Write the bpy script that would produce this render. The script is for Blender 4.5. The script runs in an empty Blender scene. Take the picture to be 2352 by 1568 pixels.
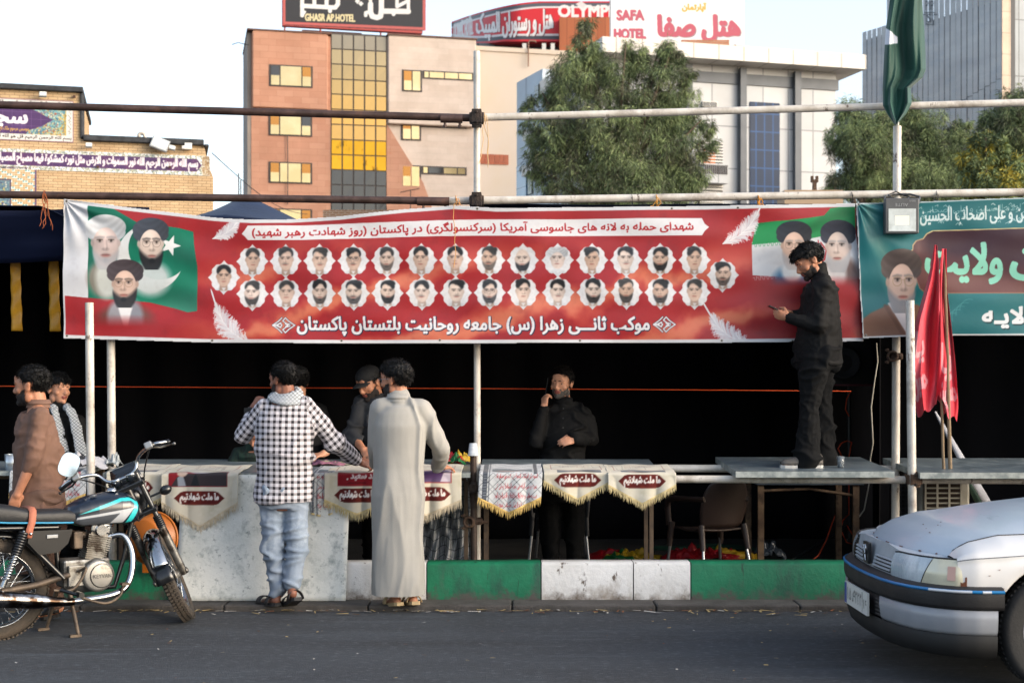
import bpy, bmesh, math, random, unicodedata
import numpy as np
from mathutils import Vector, Matrix, noise as mnoise
random.seed(7); rng = np.random.default_rng(7)
SC = bpy.context.scene; COL = SC.collection
R = math.radians
# ------------------------------------------------------------------ camera, light, exposure
EYE = 1.55; F = 3267.0; UC = 1176.0; HV = 890.0       # eye height, focal length / centre / horizon in reference pixels (2352 wide)
cd = bpy.data.cameras.new("camera"); cam = bpy.data.objects.new("camera", cd); COL.objects.link(cam)
cam.location = (0, 0, EYE); cam.rotation_euler = (R(90), 0, 0)
cd.lens = 50; cd.sensor_width = 36; cd.shift_y = 106 / 2352; cd.clip_end = 2000; cd.clip_start = .1
cd.dof.use_dof = True; cd.dof.focus_distance = 10.3; cd.dof.aperture_fstop = 4.0
SC.camera = cam
SUN_EL, SUN_AZ = 20.0, 114.0      # azimuth clockwise from +Y (the way the camera looks): low, behind and right of the camera
w = bpy.data.worlds.new("World"); SC.world = w; w.use_nodes = True
nt = w.node_tree; bg = nt.nodes["Background"]
sky = nt.nodes.new("ShaderNodeTexSky"); sky.sky_type = 'NISHITA'; sky.sun_disc = False
sky.sun_elevation = R(SUN_EL); sky.sun_rotation = R(SUN_AZ); sky.air_density = 1.0; sky.dust_density = 3.0; sky.ozone_density = 1.0
hsv = nt.nodes.new("ShaderNodeHueSaturation"); hsv.inputs["Saturation"].default_value = .70      # thin dusty overcast veil
nt.links.new(sky.outputs[0], hsv.inputs["Color"]); nt.links.new(hsv.outputs[0], bg.inputs[0]); bg.inputs[1].default_value = .15
sl = bpy.data.lights.new("sun", 'SUN'); so = bpy.data.objects.new("sun", sl); COL.objects.link(so)
sl.energy = .11; sl.angle = R(60); sl.color = (1, .92, .84)
sd = Vector((math.sin(R(SUN_AZ)) * math.cos(R(SUN_EL)), math.cos(R(SUN_AZ)) * math.cos(R(SUN_EL)), math.sin(R(SUN_EL))))
so.rotation_euler = sd.to_track_quat('Z', 'Y').to_euler(); so.location = (0, 0, 30)
SC.view_settings.view_transform = 'Standard'; SC.view_settings.look = 'None'
SC.view_settings.exposure = 1.56; SC.view_settings.gamma = 1
try:
    SC.cycles.max_bounces = 6; SC.cycles.use_denoising = True
except Exception: pass
# ------------------------------------------------------------------ helpers
def W(u, v, Y): return Vector(((u - UC) * Y / F, Y, EYE - (v - HV) * Y / F))
def lin(c): return c / 12.92 if c <= .04045 else ((c + .055) / 1.055) ** 2.4
def hx(h):
    h = h.lstrip('#'); return tuple(lin(int(h[i:i+2], 16) / 255) for i in (0, 2, 4))
def hs(h):
    h = h.lstrip('#'); return np.array([int(h[i:i+2], 16) / 255 for i in (0, 2, 4)])
def nlin(a): return np.where(a <= .04045, a / 12.92, ((np.maximum(a, 0) + .055) / 1.055) ** 2.4)
MATS = {}
def pm(name, col, rough=.6, metal=0., col2=None, vs=4., vlo=.4, vhi=.65, stretch=(1, 1, 1), bump=0., bs=40., bstretch=None, brick=None,
       attr=False, coat=0., spec=.5, dirt=None, trans=0., emit=None, gingham=None, grid=None, rvar=0., sheen=0.):
    """one procedural Principled material; colours are real-world base colours"""
    if name in MATS: return MATS[name]
    m = bpy.data.materials.new(name); MATS[name] = m; m.use_nodes = True
    t = m.node_tree; N = t.nodes; L = t.links; b = N["Principled BSDF"]
    def new(k, **kw):
        n = N.new(k)
        for a, x in kw.items(): setattr(n, a, x)
        return n
    def c4(c): return (*(hx(c) if isinstance(c, str) else c), 1)
    tc = new("ShaderNodeTexCoord"); base = None
    def nz(scale, st=(1, 1, 1), detail=5, rough_=.6):
        mp = new("ShaderNodeMapping"); mp.inputs["Scale"].default_value = st
        L.new(tc.outputs["Object"], mp.inputs[0])
        n = new("ShaderNodeTexNoise"); n.inputs["Scale"].default_value = scale; n.inputs["Detail"].default_value = detail
        n.inputs["Roughness"].default_value = rough_; L.new(mp.outputs[0], n.inputs["Vector"]); return n
    def mix(fac, a, bb, mode='MIX'):
        x = new("ShaderNodeMix", data_type='RGBA', blend_type=mode)
        for s, i in ((fac, 0), (a, 6), (bb, 7)):
            if hasattr(s, 'links') or hasattr(s, 'is_linked'): L.new(s, x.inputs[i])
            else: x.inputs[i].default_value = s
        return x.outputs[2]
    def ramp(sock, lo, hi):
        r = new("ShaderNodeMapRange"); r.inputs[1].default_value = lo; r.inputs[2].default_value = hi; L.new(sock, r.inputs[0]); return r.outputs[0]
    if attr:
        a = new("ShaderNodeAttribute", attribute_name="Col"); base = a.outputs["Color"]
    if brick:
        bw, bh, mort, cm = brick
        sx = new("ShaderNodeSeparateXYZ"); L.new(tc.outputs["Object"], sx.inputs[0])
        cx = new("ShaderNodeCombineXYZ"); L.new(sx.outputs[0], cx.inputs[0]); L.new(sx.outputs[2], cx.inputs[1])
        bt = new("ShaderNodeTexBrick"); L.new(cx.outputs[0], bt.inputs["Vector"])
        bt.inputs["Scale"].default_value = 1; bt.inputs["Brick Width"].default_value = bw; bt.inputs["Row Height"].default_value = bh
        bt.inputs["Mortar Size"].default_value = mort; bt.inputs["Color1"].default_value = c4(col); bt.inputs["Color2"].default_value = c4(col2 or col)
        bt.inputs["Mortar"].default_value = c4(cm); bt.offset = 0. if mort >= .02 else .5; base = bt.outputs["Color"]
        n = nz(vs, stretch); base = mix(ramp(n.outputs["Fac"], .3, .75), base, mix(1., base, (.78, .76, .74, 1), 'MULTIPLY'))
    elif gingham or grid:
        a = new("ShaderNodeAttribute", attribute_name="Chk"); sx = new("ShaderNodeSeparateXYZ"); L.new(a.outputs["Vector"], sx.inputs[0])
        outs = []
        if grid:     # diagonal net lines
            ad = new("ShaderNodeMath", operation='ADD'); L.new(sx.outputs[0], ad.inputs[0]); L.new(sx.outputs[1], ad.inputs[1])
            sb = new("ShaderNodeMath", operation='SUBTRACT'); L.new(sx.outputs[0], sb.inputs[0]); L.new(sx.outputs[1], sb.inputs[1]); so_ = (ad.outputs[0], sb.outputs[0]); per, wd = grid
        else: so_ = (sx.outputs[0], sx.outputs[1]); per, wd = gingham
        for s in so_:
            d = new("ShaderNodeMath", operation='DIVIDE'); L.new(s, d.inputs[0]); d.inputs[1].default_value = per
            f = new("ShaderNodeMath", operation='FRACT'); L.new(d.outputs[0], f.inputs[0])
            g = new("ShaderNodeMath", operation='LESS_THAN'); L.new(f.outputs[0], g.inputs[0]); g.inputs[1].default_value = wd; outs.append(g.outputs[0])
        if grid:
            mx = new("ShaderNodeMath", operation='MAXIMUM'); L.new(outs[0], mx.inputs[0]); L.new(outs[1], mx.inputs[1]); base = mix(mx.outputs[0], c4(col), c4(col2))
        else:
            mid = tuple((x * .45 + y * .55) for x, y in zip(c4(col), c4(col2)))
            base = mix(outs[1], mix(outs[0], c4(col), mid), mix(outs[0], mid, c4(col2)))
    elif col2 is not None and not attr:
        n = nz(vs, stretch); base = mix(ramp(n.outputs["Fac"], vlo, vhi), c4(col), c4(col2))
    if attr and col2 is not None:
        n = nz(vs, stretch); base = mix(ramp(n.outputs["Fac"], vlo, vhi), base, mix(1., base, c4(col2), 'MULTIPLY'))
    for dd in ([dirt] if isinstance(dirt, tuple) else dirt or []):
        dc, dsc, lo, hi = dd[:4]; n = nz(dsc, dd[4] if len(dd) > 4 else (1, 1, 1), 8, .7); f = n.outputs["Fac"]
        if len(dd) > 5:      # mud splashed up from the road: more of the noise passes low down
            sx = new("ShaderNodeSeparateXYZ"); L.new(tc.outputs["Object"], sx.inputs[0]); ma = new("ShaderNodeMath", operation='MULTIPLY_ADD'); L.new(sx.outputs[2], ma.inputs[0]); ma.inputs[1].default_value = -dd[5]; L.new(f, ma.inputs[2]); f = ma.outputs[0]
        base = mix(ramp(f, lo, hi), base if base is not None else c4(col), c4(dc))
    if base is not None: L.new(base, b.inputs["Base Color"])
    else: b.inputs["Base Color"].default_value = c4(col)
    b.inputs["Roughness"].default_value = rough; b.inputs["Metallic"].default_value = metal
    b.inputs["Specular IOR Level"].default_value = spec; b.inputs["Coat Weight"].default_value = coat; b.inputs["Coat Roughness"].default_value = .08
    if trans: b.inputs["Transmission Weight"].default_value = trans
    if sheen: b.inputs["Sheen Weight"].default_value = sheen
    if emit: b.inputs["Emission Color"].default_value = c4(emit[0]); b.inputs["Emission Strength"].default_value = emit[1]
    if rvar:
        n = nz(vs * 2, stretch); r = new("ShaderNodeMapRange"); r.inputs[3].default_value = max(0, rough - rvar); r.inputs[4].default_value = rough + rvar
        r.inputs[1].default_value = .3; r.inputs[2].default_value = .7; L.new(n.outputs["Fac"], r.inputs[0]); L.new(r.outputs[0], b.inputs["Roughness"])
    if bump:
        n = nz(bs, bstretch or (1, 1, 1), 6, .65); bp = new("ShaderNodeBump"); bp.inputs["Strength"].default_value = bump; bp.inputs["Distance"].default_value = .02
        L.new(n.outputs["Fac"], bp.inputs["Height"]); L.new(bp.outputs[0], b.inputs["Normal"])
    return m

MW = {}
def thing(name, label, cat, loc=(0, 0, 0), rotz=0., group=None):
    o = bpy.data.objects.new(name, None); COL.objects.link(o); o.empty_display_size = .1
    o.location = loc; o.rotation_euler = (0, 0, rotz); MW[o.name] = Matrix.Translation(Vector(loc)) @ Matrix.Rotation(rotz, 4, 'Z')
    return tag(o, label, cat, group)
def tag(o, label, cat=None, group=None, kind=None):
    if label: o["label"] = label
    if cat: o["category"] = cat
    if group: o["group"] = group
    if kind: o["kind"] = kind
    return o
def struct(o, label=None): o["kind"] = "structure"; return tag(o, label)
def link_mesh(name, me, parent=None, local=False):
    o = bpy.data.objects.new(name, me); COL.objects.link(o)
    if parent is not None:
        o.parent = parent; mw = MW.get(parent.name, Matrix()); MW[o.name] = mw
        if not local: me.transform(mw.inverted())
    return o
class M:
    """collects primitives; build() links them as ONE mesh object"""
    def __init__(s): s.v = []; s.f = []; s.m = []; s.c = []; s.s = []
    def add(s, vs, fs, m=0, c=None, sm=False):
        o = len(s.v); s.v += [tuple(p) for p in vs]
        for f in fs: s.f.append([i + o for i in f]); s.m.append(m); s.c.append(c); s.s.append(sm)
        return s
    def box(s, c, d, m=0, rot=None, c_=None):
        x, y, z = d[0] / 2, d[1] / 2, d[2] / 2; vs = [Vector((a * x, b * y, e * z)) for a in (-1, 1) for b in (-1, 1) for e in (-1, 1)]
        if rot is not None: vs = [rot @ p for p in vs]
        c = Vector(c); return s.add([p + c for p in vs], [(0, 1, 3, 2), (4, 6, 7, 5), (0, 4, 5, 1), (2, 3, 7, 6), (0, 2, 6, 4), (1, 5, 7, 3)], m, c_)
    def bx(s, a, b, m=0, c_=None): return s.box([(p + q) / 2 for p, q in zip(a, b)], [abs(q - p) for p, q in zip(a, b)], m, None, c_)
    def tube(s, pts, r, n=10, m=0, caps=True, flat=1., c_=None):
        pts = [Vector(p) for p in pts]; k = len(pts); rs = r if isinstance(r, (list, tuple)) else [r] * k
        vs = []; up = None
        for i, p in enumerate(pts):
            d = (pts[min(i + 1, k - 1)] - pts[max(i - 1, 0)]).normalized()
            if up is None: up = d.orthogonal().normalized()
            up = (up - d * up.dot(d)); up = up.normalized() if up.length > 1e-6 else d.orthogonal().normalized(); bi = d.cross(up)
            for j in range(n):
                a = 2 * math.pi * j / n; vs.append(p + (up * math.cos(a) + bi * math.sin(a) * flat) * rs[i])
        fs = [(i * n + j, i * n + (j + 1) % n, (i + 1) * n + (j + 1) % n, (i + 1) * n + j) for i in range(k - 1) for j in range(n)]
        s.add(vs, fs, m, c_, True)
        if caps: s.add(vs[:n][::-1], [list(range(n))], m, c_); s.add(vs[-n:], [list(range(n))], m, c_)
        return s
    def lathe(s, prof, c, ax=(0, 0, 1), n=24, m=0, sm=True):
        ax = Vector(ax).normalized(); u = ax.orthogonal().normalized(); w_ = ax.cross(u); c = Vector(c); vs = []
        for r, h in prof:
            for j in range(n):
                a = 2 * math.pi * j / n; vs.append(c + ax * h + (u * math.cos(a) + w_ * math.sin(a)) * r)
        fs = [(i * n + j, i * n + (j + 1) % n, (i + 1) * n + (j + 1) % n, (i + 1) * n + j) for i in range(len(prof) - 1) for j in range(n)]
        return s.add(vs, fs, m, None, sm)
    def ring(s, c, ax, Rr, r, n=40, k=10, m=0, flat=1.):
        ax = Vector(ax).normalized(); u = ax.orthogonal().normalized(); w_ = ax.cross(u); c = Vector(c); vs = []
        for i in range(n):
            a = 2 * math.pi * i / n; d = u * math.cos(a) + w_ * math.sin(a)
            for j in range(k):
                b = 2 * math.pi * j / k; vs.append(c + d * (Rr + r * math.cos(b)) + ax * r * flat * math.sin(b))
        return s.add(vs, [(i * k + j, ((i + 1) % n) * k + j, ((i + 1) % n) * k + (j + 1) % k, i * k + (j + 1) % k) for i in range(n) for j in range(k)], m, None, True)
    def ell(s, c, r, m=0, rot=None, n=16, k=10):
        c = Vector(c); vs = []
        for i in range(k + 1):
            t = math.pi * i / k
            for j in range(n):
                a = 2 * math.pi * j / n; p = Vector((r[0] * math.sin(t) * math.cos(a), r[1] * math.sin(t) * math.sin(a), r[2] * math.cos(t)))
                vs.append(c + (rot @ p if rot is not None else p))
        return s.add(vs, [(i * n + j, (i + 1) * n + j, (i + 1) * n + (j + 1) % n, i * n + (j + 1) % n) for i in range(k) for j in range(n)], m, None, True)
    def grid(s, P, m=0, close=False, sm=True, c_=None):
        h, w_ = len(P), len(P[0]); vs = [p for row in P for p in row]
        fs = [(i * w_ + j, i * w_ + (j + 1) % w_, (i + 1) * w_ + (j + 1) % w_, (i + 1) * w_ + j) for i in range(h - 1) for j in range(w_ if close else w_ - 1)]
        return s.add(vs, fs, m, c_, sm)
    def prism(s, poly, a, b, m=0, sm=False):
        """poly: 3-D outline, extruded from offset vector a to b"""
        a, b = Vector(a), Vector(b); n = len(poly); P = [Vector(p) for p in poly]
        s.add([p + a for p in P], [list(range(n))], m); s.add([p + b for p in P], [list(range(n))[::-1]], m)
        return s.add([p + a for p in P] + [p + b for p in P], [(i, (i + 1) % n, n + (i + 1) % n, n + i) for i in range(n)], m, None, sm)
    def text(s, body, mp, box, m=0, bold=0., c_=None, depth=None):
        """lettering fitted into box=(x0,y0,x1,y1), mp(x,y) -> point"""
        tv, tf = text_geo(body, bold); x0, y0, x1, y1 = box
        P = [(x0 + (x1 - x0) * a, y0 + (y1 - y0) * b) for a, b in tv]
        s.add([mp(*p) for p in P], tf, m, c_)
        if depth is not None:
            cnt = {}
            for f in tf:
                for i in range(len(f)):
                    e = (f[i], f[(i + 1) % len(f)]); cnt[e] = 1
            ed = [e for e in cnt if (e[1], e[0]) not in cnt]; dv = Vector(depth)
            vs = [Vector(mp(*p)) for p in P]; s.add(vs + [q + dv for q in vs], [(a, b, b + len(vs), a + len(vs)) for a, b in ed], m, c_)
        return s
    def build(s, name, mats, parent=None, local=False, bevel=0., merge=False, sub=0):
        me = bpy.data.meshes.new(name); me.from_pydata(s.v, [], s.f)
        for m in (mats if isinstance(mats, (list, tuple)) else [mats]): me.materials.append(m)
        me.polygons.foreach_set("material_index", s.m); me.polygons.foreach_set("use_smooth", s.s)
        if any(c is not None for c in s.c):
            ca = me.color_attributes.new("Col", 'FLOAT_COLOR', 'CORNER'); arr = []
            for f, c in zip(s.f, s.c): arr += [*(c or (.5, .5, .5)), 1] * len(f)
            ca.data.foreach_set("color", arr)
        me.update(); me.validate()
        if merge:
            b = bmesh.new(); b.from_mesh(me); bmesh.ops.remove_doubles(b, verts=b.verts, dist=1e-4); bmesh.ops.recalc_face_normals(b, faces=b.faces); b.to_mesh(me); b.free()
        o = link_mesh(name, me, parent, local)
        if bevel:
            bv = o.modifiers.new("bevel", 'BEVEL'); bv.width = bevel; bv.segments = 2; bv.limit_method = 'ANGLE'; bv.angle_limit = R(40)
        if sub: sb = o.modifiers.new("sub", 'SUBSURF'); sb.levels = sub; sb.render_levels = sub
        return o
# ------------------------------------------------------------------ lettering (joined letter forms looked up in the Unicode tables)
FORMS = {}
for cp in list(range(0xFB50, 0xFC00)) + list(range(0xFE80, 0xFEFD)):
    d = unicodedata.decomposition(chr(cp)).split()
    if d and d[0].startswith('<'): FORMS.setdefault(''.join(chr(int(x, 16)) for x in d[1:]), {}).setdefault(d[0][1:-1], chr(cp))
def shape(t):
    out = []; i = 0; prev_joins = False
    L_ = [c for c in t if not unicodedata.combining(c)]
    units = []
    while i < len(L_):
        if L_[i] == '\u0644' and i + 1 < len(L_) and (L_[i] + L_[i + 1]) in FORMS: units.append(L_[i] + L_[i + 1]); i += 2
        else: units.append(L_[i]); i += 1
    def dual(x): return x == '\u0640' or 'initial' in FORMS.get(x, {})
    def joinable(x): return x == '\u0640' or 'final' in FORMS.get(x, {})
    for k, x in enumerate(units):
        f = FORMS.get(x)
        if not f: out.append({'(': ')', ')': '('}.get(x, x)); continue
        p = k > 0 and dual(units[k - 1]) and joinable(x); n = k + 1 < len(units) and dual(x) and joinable(units[k + 1])
        key = 'medial' if p and n else 'final' if p else 'initial' if n else 'isolated'
        out.append(f.get(key) or f.get('isolated') or x)
    return ''.join(out)[::-1]
TG = {}
def text_geo(body, bold=0.):
    k = (body, bold)
    if k in TG: return TG[k]
    c = bpy.data.curves.new("lettering", 'FONT'); c.resolution_u = 3; c.offset = bold
    c.body = shape(body) if any('\u0600' <= x <= '\u06ff' for x in body) else body
    o = bpy.data.objects.new("lettering", c); COL.objects.link(o); bpy.context.view_layer.update()
    ev = o.evaluated_get(bpy.context.evaluated_depsgraph_get()); me = bpy.data.meshes.new_from_object(ev)
    v = np.zeros(len(me.vertices) * 3); me.vertices.foreach_get("co", v); v = v.reshape(-1, 3)[:, :2]
    fs = [list(p.vertices) for p in me.polygons]
    bpy.data.objects.remove(o); bpy.data.curves.remove(c); bpy.data.meshes.remove(me)
    lo = v.min(0); sz = np.maximum(v.max(0) - lo, 1e-6); TG[k] = ((v - lo) / sz, fs); return TG[k]
# ------------------------------------------------------------------ printed cloth: a canvas painted analytically, laid on a fine mesh as base colour
class Canvas:
    gain = .74
    def __init__(s, u0, v0, u1, v1, step, col):
        s.u0, s.v0, s.st = u0, v0, step; s.w = int((u1 - u0) / step) + 2; s.h = int((v1 - v0) / step) + 2
        s.su = (u1 - u0) / (s.w - 1); s.sv = (v1 - v0) / (s.h - 1)
        s.U, s.V = np.meshgrid(u0 + s.su * np.arange(s.w), v0 + s.sv * np.arange(s.h)); s.a = np.zeros((s.h, s.w, 3)) + hs(col)
    def win(s, x0, y0, x1, y1, pad=4):
        i0 = max(0, int((y0 - pad - s.v0) / s.sv)); i1 = min(s.h, int((y1 + pad - s.v0) / s.sv) + 2)
        j0 = max(0, int((x0 - pad - s.u0) / s.su)); j1 = min(s.w, int((x1 + pad - s.u0) / s.su) + 2)
        return (slice(i0, max(i0, i1)), slice(j0, max(j0, j1)))
    def mix(s, wn, mask, col):
        c = hs(col) if isinstance(col, str) else col; m = np.clip(mask, 0, 1)[..., None]; s.a[wn] = s.a[wn] * (1 - m) + c * m
    def ellm(s, wn, cx, cy, rx, ry, soft=1.2, rot=0.):
        x, y = s.U[wn] - cx, s.V[wn] - cy
        if rot: ca, sa = math.cos(rot), math.sin(rot); x, y = x * ca + y * sa, -x * sa + y * ca
        d = np.sqrt((x / rx) ** 2 + (y / ry) ** 2); return np.clip((1 - d) * min(rx, ry) / soft + .5, 0, 1)
    def ell(s, cx, cy, rx, ry, col, op=1., soft=1.2, rot=0.):
        r = max(rx, ry) + soft; wn = s.win(cx - r, cy - r, cx + r, cy + r); s.mix(wn, s.ellm(wn, cx, cy, rx, ry, soft, rot) * op, col)
    def polym(s, wn, pts, soft=1.):
        X, Y = s.U[wn], s.V[wn]; ins = np.zeros(X.shape, bool); dm = np.full(X.shape, 1e9); n = len(pts)
        for i in range(n):
            (x0, y0), (x1, y1) = pts[i], pts[(i + 1) % n]
            if y0 != y1: ins ^= ((Y < y0) != (Y < y1)) & (X < (x1 - x0) * (Y - y0) / (y1 - y0) + x0)
            dx, dy = x1 - x0, y1 - y0; t = np.clip(((X - x0) * dx + (Y - y0) * dy) / max(dx * dx + dy * dy, 1e-9), 0, 1)
            dm = np.minimum(dm, (X - x0 - t * dx) ** 2 + (Y - y0 - t * dy) ** 2)
        return np.clip(np.where(ins, 1, -1) * np.sqrt(dm) / soft + .5, 0, 1)
    def poly(s, pts, col, op=1., soft=1.):
        xs, ys = [p[0] for p in pts], [p[1] for p in pts]; wn = s.win(min(xs), min(ys), max(xs), max(ys)); s.mix(wn, s.polym(wn, pts, soft) * op, col)
    def line(s, pts, wd, col, op=1., soft=1.):
        xs, ys = [p[0] for p in pts], [p[1] for p in pts]; wn = s.win(min(xs), min(ys), max(xs), max(ys), wd + 2); X, Y = s.U[wn], s.V[wn]; dm = np.full(X.shape, 1e9)
        for (x0, y0), (x1, y1) in zip(pts, pts[1:]):
            dx, dy = x1 - x0, y1 - y0; t = np.clip(((X - x0) * dx + (Y - y0) * dy) / max(dx * dx + dy * dy, 1e-9), 0, 1)
            dm = np.minimum(dm, np.hypot(X - x0 - t * dx, Y - y0 - t * dy))
        s.mix(wn, np.clip((wd / 2 - dm) / soft + .5, 0, 1) * op, col)
    def rect(s, x0, y0, x1, y1, col, op=1., soft=1.): s.poly([(x0, y0), (x1, y0), (x1, y1), (x0, y1)], col, op, soft)
    def text(s, body, box, col, dil=0., curve=None, op=1., ss=2, sl=0.):
        """rasterise the lettering's triangles; box=(x0, top, x1, bottom), curve(x) shifts y"""
        tv, tf = text_geo(body, 0.); x0, y0, x1, y1 = box
        P = np.stack([x0 + (x1 - x0) * tv[:, 0] + sl * (tv[:, 1] - .5), y1 + (y0 - y1) * tv[:, 1]], 1)
        if curve is not None: P[:, 1] += np.array([curve(x) for x in P[:, 0]])
        wn = s.win(P[:, 0].min(), P[:, 1].min(), P[:, 0].max(), P[:, 1].max(), 4 + dil); sub = s.U[wn]
        if sub.size == 0: return
        H, Wd = sub.shape; mk = np.zeros((H * ss, Wd * ss), bool)
        Q = np.stack([((P[:, 0] - sub[0, 0]) / s.su + .5) * ss, ((P[:, 1] - s.V[wn][0, 0]) / s.sv + .5) * ss], 1)
        for f in tf:
            for k in range(1, len(f) - 1):
                a, b, c = Q[f[0]], Q[f[k]], Q[f[k + 1]]
                xa, xb = int(max(0, min(a[0], b[0], c[0]) - .5)), int(min(Wd * ss - 1, max(a[0], b[0], c[0]) + .5)); ya, yb = int(max(0, min(a[1], b[1], c[1]) - .5)), int(min(H * ss - 1, max(a[1], b[1], c[1]) + .5))
                if xb < xa or yb < ya: continue
                gx, gy = np.meshgrid(np.arange(xa, xb + 1) + .5, np.arange(ya, yb + 1) + .5)
                d1 = (gx - b[0]) * (a[1] - b[1]) - (a[0] - b[0]) * (gy - b[1]); d2 = (gx - c[0]) * (b[1] - c[1]) - (b[0] - c[0]) * (gy - c[1]); d3 = (gx - a[0]) * (c[1] - a[1]) - (c[0] - a[0]) * (gy - a[1])
                mk[ya:yb + 1, xa:xb + 1] |= ~(((d1 < 0) | (d2 < 0) | (d3 < 0)) & ((d1 > 0) | (d2 > 0) | (d3 > 0)))
        if dil:
            k = dil / s.su * ss; base = mk.copy(); q = int(math.ceil(k))
            for dy in range(-q, q + 1):
                for dx in range(-q, q + 1):
                    if (dx or dy) and dx * dx + dy * dy <= k * k + .3: mk |= np.roll(np.roll(base, dy, 0), dx, 1)
        s.mix(wn, mk.reshape(H, ss, Wd, ss).mean((1, 3)) * op, col)
    def noise(s, scale, seed=0, octv=4):
        """smooth value noise over the canvas, 0..1"""
        r = np.random.default_rng(seed); out = np.zeros((s.h, s.w)); amp = 1.; tot = 0.
        for o in range(octv):
            sc = scale / 2 ** o; X = (s.U - s.u0) / sc; Y = (s.V - s.v0) / sc; g = r.random((int(Y.max()) + 3, int(X.max()) + 3)); i, j = Y.astype(int), X.astype(int); fy, fx = Y - i, X - j
            fx = fx * fx * (3 - 2 * fx); fy = fy * fy * (3 - 2 * fy)
            out += amp * ((g[i, j] * (1 - fx) + g[i, j + 1] * fx) * (1 - fy) + (g[i + 1, j] * (1 - fx) + g[i + 1, j + 1] * fx) * fy); tot += amp; amp *= .5
        return out / tot
    def build(s, name, mat, fn, parent=None, keep=None, thick=0.):
        """fn(U, V) -> X, Y, Z arrays"""
        X, Y, Z = fn(s.U, s.V); co = np.stack([X, Y, Z], -1).reshape(-1, 3)
        i, j = np.meshgrid(np.arange(s.h - 1), np.arange(s.w - 1), indexing='ij'); a = (i * s.w + j)
        q = np.stack([a + s.w, a + s.w + 1, a + 1, a], -1).reshape(-1, 4)
        if keep is not None: k = keep(s.U, s.V).reshape(-1); q = q[k[q].all(1)]
        me = bpy.data.meshes.new(name); n = len(q)
        me.vertices.add(len(co)); me.vertices.foreach_set("co", co.ravel()); me.loops.add(n * 4); me.loops.foreach_set("vertex_index", q.ravel().astype(np.int32))
        me.polygons.add(n); me.polygons.foreach_set("loop_start", np.arange(0, n * 4, 4, dtype=np.int32)); me.polygons.foreach_set("use_smooth", np.ones(n, bool))
        me.materials.append(mat); me.update(calc_edges=True)
        ca = me.color_attributes.new("Col", 'FLOAT_COLOR', 'POINT'); c = np.ones((len(co), 4)); c[:, :3] = nlin(s.a.reshape(-1, 3)) * s.gain; ca.data.foreach_set("color", c.ravel()); me.update()
        o = link_mesh(name, me, parent)
        if keep is not None:
            b = bmesh.new(); b.from_mesh(me); bmesh.ops.delete(b, geom=[x for x in b.verts if not x.link_faces], context='VERTS'); b.to_mesh(me); b.free()
        if thick: sd_ = o.modifiers.new("thickness", 'SOLIDIFY'); sd_.thickness = thick; sd_.offset = -1
        return o
# ------------------------------------------------------------------ setting: road, gutter, floor of the stall, ground beyond
def sheet(name,x0,x1,y0,y1,z,mat,nx=1,ny=1,zf=None):
 m=M();P=[[Vector((x0+(x1-x0)*i/nx,y0+(y1-y0)*j/ny,z))for i in range(nx+1)]for j in range(ny+1)]
 if zf:P=[[p+Vector((0,0,zf(p.x,p.y)))for p in r]for r in P]
 return struct(m.grid(P).build(name,mat))
sheet("ground",-300,300,-60,700,-.06,pm("earth","#6b6258",.95,col2="#59524a",vs=.3))
asphalt=pm("asphalt","#2d3137",.9,col2="#393e44",vs=2.2,stretch=(.35,1.6,1),bump=.8,bs=110.,dirt=[("#2a2c30",.9,.5,.66,(.5,1.6,1)),("#3f454c",3.1,.56,.66,(.22,2.4,1)),("#23252a",5.,.66,.72,(.5,2.,1)),("#555b61",36.,.54,.66,(.45,1.2,1)),("#1f2124",55.,.57,.68,(.5,1.2,1)),("#6b6e70",160.,.66,.72)],rvar=.08)
sheet("road",-60,60,-30,9.86,0,asphalt,40,30,lambda x,y:.006*mnoise.noise(Vector((x*.5,y*.7,0))))
gut=pm("gutter_stone","#4d4946",.9,col2="#3a3734",vs=6,bump=.6,bs=60,dirt=("#3a3531",5.,.5,.68,(1,1,3)))
m=M()
for k in range(-30,30):
 x=k*1.0;m.bx((x+.004,9.86+.01*random.random(),-.05),(x+.996,10.5,.040+.004*random.random()))
struct(m.build("gutter",gut,bevel=.012))
sheet("stall_floor",-12,12,10.32,15.2,.0,pm("floor_mat","#1c1a19",.95,col2="#2c2927",vs=3,bump=.3,bs=90))
sheet("yard",-60,60,15.2,28,.0,pm("yard_paving","#7b746b",.95,col2="#696259",vs=1))
m=M()
for i in range(420):
 near=random.random()<.7
 x=random.uniform(-4.2,4.2);y=9.86-abs(random.gauss(0,.10))if near else random.uniform(6.6,9.7);a=random.random()*3.14;l=random.uniform(.006,.05)if near else random.uniform(.004,.016)
 wd=random.uniform(.002,.008);z=.012;c,s_=math.cos(a),math.sin(a)
 q=[Vector((x+c*p*l-s_*t*wd,y+s_*p*l+c*t*wd,z+random.random()*.004))for p,t in((-1,-1),(1,-1),(1,1),(-1,1))]
 m.add(q,[(0,1,2,3)],random.choice((0,0,1,2,3)))
tag(m.build("litter",[pm("straw","#a08a5c",.9),pm("paper_bit","#b9b4ab",.9),pm("twig","#463526",.9),pm("dry_leaf","#70401f",.9)]),"scattered straw, leaves and paper bits on the asphalt along the gutter","litter",kind="stuff")
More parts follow.
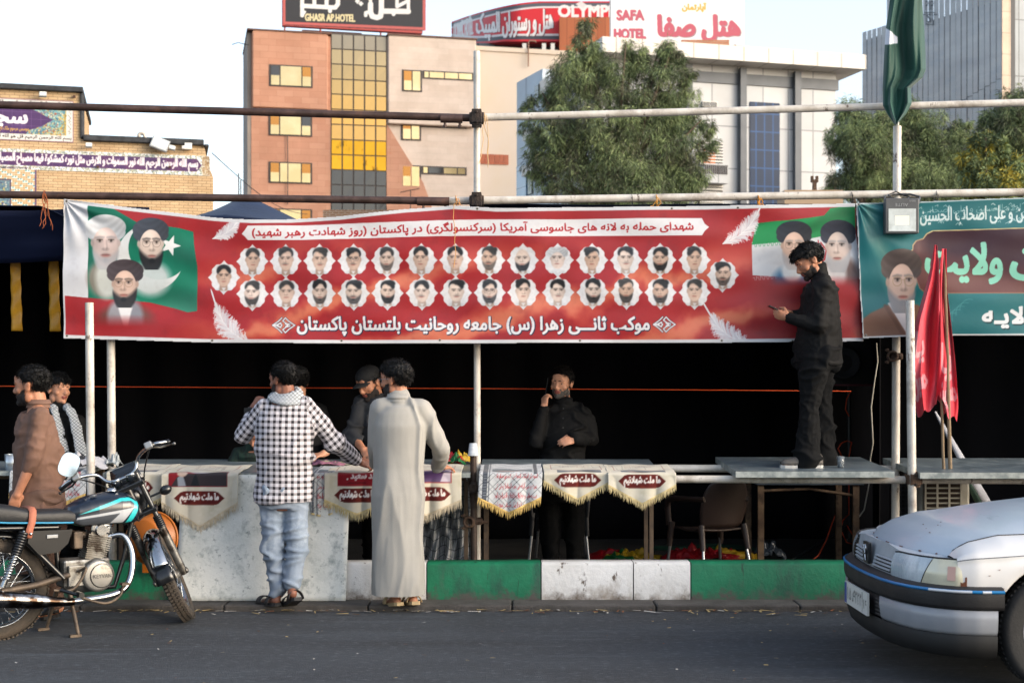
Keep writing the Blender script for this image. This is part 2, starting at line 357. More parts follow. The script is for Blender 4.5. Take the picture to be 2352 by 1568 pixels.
# ------------------------------------------------------------------ painted kerb blocks
def px(u,Y):return(u-UC)*Y/F
GREEN=pm("kerb_green","#045e40",.62,col2="#06704c",vs=3,bump=.25,bs=25,dirt=[("#174a38",3.2,.52,.66,(1.4,1,.5)),("#3d4a42",5.,.36,.62,(1.3,1,.6),.9),("#15231d",8.,.60,.68,(2.4,1,.3)),("#4a4440",9.,.32,.5,(1,1,1),2.0)],spec=.4)
WHITE=pm("kerb_white","#d2d1cf",.75,col2="#c3c1bd",vs=3,bump=.3,bs=25,dirt=[("#8f857a",5.,.40,.62,(1.2,1,.8),1.05),("#5c5047",8.,.60,.66,(1.6,1,1.)),("#5f5348",7.,.3,.52,(1,1,1),2.0)])
edges=[-760,-420,-60,405,790,980,1243,1455,1587,1960,2330,2700]
kinds="wwggwgwwgww"
lab={"g":"green painted concrete kerb block","w":"white painted concrete kerb block"}
where=["left of the motorcycle, outside","far left by the brown shirted man","streaked with grime behind the motorcycle","covered by the leaning white sheet behind the checked shirt man","partly hidden by the leaning sheet, beside the robed man","right of the robed man, below the patterned drape","below the pair of fringed drapes, left of the joint","shorter one right of the cracked joint, under the brown chair","long one running behind the car bumper","hidden behind the car bonnet","beyond the car"]
for i in range(1,10):
 x0,x1=px(edges[i],10.13),px(edges[i+1],10.13);m=M()
 prof=[(10.13,.02),(10.135,.285),(10.15,.305),(10.31,.305),(10.325,.28),(10.325,.02)];n=max(2,int((x1-x0)/.12));rows=[]
 for k in range(n+1):
  x=x0+.004+(x1-x0-.008)*k/n
  rows.append([Vector((x,y+.004*mnoise.noise(Vector((x*3,y,z*9))),z+(.005*mnoise.noise(Vector((x*4,z,3)))if z>.2 else 0)))for y,z in prof])
 m.grid(rows);m.add(rows[0],[list(range(6))]);m.add(rows[-1],[list(range(6))[::-1]])
 ob=m.build("kerb_block",GREEN if kinds[i]=="g" else WHITE)
 tag(ob,lab[kinds[i]]+" "+where[i],"kerb block","painted kerb blocks in front of the stall")
 # ------------------------------------------------------------------ scaffold
PIPE_W=pm("white_pipe_paint","#cfc9c0",.45,col2="#b9b1a5",vs=7,stretch=(1,1,.3),bump=.2,bs=60,dirt=[("#5b4a3e",13.,.60,.66,(1,1,.5)),("#8f8478",4.,.5,.7)])
PIPE_B=pm("brown_pipe_rust","#3a2a24",.5,col2="#55403a",vs=8,bump=.2,bs=70,dirt=("#6f4a36",7.,.6,.75),metal=.3)
CLAMP=pm("clamp_iron","#2c2725",.5,metal=.7,col2="#463a33",vs=14,bump=.4,bs=60)
RUSTC=pm("clamp_rust","#5a4536",.7,metal=.4,col2="#3c2d25",vs=18,bump=.4,bs=60)
def pipe(a,b,r,mat,name,label,cat="scaffold pipe",group="scaffold pipes of the stall frame"):
 a,b=Vector(a),Vector(b);n=8;pts=[a.lerp(b,i/n)for i in range(n+1)];m=M()
 d=(b-a).normalized()
 m.tube(pts,r,18,0,caps=False)
 for e,dd in((a,-d),(b,d)):
  u=d.orthogonal().normalized();w_=d.cross(u);o=[e+(u*math.cos(t*math.pi/9)+w_*math.sin(t*math.pi/9))*r for t in range(18)]
  i_=[e+(u*math.cos(t*math.pi/9)+w_*math.sin(t*math.pi/9))*r*.84 for t in range(18)];k=[p-dd*.12 for p in i_]
  m.grid([o,i_,k],0,True);m.add(k,[list(range(18))])
 return tag(m.build(name,mat),label,cat,group)
YA,YB=10.35,10.9
pipe(W(205,695,YA),Vector((px(211,YA),YA,.0)),.030,PIPE_W,"post","white scaffold post standing in front of the red banner at its left end","post")
pipe(W(252,470,YB+.04),Vector((px(256,YB),YB+.04,0)),.031,PIPE_W,"post","white scaffold post half hidden by the red banner's left portion","post")
pipe(W(1095,118,YB+.1),Vector((px(1096,YB),YB+.1,0)),.0255,PIPE_W,"post","tall white scaffold post rising above both rails at the banner's middle","post")
pipe(W(2061,290,YB+.04),Vector((px(2059,YB),YB+.04,0)),.031,PIPE_W,"post","white scaffold post under the floodlight carrying the green flag","post")
pipe(W(2090,690,YA),Vector((px(2098,YA),YA,0)),.031,PIPE_W,"post","white scaffold post just left of the red flags, open top end","post")
SB=pipe(W(1087,1043,YA),Vector((px(1089,YA),YA,0)),.024,pm("post_brown","#40322a",.6,metal=.4,col2="#2a211d",vs=12,bump=.3,bs=60),"post","short dark rusty post with a plastic cup on its top","post")
rails=[((-620,224,10.8),(1078,271,10.92),.029,PIPE_B,"upper brown rusty scaffold rail left of the tall post"),((1070,271,10.95),(2900,221,10.9),.028,PIPE_W,"upper white scaffold rail crossing in front of the big tree"),((-620,438,10.88),(1030,462,10.93),.029,PIPE_B,"lower brown rusty scaffold rail above the banner's left part"),((1018,462,10.96),(2900,433,10.92),.030,PIPE_W,"lower white scaffold rail from which the red banner hangs"),((1100,1098,YA+.07),(2760,1104,YA+.07),.028,PIPE_W,"front white counter rail under the galvanised slab"),((1080,1074,YB+.1),(2060,1077,YB+.1),.030,PIPE_W,"rear white counter rail seen between drape and slab")]
for a,b,r,mt,lb in rails:pipe(W(*a),W(*b),r,mt,"rail",lb)
def clamp(c,s,mat,label,ring=None,name="clamp"):
 t=thing(name,label,"clamp",c,0,"couplers of the scaffold");m=M();c=Vector(c)
 m.box(c,(s*1.5,s*1.5,s));m.box(c,(s,s*1.55,s*1.7));m.box(c+Vector((0,-s*.8,0)),(s*1.1,s*.15,s*1.2));m.build("coupler_body",mat,t,bevel=.006)
 for dz in(-.5,.5):
  b=M();b.lathe([(0,-.012),(.014,-.012),(.014,0),(.008,.002),(.008,.022),(0,.022)],c+Vector((0,-s*.86,dz*s)),(0,-1,0),6,0,False);b.build("bolt",CLAMP,t)
 return t
for(u,v,Y,s,mt,lb)in[(1095,272,10.9,.075,CLAMP,"black iron coupler joining the tall post and the upper rail"),(1095,462,10.92,.075,CLAMP,"black iron coupler joining the tall post and the lower rail"),(2098,1100,YA+.03,.07,RUSTC,"rusty coupler on the front post below the slab"),(2062,1076,YB+.08,.06,CLAMP,"dark coupler on the rear post beside the slab"),(1088,1120,YA,.05,CLAMP,"dark coupler on the short rusty post beside the white drape")]:
 clamp(W(u,v,Y),s,mt,lb)
def sleeve(a,b,mat,lb):
 t=thing("pipe_sleeve",lb,"pipe sleeve",a,0,"pipe sleeves of the scaffold");m=M();m.tube([a,b],.034,16);m.build("sleeve",mat,t)
 for f in(.2,.88):
  p=Vector(a).lerp(Vector(b),f);b_=M();b_.lathe([(0,0),(.011,0),(.009,.02),(.016,.022),(.014,.04),(0,.042)],p+Vector((0,0,-.03)),(0,0,-1),8,0,False);b_.build("bolt",mat,t)
sleeve(W(1012,272,10.9),W(1062,273,10.9),PIPE_B,"brown pipe sleeve with two bolts on the upper rail")
sleeve(W(958,462,10.92),W(1032,463,10.92),PIPE_B,"brown pipe sleeve on the lower rail beside the tall post")
for(u,v,Y,mt,lb)in[(2046,818,YB-.02,RUSTC,"rusty swivel coupler with open ring on the rear right post"),(1078,1197,YA+.02,RUSTC,"rusty swivel coupler with open ring on the short dark post")]:
 t=thing("swivel_coupler",lb,"clamp",W(u,v,Y),0,"open ring couplers");c=W(u,v,Y)
 m=M();m.ring(c+Vector((0,-.05,0)),(.25,1,0),.034,.011,24,8,flat=2.2);m.build("open_ring",mt,t)
 m=M();m.ring(c+Vector((.05,.02,0)),(0,0,1),.038,.012,20,8,flat=2.2);m.box(c+Vector((.03,-.01,0)),(.07,.05,.04));m.build("saddle",mt,t,bevel=.004)
 for sx,sz in((-.045,.045),(.1,0),(-.045,-.045)):
  m=M();m.tube([c+Vector((sx,-.05,sz)),c+Vector((sx+(.04 if sx>0 else-.012),-.05,sz))],.008,8);m.lathe([(0,0),(.014,0),(.014,.016),(0,.016)],c+Vector((sx,-.05,sz)),(1,0,0),6,0,False);m.build("bolt",mt,t)
  # ------------------------------------------------------------------ stall fabric: back curtain, end curtain, roof tarpaulin, valance
BLACK=pm("black_cloth","#121215",.95,spec=.08)
def curtain(name,a,b,z0,z1,label,amp=.05,per=.55,mat=BLACK,n=None,seed=0,cat="curtain"):
 a,b=Vector(a),Vector(b);L_=(b-a).length;n=n or int(L_/.06);d=(b-a)/L_;nr=Vector((d.y,-d.x,0));P=[]
 for j in range(9):
  f=j/8;row=[]
  for i in range(n+1):
   s=L_*i/n;o=amp*math.sin(s*2*math.pi/per+1.7*mnoise.noise(Vector((s*.6,f*.7,seed))))*(.5+.5*f)+.5*amp*mnoise.noise(Vector((s*2.3,f,seed+5)))
   p=a+d*s+nr*o;row.append(Vector((p.x,p.y,z0+(z1-z0)*f)))
  P.append(row)
 m=M();m.grid(P);o=m.build(name,mat);s_=o.modifiers.new("thickness",'SOLIDIFY');s_.thickness=.003
 return tag(o,label,cat)
curtain("back_curtain",(-7.5,14.6,0),(8.5,14.6,0),.0,3.0,"long plain black cloth hung as the back wall of the stall")
curtain("side_curtain",W(2018,800,12.4).xy.to_3d(),W(2010,800,14.3).xy.to_3d(),0,2.6,"narrow black cloth hanging beside the loudspeaker stand",.03,.4,seed=4)
curtain("end_curtain",(-7.5,10.95,0),(-7.5,14.6,0),0,3.,"black cloth closing the stall's far left end",seed=2)
curtain("end_curtain",(8.5,14.6,0),(8.5,10.95,0),0,3.,"black cloth closing the stall's right end beyond the teal banner",seed=3)
TARP=pm("navy_tarpaulin","#12203c",.55,col2="#0d1830",vs=2.5,bump=.3,bs=14,spec=.3)
def tarp_z(x,y):
 f=(y-10.98)/3.7;ridge=.34*max(0,1-abs(x-px(560,12))/.68)*min(1,max(0,(y-10.9)/1.2))if y<12.4 else .34*max(0,1-abs(x-px(560,12))/.68)*max(0,1-(y-12.4)/1.5)
 e=float(np.interp(x,[px(100,11),px(170,11),px(1050,11),px(1110,11)],[2.955,2.838,2.838,2.968]))
 return e+.02*math.sin(f*3.1)+ridge+.012*mnoise.noise(Vector((x*.8,y*.8,1)))
m=M();P=[[Vector((-7.6+16.2*i/160,10.99+3.75*j/24,0))for i in range(161)]for j in range(25)]
for r in P:
 for p in r:p.z=tarp_z(p.x,p.y)
m.grid(P);o=m.build("roof_tarpaulin",TARP);s_=o.modifiers.new("thickness",'SOLIDIFY');s_.thickness=.006
tag(o,"dark blue tarpaulin stretched over the stall as its roof","tarpaulin")
m=M();P=[]
for j in range(9):
 z=2.93-.38*j/8;P.append([Vector((-7.4+4.6*i/60,11.0+.25*(j/8)+.03*math.sin(i*.4+j*.5)+.02*mnoise.noise(Vector((i*.2,j*.6,4))),z+.015*math.sin(i*.25)))for i in range(61)])
m.grid(P);o=m.build("valance",pm("navy_valance","#0a1430",.7,spec=.2));s_=o.modifiers.new("thickness",'SOLIDIFY');s_.thickness=.004
tag(o,"dark navy cloth valance hanging left of the red banner under the roof","valance")
def cord(pts,r,mat,name,label,cat="cord",n=6,group=None):
 m=M();m.tube(pts,r,n);return tag(m.build(name,mat),label,cat,group)
ORANGE=pm("orange_string","#e0511a",.6);TWINE=pm("twine","#b98a52",.9);WIRE=pm("black_wire","#16161a",.6)
cord([W(-60,886,11.9),W(600,890,11.85),W(1100,892,11.8),W(1500,894.5,11.9),W(1955,898,12.1)],.0034,ORANGE,"orange_string","thin orange string stretched across the whole stall behind the men","string")
cord([W(-60,560,11.4),W(60,562,11.4),W(145,564,11.4)],.002,pm("yellow_line","#a8912a",.7),"yellow_line","thin yellow line carrying the two ribbons left of the banner","string")
YEL=pm("yellow_satin","#c08a14",.38,col2="#a87410",vs=9,bump=.3,bs=20,dirt=("#8a3a12",16.,.66,.72))
for(u,v0,v1,wd,lb)in((34,560,760,12,"yellow satin ribbon with a bow knot hanging far left"),(122,562,761,12,"crinkled yellow satin ribbon hanging next to the red banner")):
 t=thing("ribbon",lb,"ribbon",W(u,v1,11.39),0,"yellow ribbons at the stall's left end");P=[];P2=[]
 for k in range(41):
  f=k/40;c=W(u+5*f,v0+(v1-v0)*f,11.39);wd_=wd*(.62+.38*min(1,f*3))*11.39/F
  P.append([c+Vector((wd_*s,.008*math.sin(f*25+s*1.5)+.006*s*math.sin(f*9),0))for s in(-1,-.5,0,.5,1)])
 m=M();m.grid(P);o=m.build("ribbon_tail",YEL,t);o.modifiers.new("thickness",'SOLIDIFY').thickness=.0015
 m=M();m.ell(W(u-2,v0+3,11.385),(.03,.014,.022));
 if u<100:m.ell(W(u-12,v0+10,11.385),(.035,.008,.022),rot=Matrix.Rotation(.7,3,'Y'))
 m.build("knot",YEL,t)
def tangle(u,v,Y,n,ln,mat,name,label,r=.003,cat="twine"):
 m=M();c=W(u,v,Y)
 for i in range(n):
  p=c+Vector((random.gauss(0,.008),-.035,0));pts=[p+Vector((0,0,.02))]
  for k in range(7):
   p=p+Vector((random.gauss(0,.010),random.gauss(0,.003),-ln*random.uniform(.7,1.2)/7));pts.append(p)
  m.tube(pts,r,5)
 for z in(-.01,0,.01):m.ring(c+Vector((0,0,z)),(1,0,.1),.036,r,20,5)
 return tag(m.build(name,mat),label,cat,"twine ties on the scaffold")
tangle(1114,272,10.93,3,.38,pm("pale_twine","#c9a77c",.9),"twine","pale twine with long loose ends on the upper rail by the tall post")
tangle(104,452,10.9,5,.26,pm("brown_twine","#8a4a2a",.9),"twine","brown twine knot with frayed end at the banner's top left corner")
tangle(1742,463,10.92,4,.07,pm("ochre_twine","#b5782c",.9),"twine","ochre twine knot above the white feather at the right",.004)
tangle(1508,461,10.92,2,.06,pm("gold_twine","#c08a3c",.9),"twine","short gold twine knot on the rail above the banner title")
tangle(1048,463,10.9,3,.05,pm("tan_twine","#c08850",.9),"twine","tan twine wound round the lower rail just left of the tall post")
cord([W(1043,470,10.78),W(1041,500,10.76),W(1046,530,10.76),W(1044,555,10.77),W(1047,580,10.77),W(1042,615,10.77)],.0028,TWINE,"twine_end","long twine end dangling over the banner's boy portrait","twine",group="twine ties on the scaffold")
tangle(1956,455,10.93,2,.07,WIRE,"wire_tie","black wire tie where the teal banner begins",.002)
tangle(2150,452,10.93,2,.03,pm("grey_wire","#333336",.6),"wire_tie","grey wire tie on the rail right of the floodlight",.002)
tangle(1452,461,10.93,1,.11,pm("blue_black_wire","#101018",.6),"wire_tie","single black wire hanging over the banner's white border",.0018)
# ------------------------------------------------------------------ facades
class Fac:
 """a facade plane through (u0 at depth Y0) turned by ang: gives local coordinates s along it, z up, off outwards"""
 def __init__(s,u0,Y0,ang):s.x0=px(u0,Y0);s.y0=Y0;s.a=R(ang);s.c,s.sn=math.cos(s.a),math.sin(s.a)
 def sY(s,u):k=(u-UC)/F;t=(k*s.y0-s.x0)/(s.c-k*s.sn);return t,s.y0+t*s.sn
 def sz(s,u,v):t,Y=s.sY(u);return t,EYE-(v-HV)*Y/F
 def thing(s,name,label,cat,group=None):return thing(name,label,cat,(s.x0,s.y0,0),s.a,group)
 def bx(s,m,u0,v0,u1,v1,d0,d1,mi=0,at=None):
  """box covering pixels (u0,v0)-(u1,v1) at u=at, from d0 to d1 outwards"""
  at=u0 if at is None else at;a=s.sY(u0)[0];b=s.sY(u1)[0];zt=s.sz(at,v0)[1];zb=s.sz(at,v1)[1]
  return m.bx((a,-d1,zb),(b,-d0,zt),mi)
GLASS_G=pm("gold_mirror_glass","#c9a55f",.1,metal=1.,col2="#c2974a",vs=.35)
GLASS_B=pm("bronze_mirror_glass","#a8946c",.12,metal=1.);GLASS_P=pm("pale_gold_glass","#b59f76",.16,metal=1.,col2="#c2ac84",vs=.6);GLASS_SUNSET=pm("sunset_tint_glass","#b98628",.08,metal=1.,col2="#a87a24",vs=.3,dirt=("#4a3414",.9,.56,.62,(1,1,.5)))
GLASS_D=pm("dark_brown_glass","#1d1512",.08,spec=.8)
ALU_D=pm("dark_frame","#3a2f2a",.5);ALU_W=pm("light_frame","#c9c6c0",.5)
AMBER=pm("amber_window_pane","#a8743c",.25,metal=.8)
# ---- hotel with brown stone and marble front
A=Fac(577,95,13);H=A.thing("stone_clad_hotel","four storey hotel with brown stone, bronze glass strip and pale marble front","building")
BROWN=pm("brown_stone","#bd8d74",.8,col2="#b48168",vs=.5,brick=(1.1,.42,.012,"#a87860"),dirt=("#a75c3c",.45,.62,.78,(.4,1,1.6)))
MARB=pm("pale_marble","#d2c0b2",.6,col2="#cab6a6",vs=.7,brick=(1.4,.42,.008,"#c2b3a2"))
SIDE=pm("side_render","#8f8379",.9,col2="#7c726a",vs=.5,dirt=("#a09a94",.6,.6,.72))
def z_(v,u=577):return A.sz(u,v)[1]
sA,sB,sC,sD=A.sY(577)[0],A.sY(760)[0],A.sY(888)[0],A.sY(1090)[0];ztop=z_(74);zlev=z_(248)
m=M();m.bx((0,.02,0),(sB,7,ztop));m.build("brown_stone_wing",BROWN,H,True)
m=M();m.bx((.06,-.42,zlev),(A.sY(752)[0],.0,ztop+.05));m.build("projecting_bay",BROWN,H,True,bevel=.08)
m=M();m.bx((-.25,.05,0),(-.004,7,ztop-.03));m.build("side_wall",SIDE,H,True)
m=M();m.bx((sC,.02,0),(sD,7,A.sz(888,84)[1]-.05));m.build("marble_wing",MARB,H,True)
m=M();m.bx((sC+.05,-.42,A.sz(890,286)[1]),(sD+.03,0.,A.sz(888,84)[1]));m.build("projecting_bay",MARB,H,True,bevel=.08)
m=M();m.bx((-.3,-.5,ztop+.05),(sB+.02,7,ztop+.13));m.bx((sC-.02,-.5,A.sz(888,84)[1]),(sD+.1,7,A.sz(888,84)[1]+.1));m.build("coping",pm("coping_dark","#6b5148",.8),H,True)
m=M();pts=[A.sz(888,284)]
for u,v in((905,312),(925,345),(950,385),(972,420),(990,470),(1000,520)):pts.append(A.sz(u,v))
pts.append((pts[-1][0],0));pts.append((sC,0))
m.prism([Vector((s,0,z))for s,z in pts],(0,-.05,0),(0,.02,0));m.build("curved_brown_panel",BROWN,H,True)
zg=z_(78,760);zrow=[EYE-(v-HV)*A.sY(760)[1]/F for v in(80,131,191,252,312,372,433,441)]
zr=[EYE-(v-HV)*A.sY(760)[1]/F for v in[78+34.6*k for k in range(13)]]+[8.0,4.0,0]
cw=thing("x","","");bpy.data.objects.remove(cw)
m=M();m.bx((sB,.0,0),(sC,7,zg+.1));frame=m.build("glass_strip_frame",ALU_D,H,True)
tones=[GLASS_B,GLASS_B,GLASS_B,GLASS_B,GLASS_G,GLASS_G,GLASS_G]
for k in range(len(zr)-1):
 m=M();mt=(pm("glass_row_top","#857b6b",.3,metal=.7)if k==0 else pm("glass_row_%s"%"abcdef"[k],["","#9a8463","#9a815c","#a38559","#ac8752","#b58a4e"][k],.14,metal=1.)if k<6 else pm("glass_row_lower","#ad8650",.14,metal=1.)if k<7 else GLASS_SUNSET if k<9 else GLASS_D)  # row tints paint the reflected sunset, dark lower rows the reflected trees
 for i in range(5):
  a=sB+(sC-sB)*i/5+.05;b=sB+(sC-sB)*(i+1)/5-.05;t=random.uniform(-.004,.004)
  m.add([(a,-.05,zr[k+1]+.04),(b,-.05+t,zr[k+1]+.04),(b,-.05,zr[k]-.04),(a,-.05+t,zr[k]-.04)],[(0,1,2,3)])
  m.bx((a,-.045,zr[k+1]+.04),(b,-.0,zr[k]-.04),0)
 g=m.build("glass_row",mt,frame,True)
def window(F_,root,u0,v0,u1,v1,off,splits,at,blind=None,dark=(),tilt=None):
 """a framed window; splits = inner mullion pixels; blind: lower half in cream, dark: indices of unlit top panes"""
 m=M();a,b=F_.sY(u0)[0],F_.sY(u1)[0];zt,zb=F_.sz(at,v0)[1],F_.sz(at,v1)[1];fr=.09
 m.bx((a,-off-.03,zb),(b,-off+.12,zt));fo=m.build("window",ALU_D,root,True)
 xs=[a+fr]+[F_.sY(s)[0]for s in splits]+[b-fr]
 for i in range(len(xs)-1):
  zm=zb+(zt-zb)*.5
  for(lo,hi,up)in((zb+fr,zm,0),(zm,zt-fr,1))if blind else((zb+fr,zt-fr,1),):
   q=M();q.bx((xs[i]+.04,-off-.06-(.02 if not up else 0),lo+(.0 if up else 0)),(xs[i+1]-.04,-off-.031,hi))
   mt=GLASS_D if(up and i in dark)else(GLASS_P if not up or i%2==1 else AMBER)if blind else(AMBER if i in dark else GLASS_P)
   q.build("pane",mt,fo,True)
 return fo
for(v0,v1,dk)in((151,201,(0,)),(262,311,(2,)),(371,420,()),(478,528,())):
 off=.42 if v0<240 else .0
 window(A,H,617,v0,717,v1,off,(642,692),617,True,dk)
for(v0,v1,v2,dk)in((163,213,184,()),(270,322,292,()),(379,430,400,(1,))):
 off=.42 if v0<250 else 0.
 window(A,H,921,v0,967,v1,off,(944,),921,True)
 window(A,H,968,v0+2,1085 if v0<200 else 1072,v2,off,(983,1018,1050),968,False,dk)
B=Fac(1080,99,13);H2=B.thing("beige_block","plain beige rendered block with a row of terracotta tiles behind the tall post","building")
BEIGE=pm("beige_render","#d0c0b0",.85,col2="#cfbda8",vs=.4,bump=.1,bs=3)
m=M();m.bx((-.5,0,0),(B.sY(1330)[0],8,B.sz(1090,116)[1]));m.build("wall",BEIGE,H2,True)
m=M();m.bx((-.4,-.1,B.sz(1090,116)[1]),(B.sY(1330)[0],8,B.sz(1090,106)[1]));m.build("parapet",BEIGE,H2,True)
m=M()
for i in range(8):
 a=B.sY(1080+11*i)[0];b=B.sY(1080+11*(i+1))[0];m.bx((a+.01,-.06,B.sz(1080,376)[1]),(b-.01,0.01,B.sz(1080,353)[1]))
m.build("terracotta_row",pm("terracotta","#b0664a",.8,col2="#9c5840",vs=2),H2,True)
m=M();p=B.sz(1212,155);q=B.sz(1212,115);m.tube([(p[0],-.2,q[1]-1.2),(p[0],-.2,q[1]+.45),(p[0]+.1,-.2,q[1]+.6),(p[0]+.5,-.2,q[1]+.6),(p[0]+.55,-.2,q[1]+.5)],.05,8)
m.build("vent_pipe",pm("vent_rust","#8a6a58",.7),H2,True)
t=thing("brick_house","low unfinished brick house seen just above the dip in the red banner","building",(px(820,70),70,0))
m=M();m.bx((px(742,70),70,0),(px(925,70),76,EYE+408*70/F));m.build("wall",pm("raw_brick","#8d6a52",.9,brick=(.3,.1,.019,"#9a8c7c"),col2="#7d5b46",vs=1),t)
m=M();m.bx((px(750,69.8),69.7,8.9),(px(800,69.8),69.95,9.3));m.bx((px(850,69.8),69.7,9.15),(px(905,69.8),69.95,9.7));m.build("window",GLASS_D,t)
# ---- grey panel building
G=Fac(1455,62.8,15.6);HG=G.thing("grey_panel_building","white and grey aluminium panel building with tall blue glass strip","building")
PANEL=pm("alu_panel","#b2b4b7",.5,brick=(1.25,1.9,.035,"#85888b"),col2="#a8abaf",vs=.3,metal=.1);DARKP=pm("dark_alu","#565a60",.5,metal=.2,col2="#4d5157",vs=1.)
g0=G.sY(1380)[0];g1=G.sY(1920)[0];zt=G.sz(1590,152)[1]
m=M();m.bx((g0,0,0),(g1,9,zt+.25));m.build("front_wall",PANEL,HG,True)
m=M();m.bx((g0-.3,-1.1,G.sz(1590,148)[1]+.03),(G.sY(1962)[0],9,G.sz(1590,113)[1]));m.build("roof_fascia",pm("alu_fascia","#d8d3cb",.5,brick=(1.2,5,.035,"#a39e97"),col2="#cfcac2",vs=.3),HG,True)
m=M();m.bx((G.sY(1570)[0],-.06,G.sz(1590,188)[1]),(G.sY(1925)[0],0,G.sz(1590,163)[1]));m.build("dark_band",DARKP,HG,True)
for u in(1571,1695,1820):
 m=M();m.bx((G.sY(u)[0],-.3,0),(G.sY(u+14)[0],-.061,G.sz(1590,152)[1]));m.build("pilaster",DARKP,HG,True)
m=M();m.bx((G.sY(1722)[0],-.05,0),(G.sY(1790)[0],0,G.sz(1722,234)[1]));fo=m.build("glass_strip",pm("blue_glass","#0e2c4e",.45,spec=.3,brick=(.42,.82,.03,"#1d4a7e"),col2="#0b2542",vs=.8),HG,True)
m=M();m.bx((G.sY(1612)[0],-.12,G.sz(1612,246)[1]),(G.sY(1646)[0],0,G.sz(1612,233)[1]));fw=m.build("window",ALU_W,HG,True)
for a,b in((1614,1628),(1630,1644)):
 m=M();m.bx((G.sY(a)[0],-.14,G.sz(1612,245)[1]),(G.sY(b)[0],-.121,G.sz(1612,235)[1]));m.build("pane",GLASS_D,fw,True)
for(v0,v1)in((325,440),(425,470)):
 m=M();m.bx((G.sY(1603)[0],-.1,G.sz(1603,v1)[1]),(G.sY(1658)[0],0,G.sz(1603,v0)[1]));fw=m.build("window",GLASS_D,HG,True)
 m=M()
 for k in range(int((v1-v0)/7)):G.bx(m,1604,v0+2+7*k,1657,v0+4.5+7*k,.1,.18,0,1603)
 m.build("louvre",ALU_W,fw,True)
m=M();G.bx(m,1603,380,1658,424,.1,.7,0,1603);fw=m.build("balcony",PANEL,HG,True)
m=M();
for k in range(12):G.bx(m,1605+k*4.4,384,1607+k*4.4,404,.7,.74,0,1603)
m.build("railing",ALU_D,fw,True)
m=M();G.bx(m,1612,345,1640,378,.1,.16,0,1603);m.build("curtain",pm("orange_blind","#b0673a",.8),HG,True)
G2=Fac(1246,70,180-69);P2=[]
c0=Vector((px(1246,70),70,0));dv=Vector((-1.25,3.2,0)).normalized();c1=c0+dv*3.45;cn=c0-dv*7.4
FL=pm("flank_shaded_panel","#aebcc8",.5,brick=(2.,3.,.012,"#8b98a6"),col2="#a6b5c2",vs=.3)  # bluish shade of the turned flank is put into its panel colour
def flank(s,z,off=0):p=c0+dv*s+Vector((-dv.y,dv.x,0))*off;return Vector((p.x,p.y,z))
zt2=EYE+732*70/F
m=M();pr=[flank(-7.4,0),flank(3.45,0),flank(3.45,zt2),flank(0,zt2),flank(0,zt2-1.0),flank(-7.4,zt2-1.0)]
nrm=Vector((-dv.y,dv.x,0));nrm=nrm if nrm.x<0 else-nrm
m.prism(pr,nrm*0,-nrm*3.);m.build("flank_wall",FL,HG)
m=M();m.prism([flank(3.2,.0),flank(1.9,.0),flank(1.9,EYE+520*71/F),flank(3.2,EYE+520*71/F)],nrm*.12,nrm*0);m.build("flank_glass",pm("flank_blue_glass","#6f8fae",.2,brick=(.5,.9,.03,"#41607e"),col2="#7d9cb8",vs=1,spec=.8),HG)
for(s,v0,v1)in((1.6,210,240),(.6,195,225),(1.6,300,330),(1.5,345,372),(.6,355,390),(1.5,405,440)):
 z1_,z0_=EYE+(890-v0)*70.5/F,EYE+(890-v1)*70.5/F
 m=M();m.prism([flank(s-.25,z0_),flank(s+.25,z0_),flank(s+.25,z1_),flank(s-.25,z1_)],nrm*.08,nrm*0);m.build("window",GLASS_D,HG)
for(s,v)in((1.2,318),(1.3,400),(.5,398)):
 z0_=EYE+(890-v)*70.5/F;m=M();m.prism([flank(s-.35,z0_),flank(s+.35,z0_),flank(s+.35,z0_+.5),flank(s-.35,z0_+.5)],nrm*.45,nrm*0);m.build("air_conditioner",ALU_W,HG)
 # ---- mirrored glass building at the right
c0=Vector((px(1980,90),90,0));dv=Vector((1.1,-1.9,0)).normalized();nrm=Vector((-1.9,-1.1,0)).normalized();ln=11.1
HM=thing("mirror_glass_building","tall silver mirror clad building with cut off top at the right edge","building",c0)
MIR=pm("mirror_sheet","#8f9294",.45,metal=.3,col2="#a6a8a9",vs=.25,vlo=.3,vhi=.7,stretch=(1,1,3),dirt=("#8a9299",.5,.5,.75,(1,1,2.5)))
m=M();n=26
for i in range(n):
 a=c0+dv*(ln*i/n+.02);b=c0+dv*(ln*(i+1)/n-.02);zt_=23.9+(0 if i<4 else 0);zt_=24.0 if i<5 else 46
 for(z0_,z1_)in((0,8.9+.25*i*.7),(8.93+.25*i*.7,16+.12*i),(16.03+.12*i,zt_)):
  t=random.uniform(-.03,.03);m.add([a+Vector((0,0,z0_)),b+nrm*t+Vector((0,0,z0_)),b+Vector((0,0,z1_)),a+nrm*t+Vector((0,0,z1_))],[(0,1,2,3)])
m.build("mirror_cladding",MIR,HM)
m=M();e=c0+dv*ln;
m.prism([c0,e,e+Vector((14,4,0)),c0+Vector((14,6,0))],-nrm*.08+Vector((0,0,0)),-nrm*.08+Vector((0,0,23.5)));m.build("core",pm("core_grey","#55585c",.8),HM)
for(s0,s1,mt,zt_)in((0.,.55,pm("beige_stone_pier","#cdb9a6",.7,brick=(3,1.2,.02,"#a08c7a"),col2="#c7b29e",vs=1),46),(.55,.85,pm("shadow_gap","#34363a",.6),46),(.85,4.,pm("grey_cladding","#8c949a",.5,brick=(1.1,3.2,.03,"#55595e"),col2="#98a0a6",vs=.6),46)):
 m=M();q0=e+Vector((.95,.25,0))*s0;q1=e+Vector((.95,.25,0))*s1;m.prism([q0,q1,q1+Vector((-.3,5,0)),q0+Vector((-.3,5,0))],(0,0,0),(0,0,zt_));m.build("pier",mt,HM)
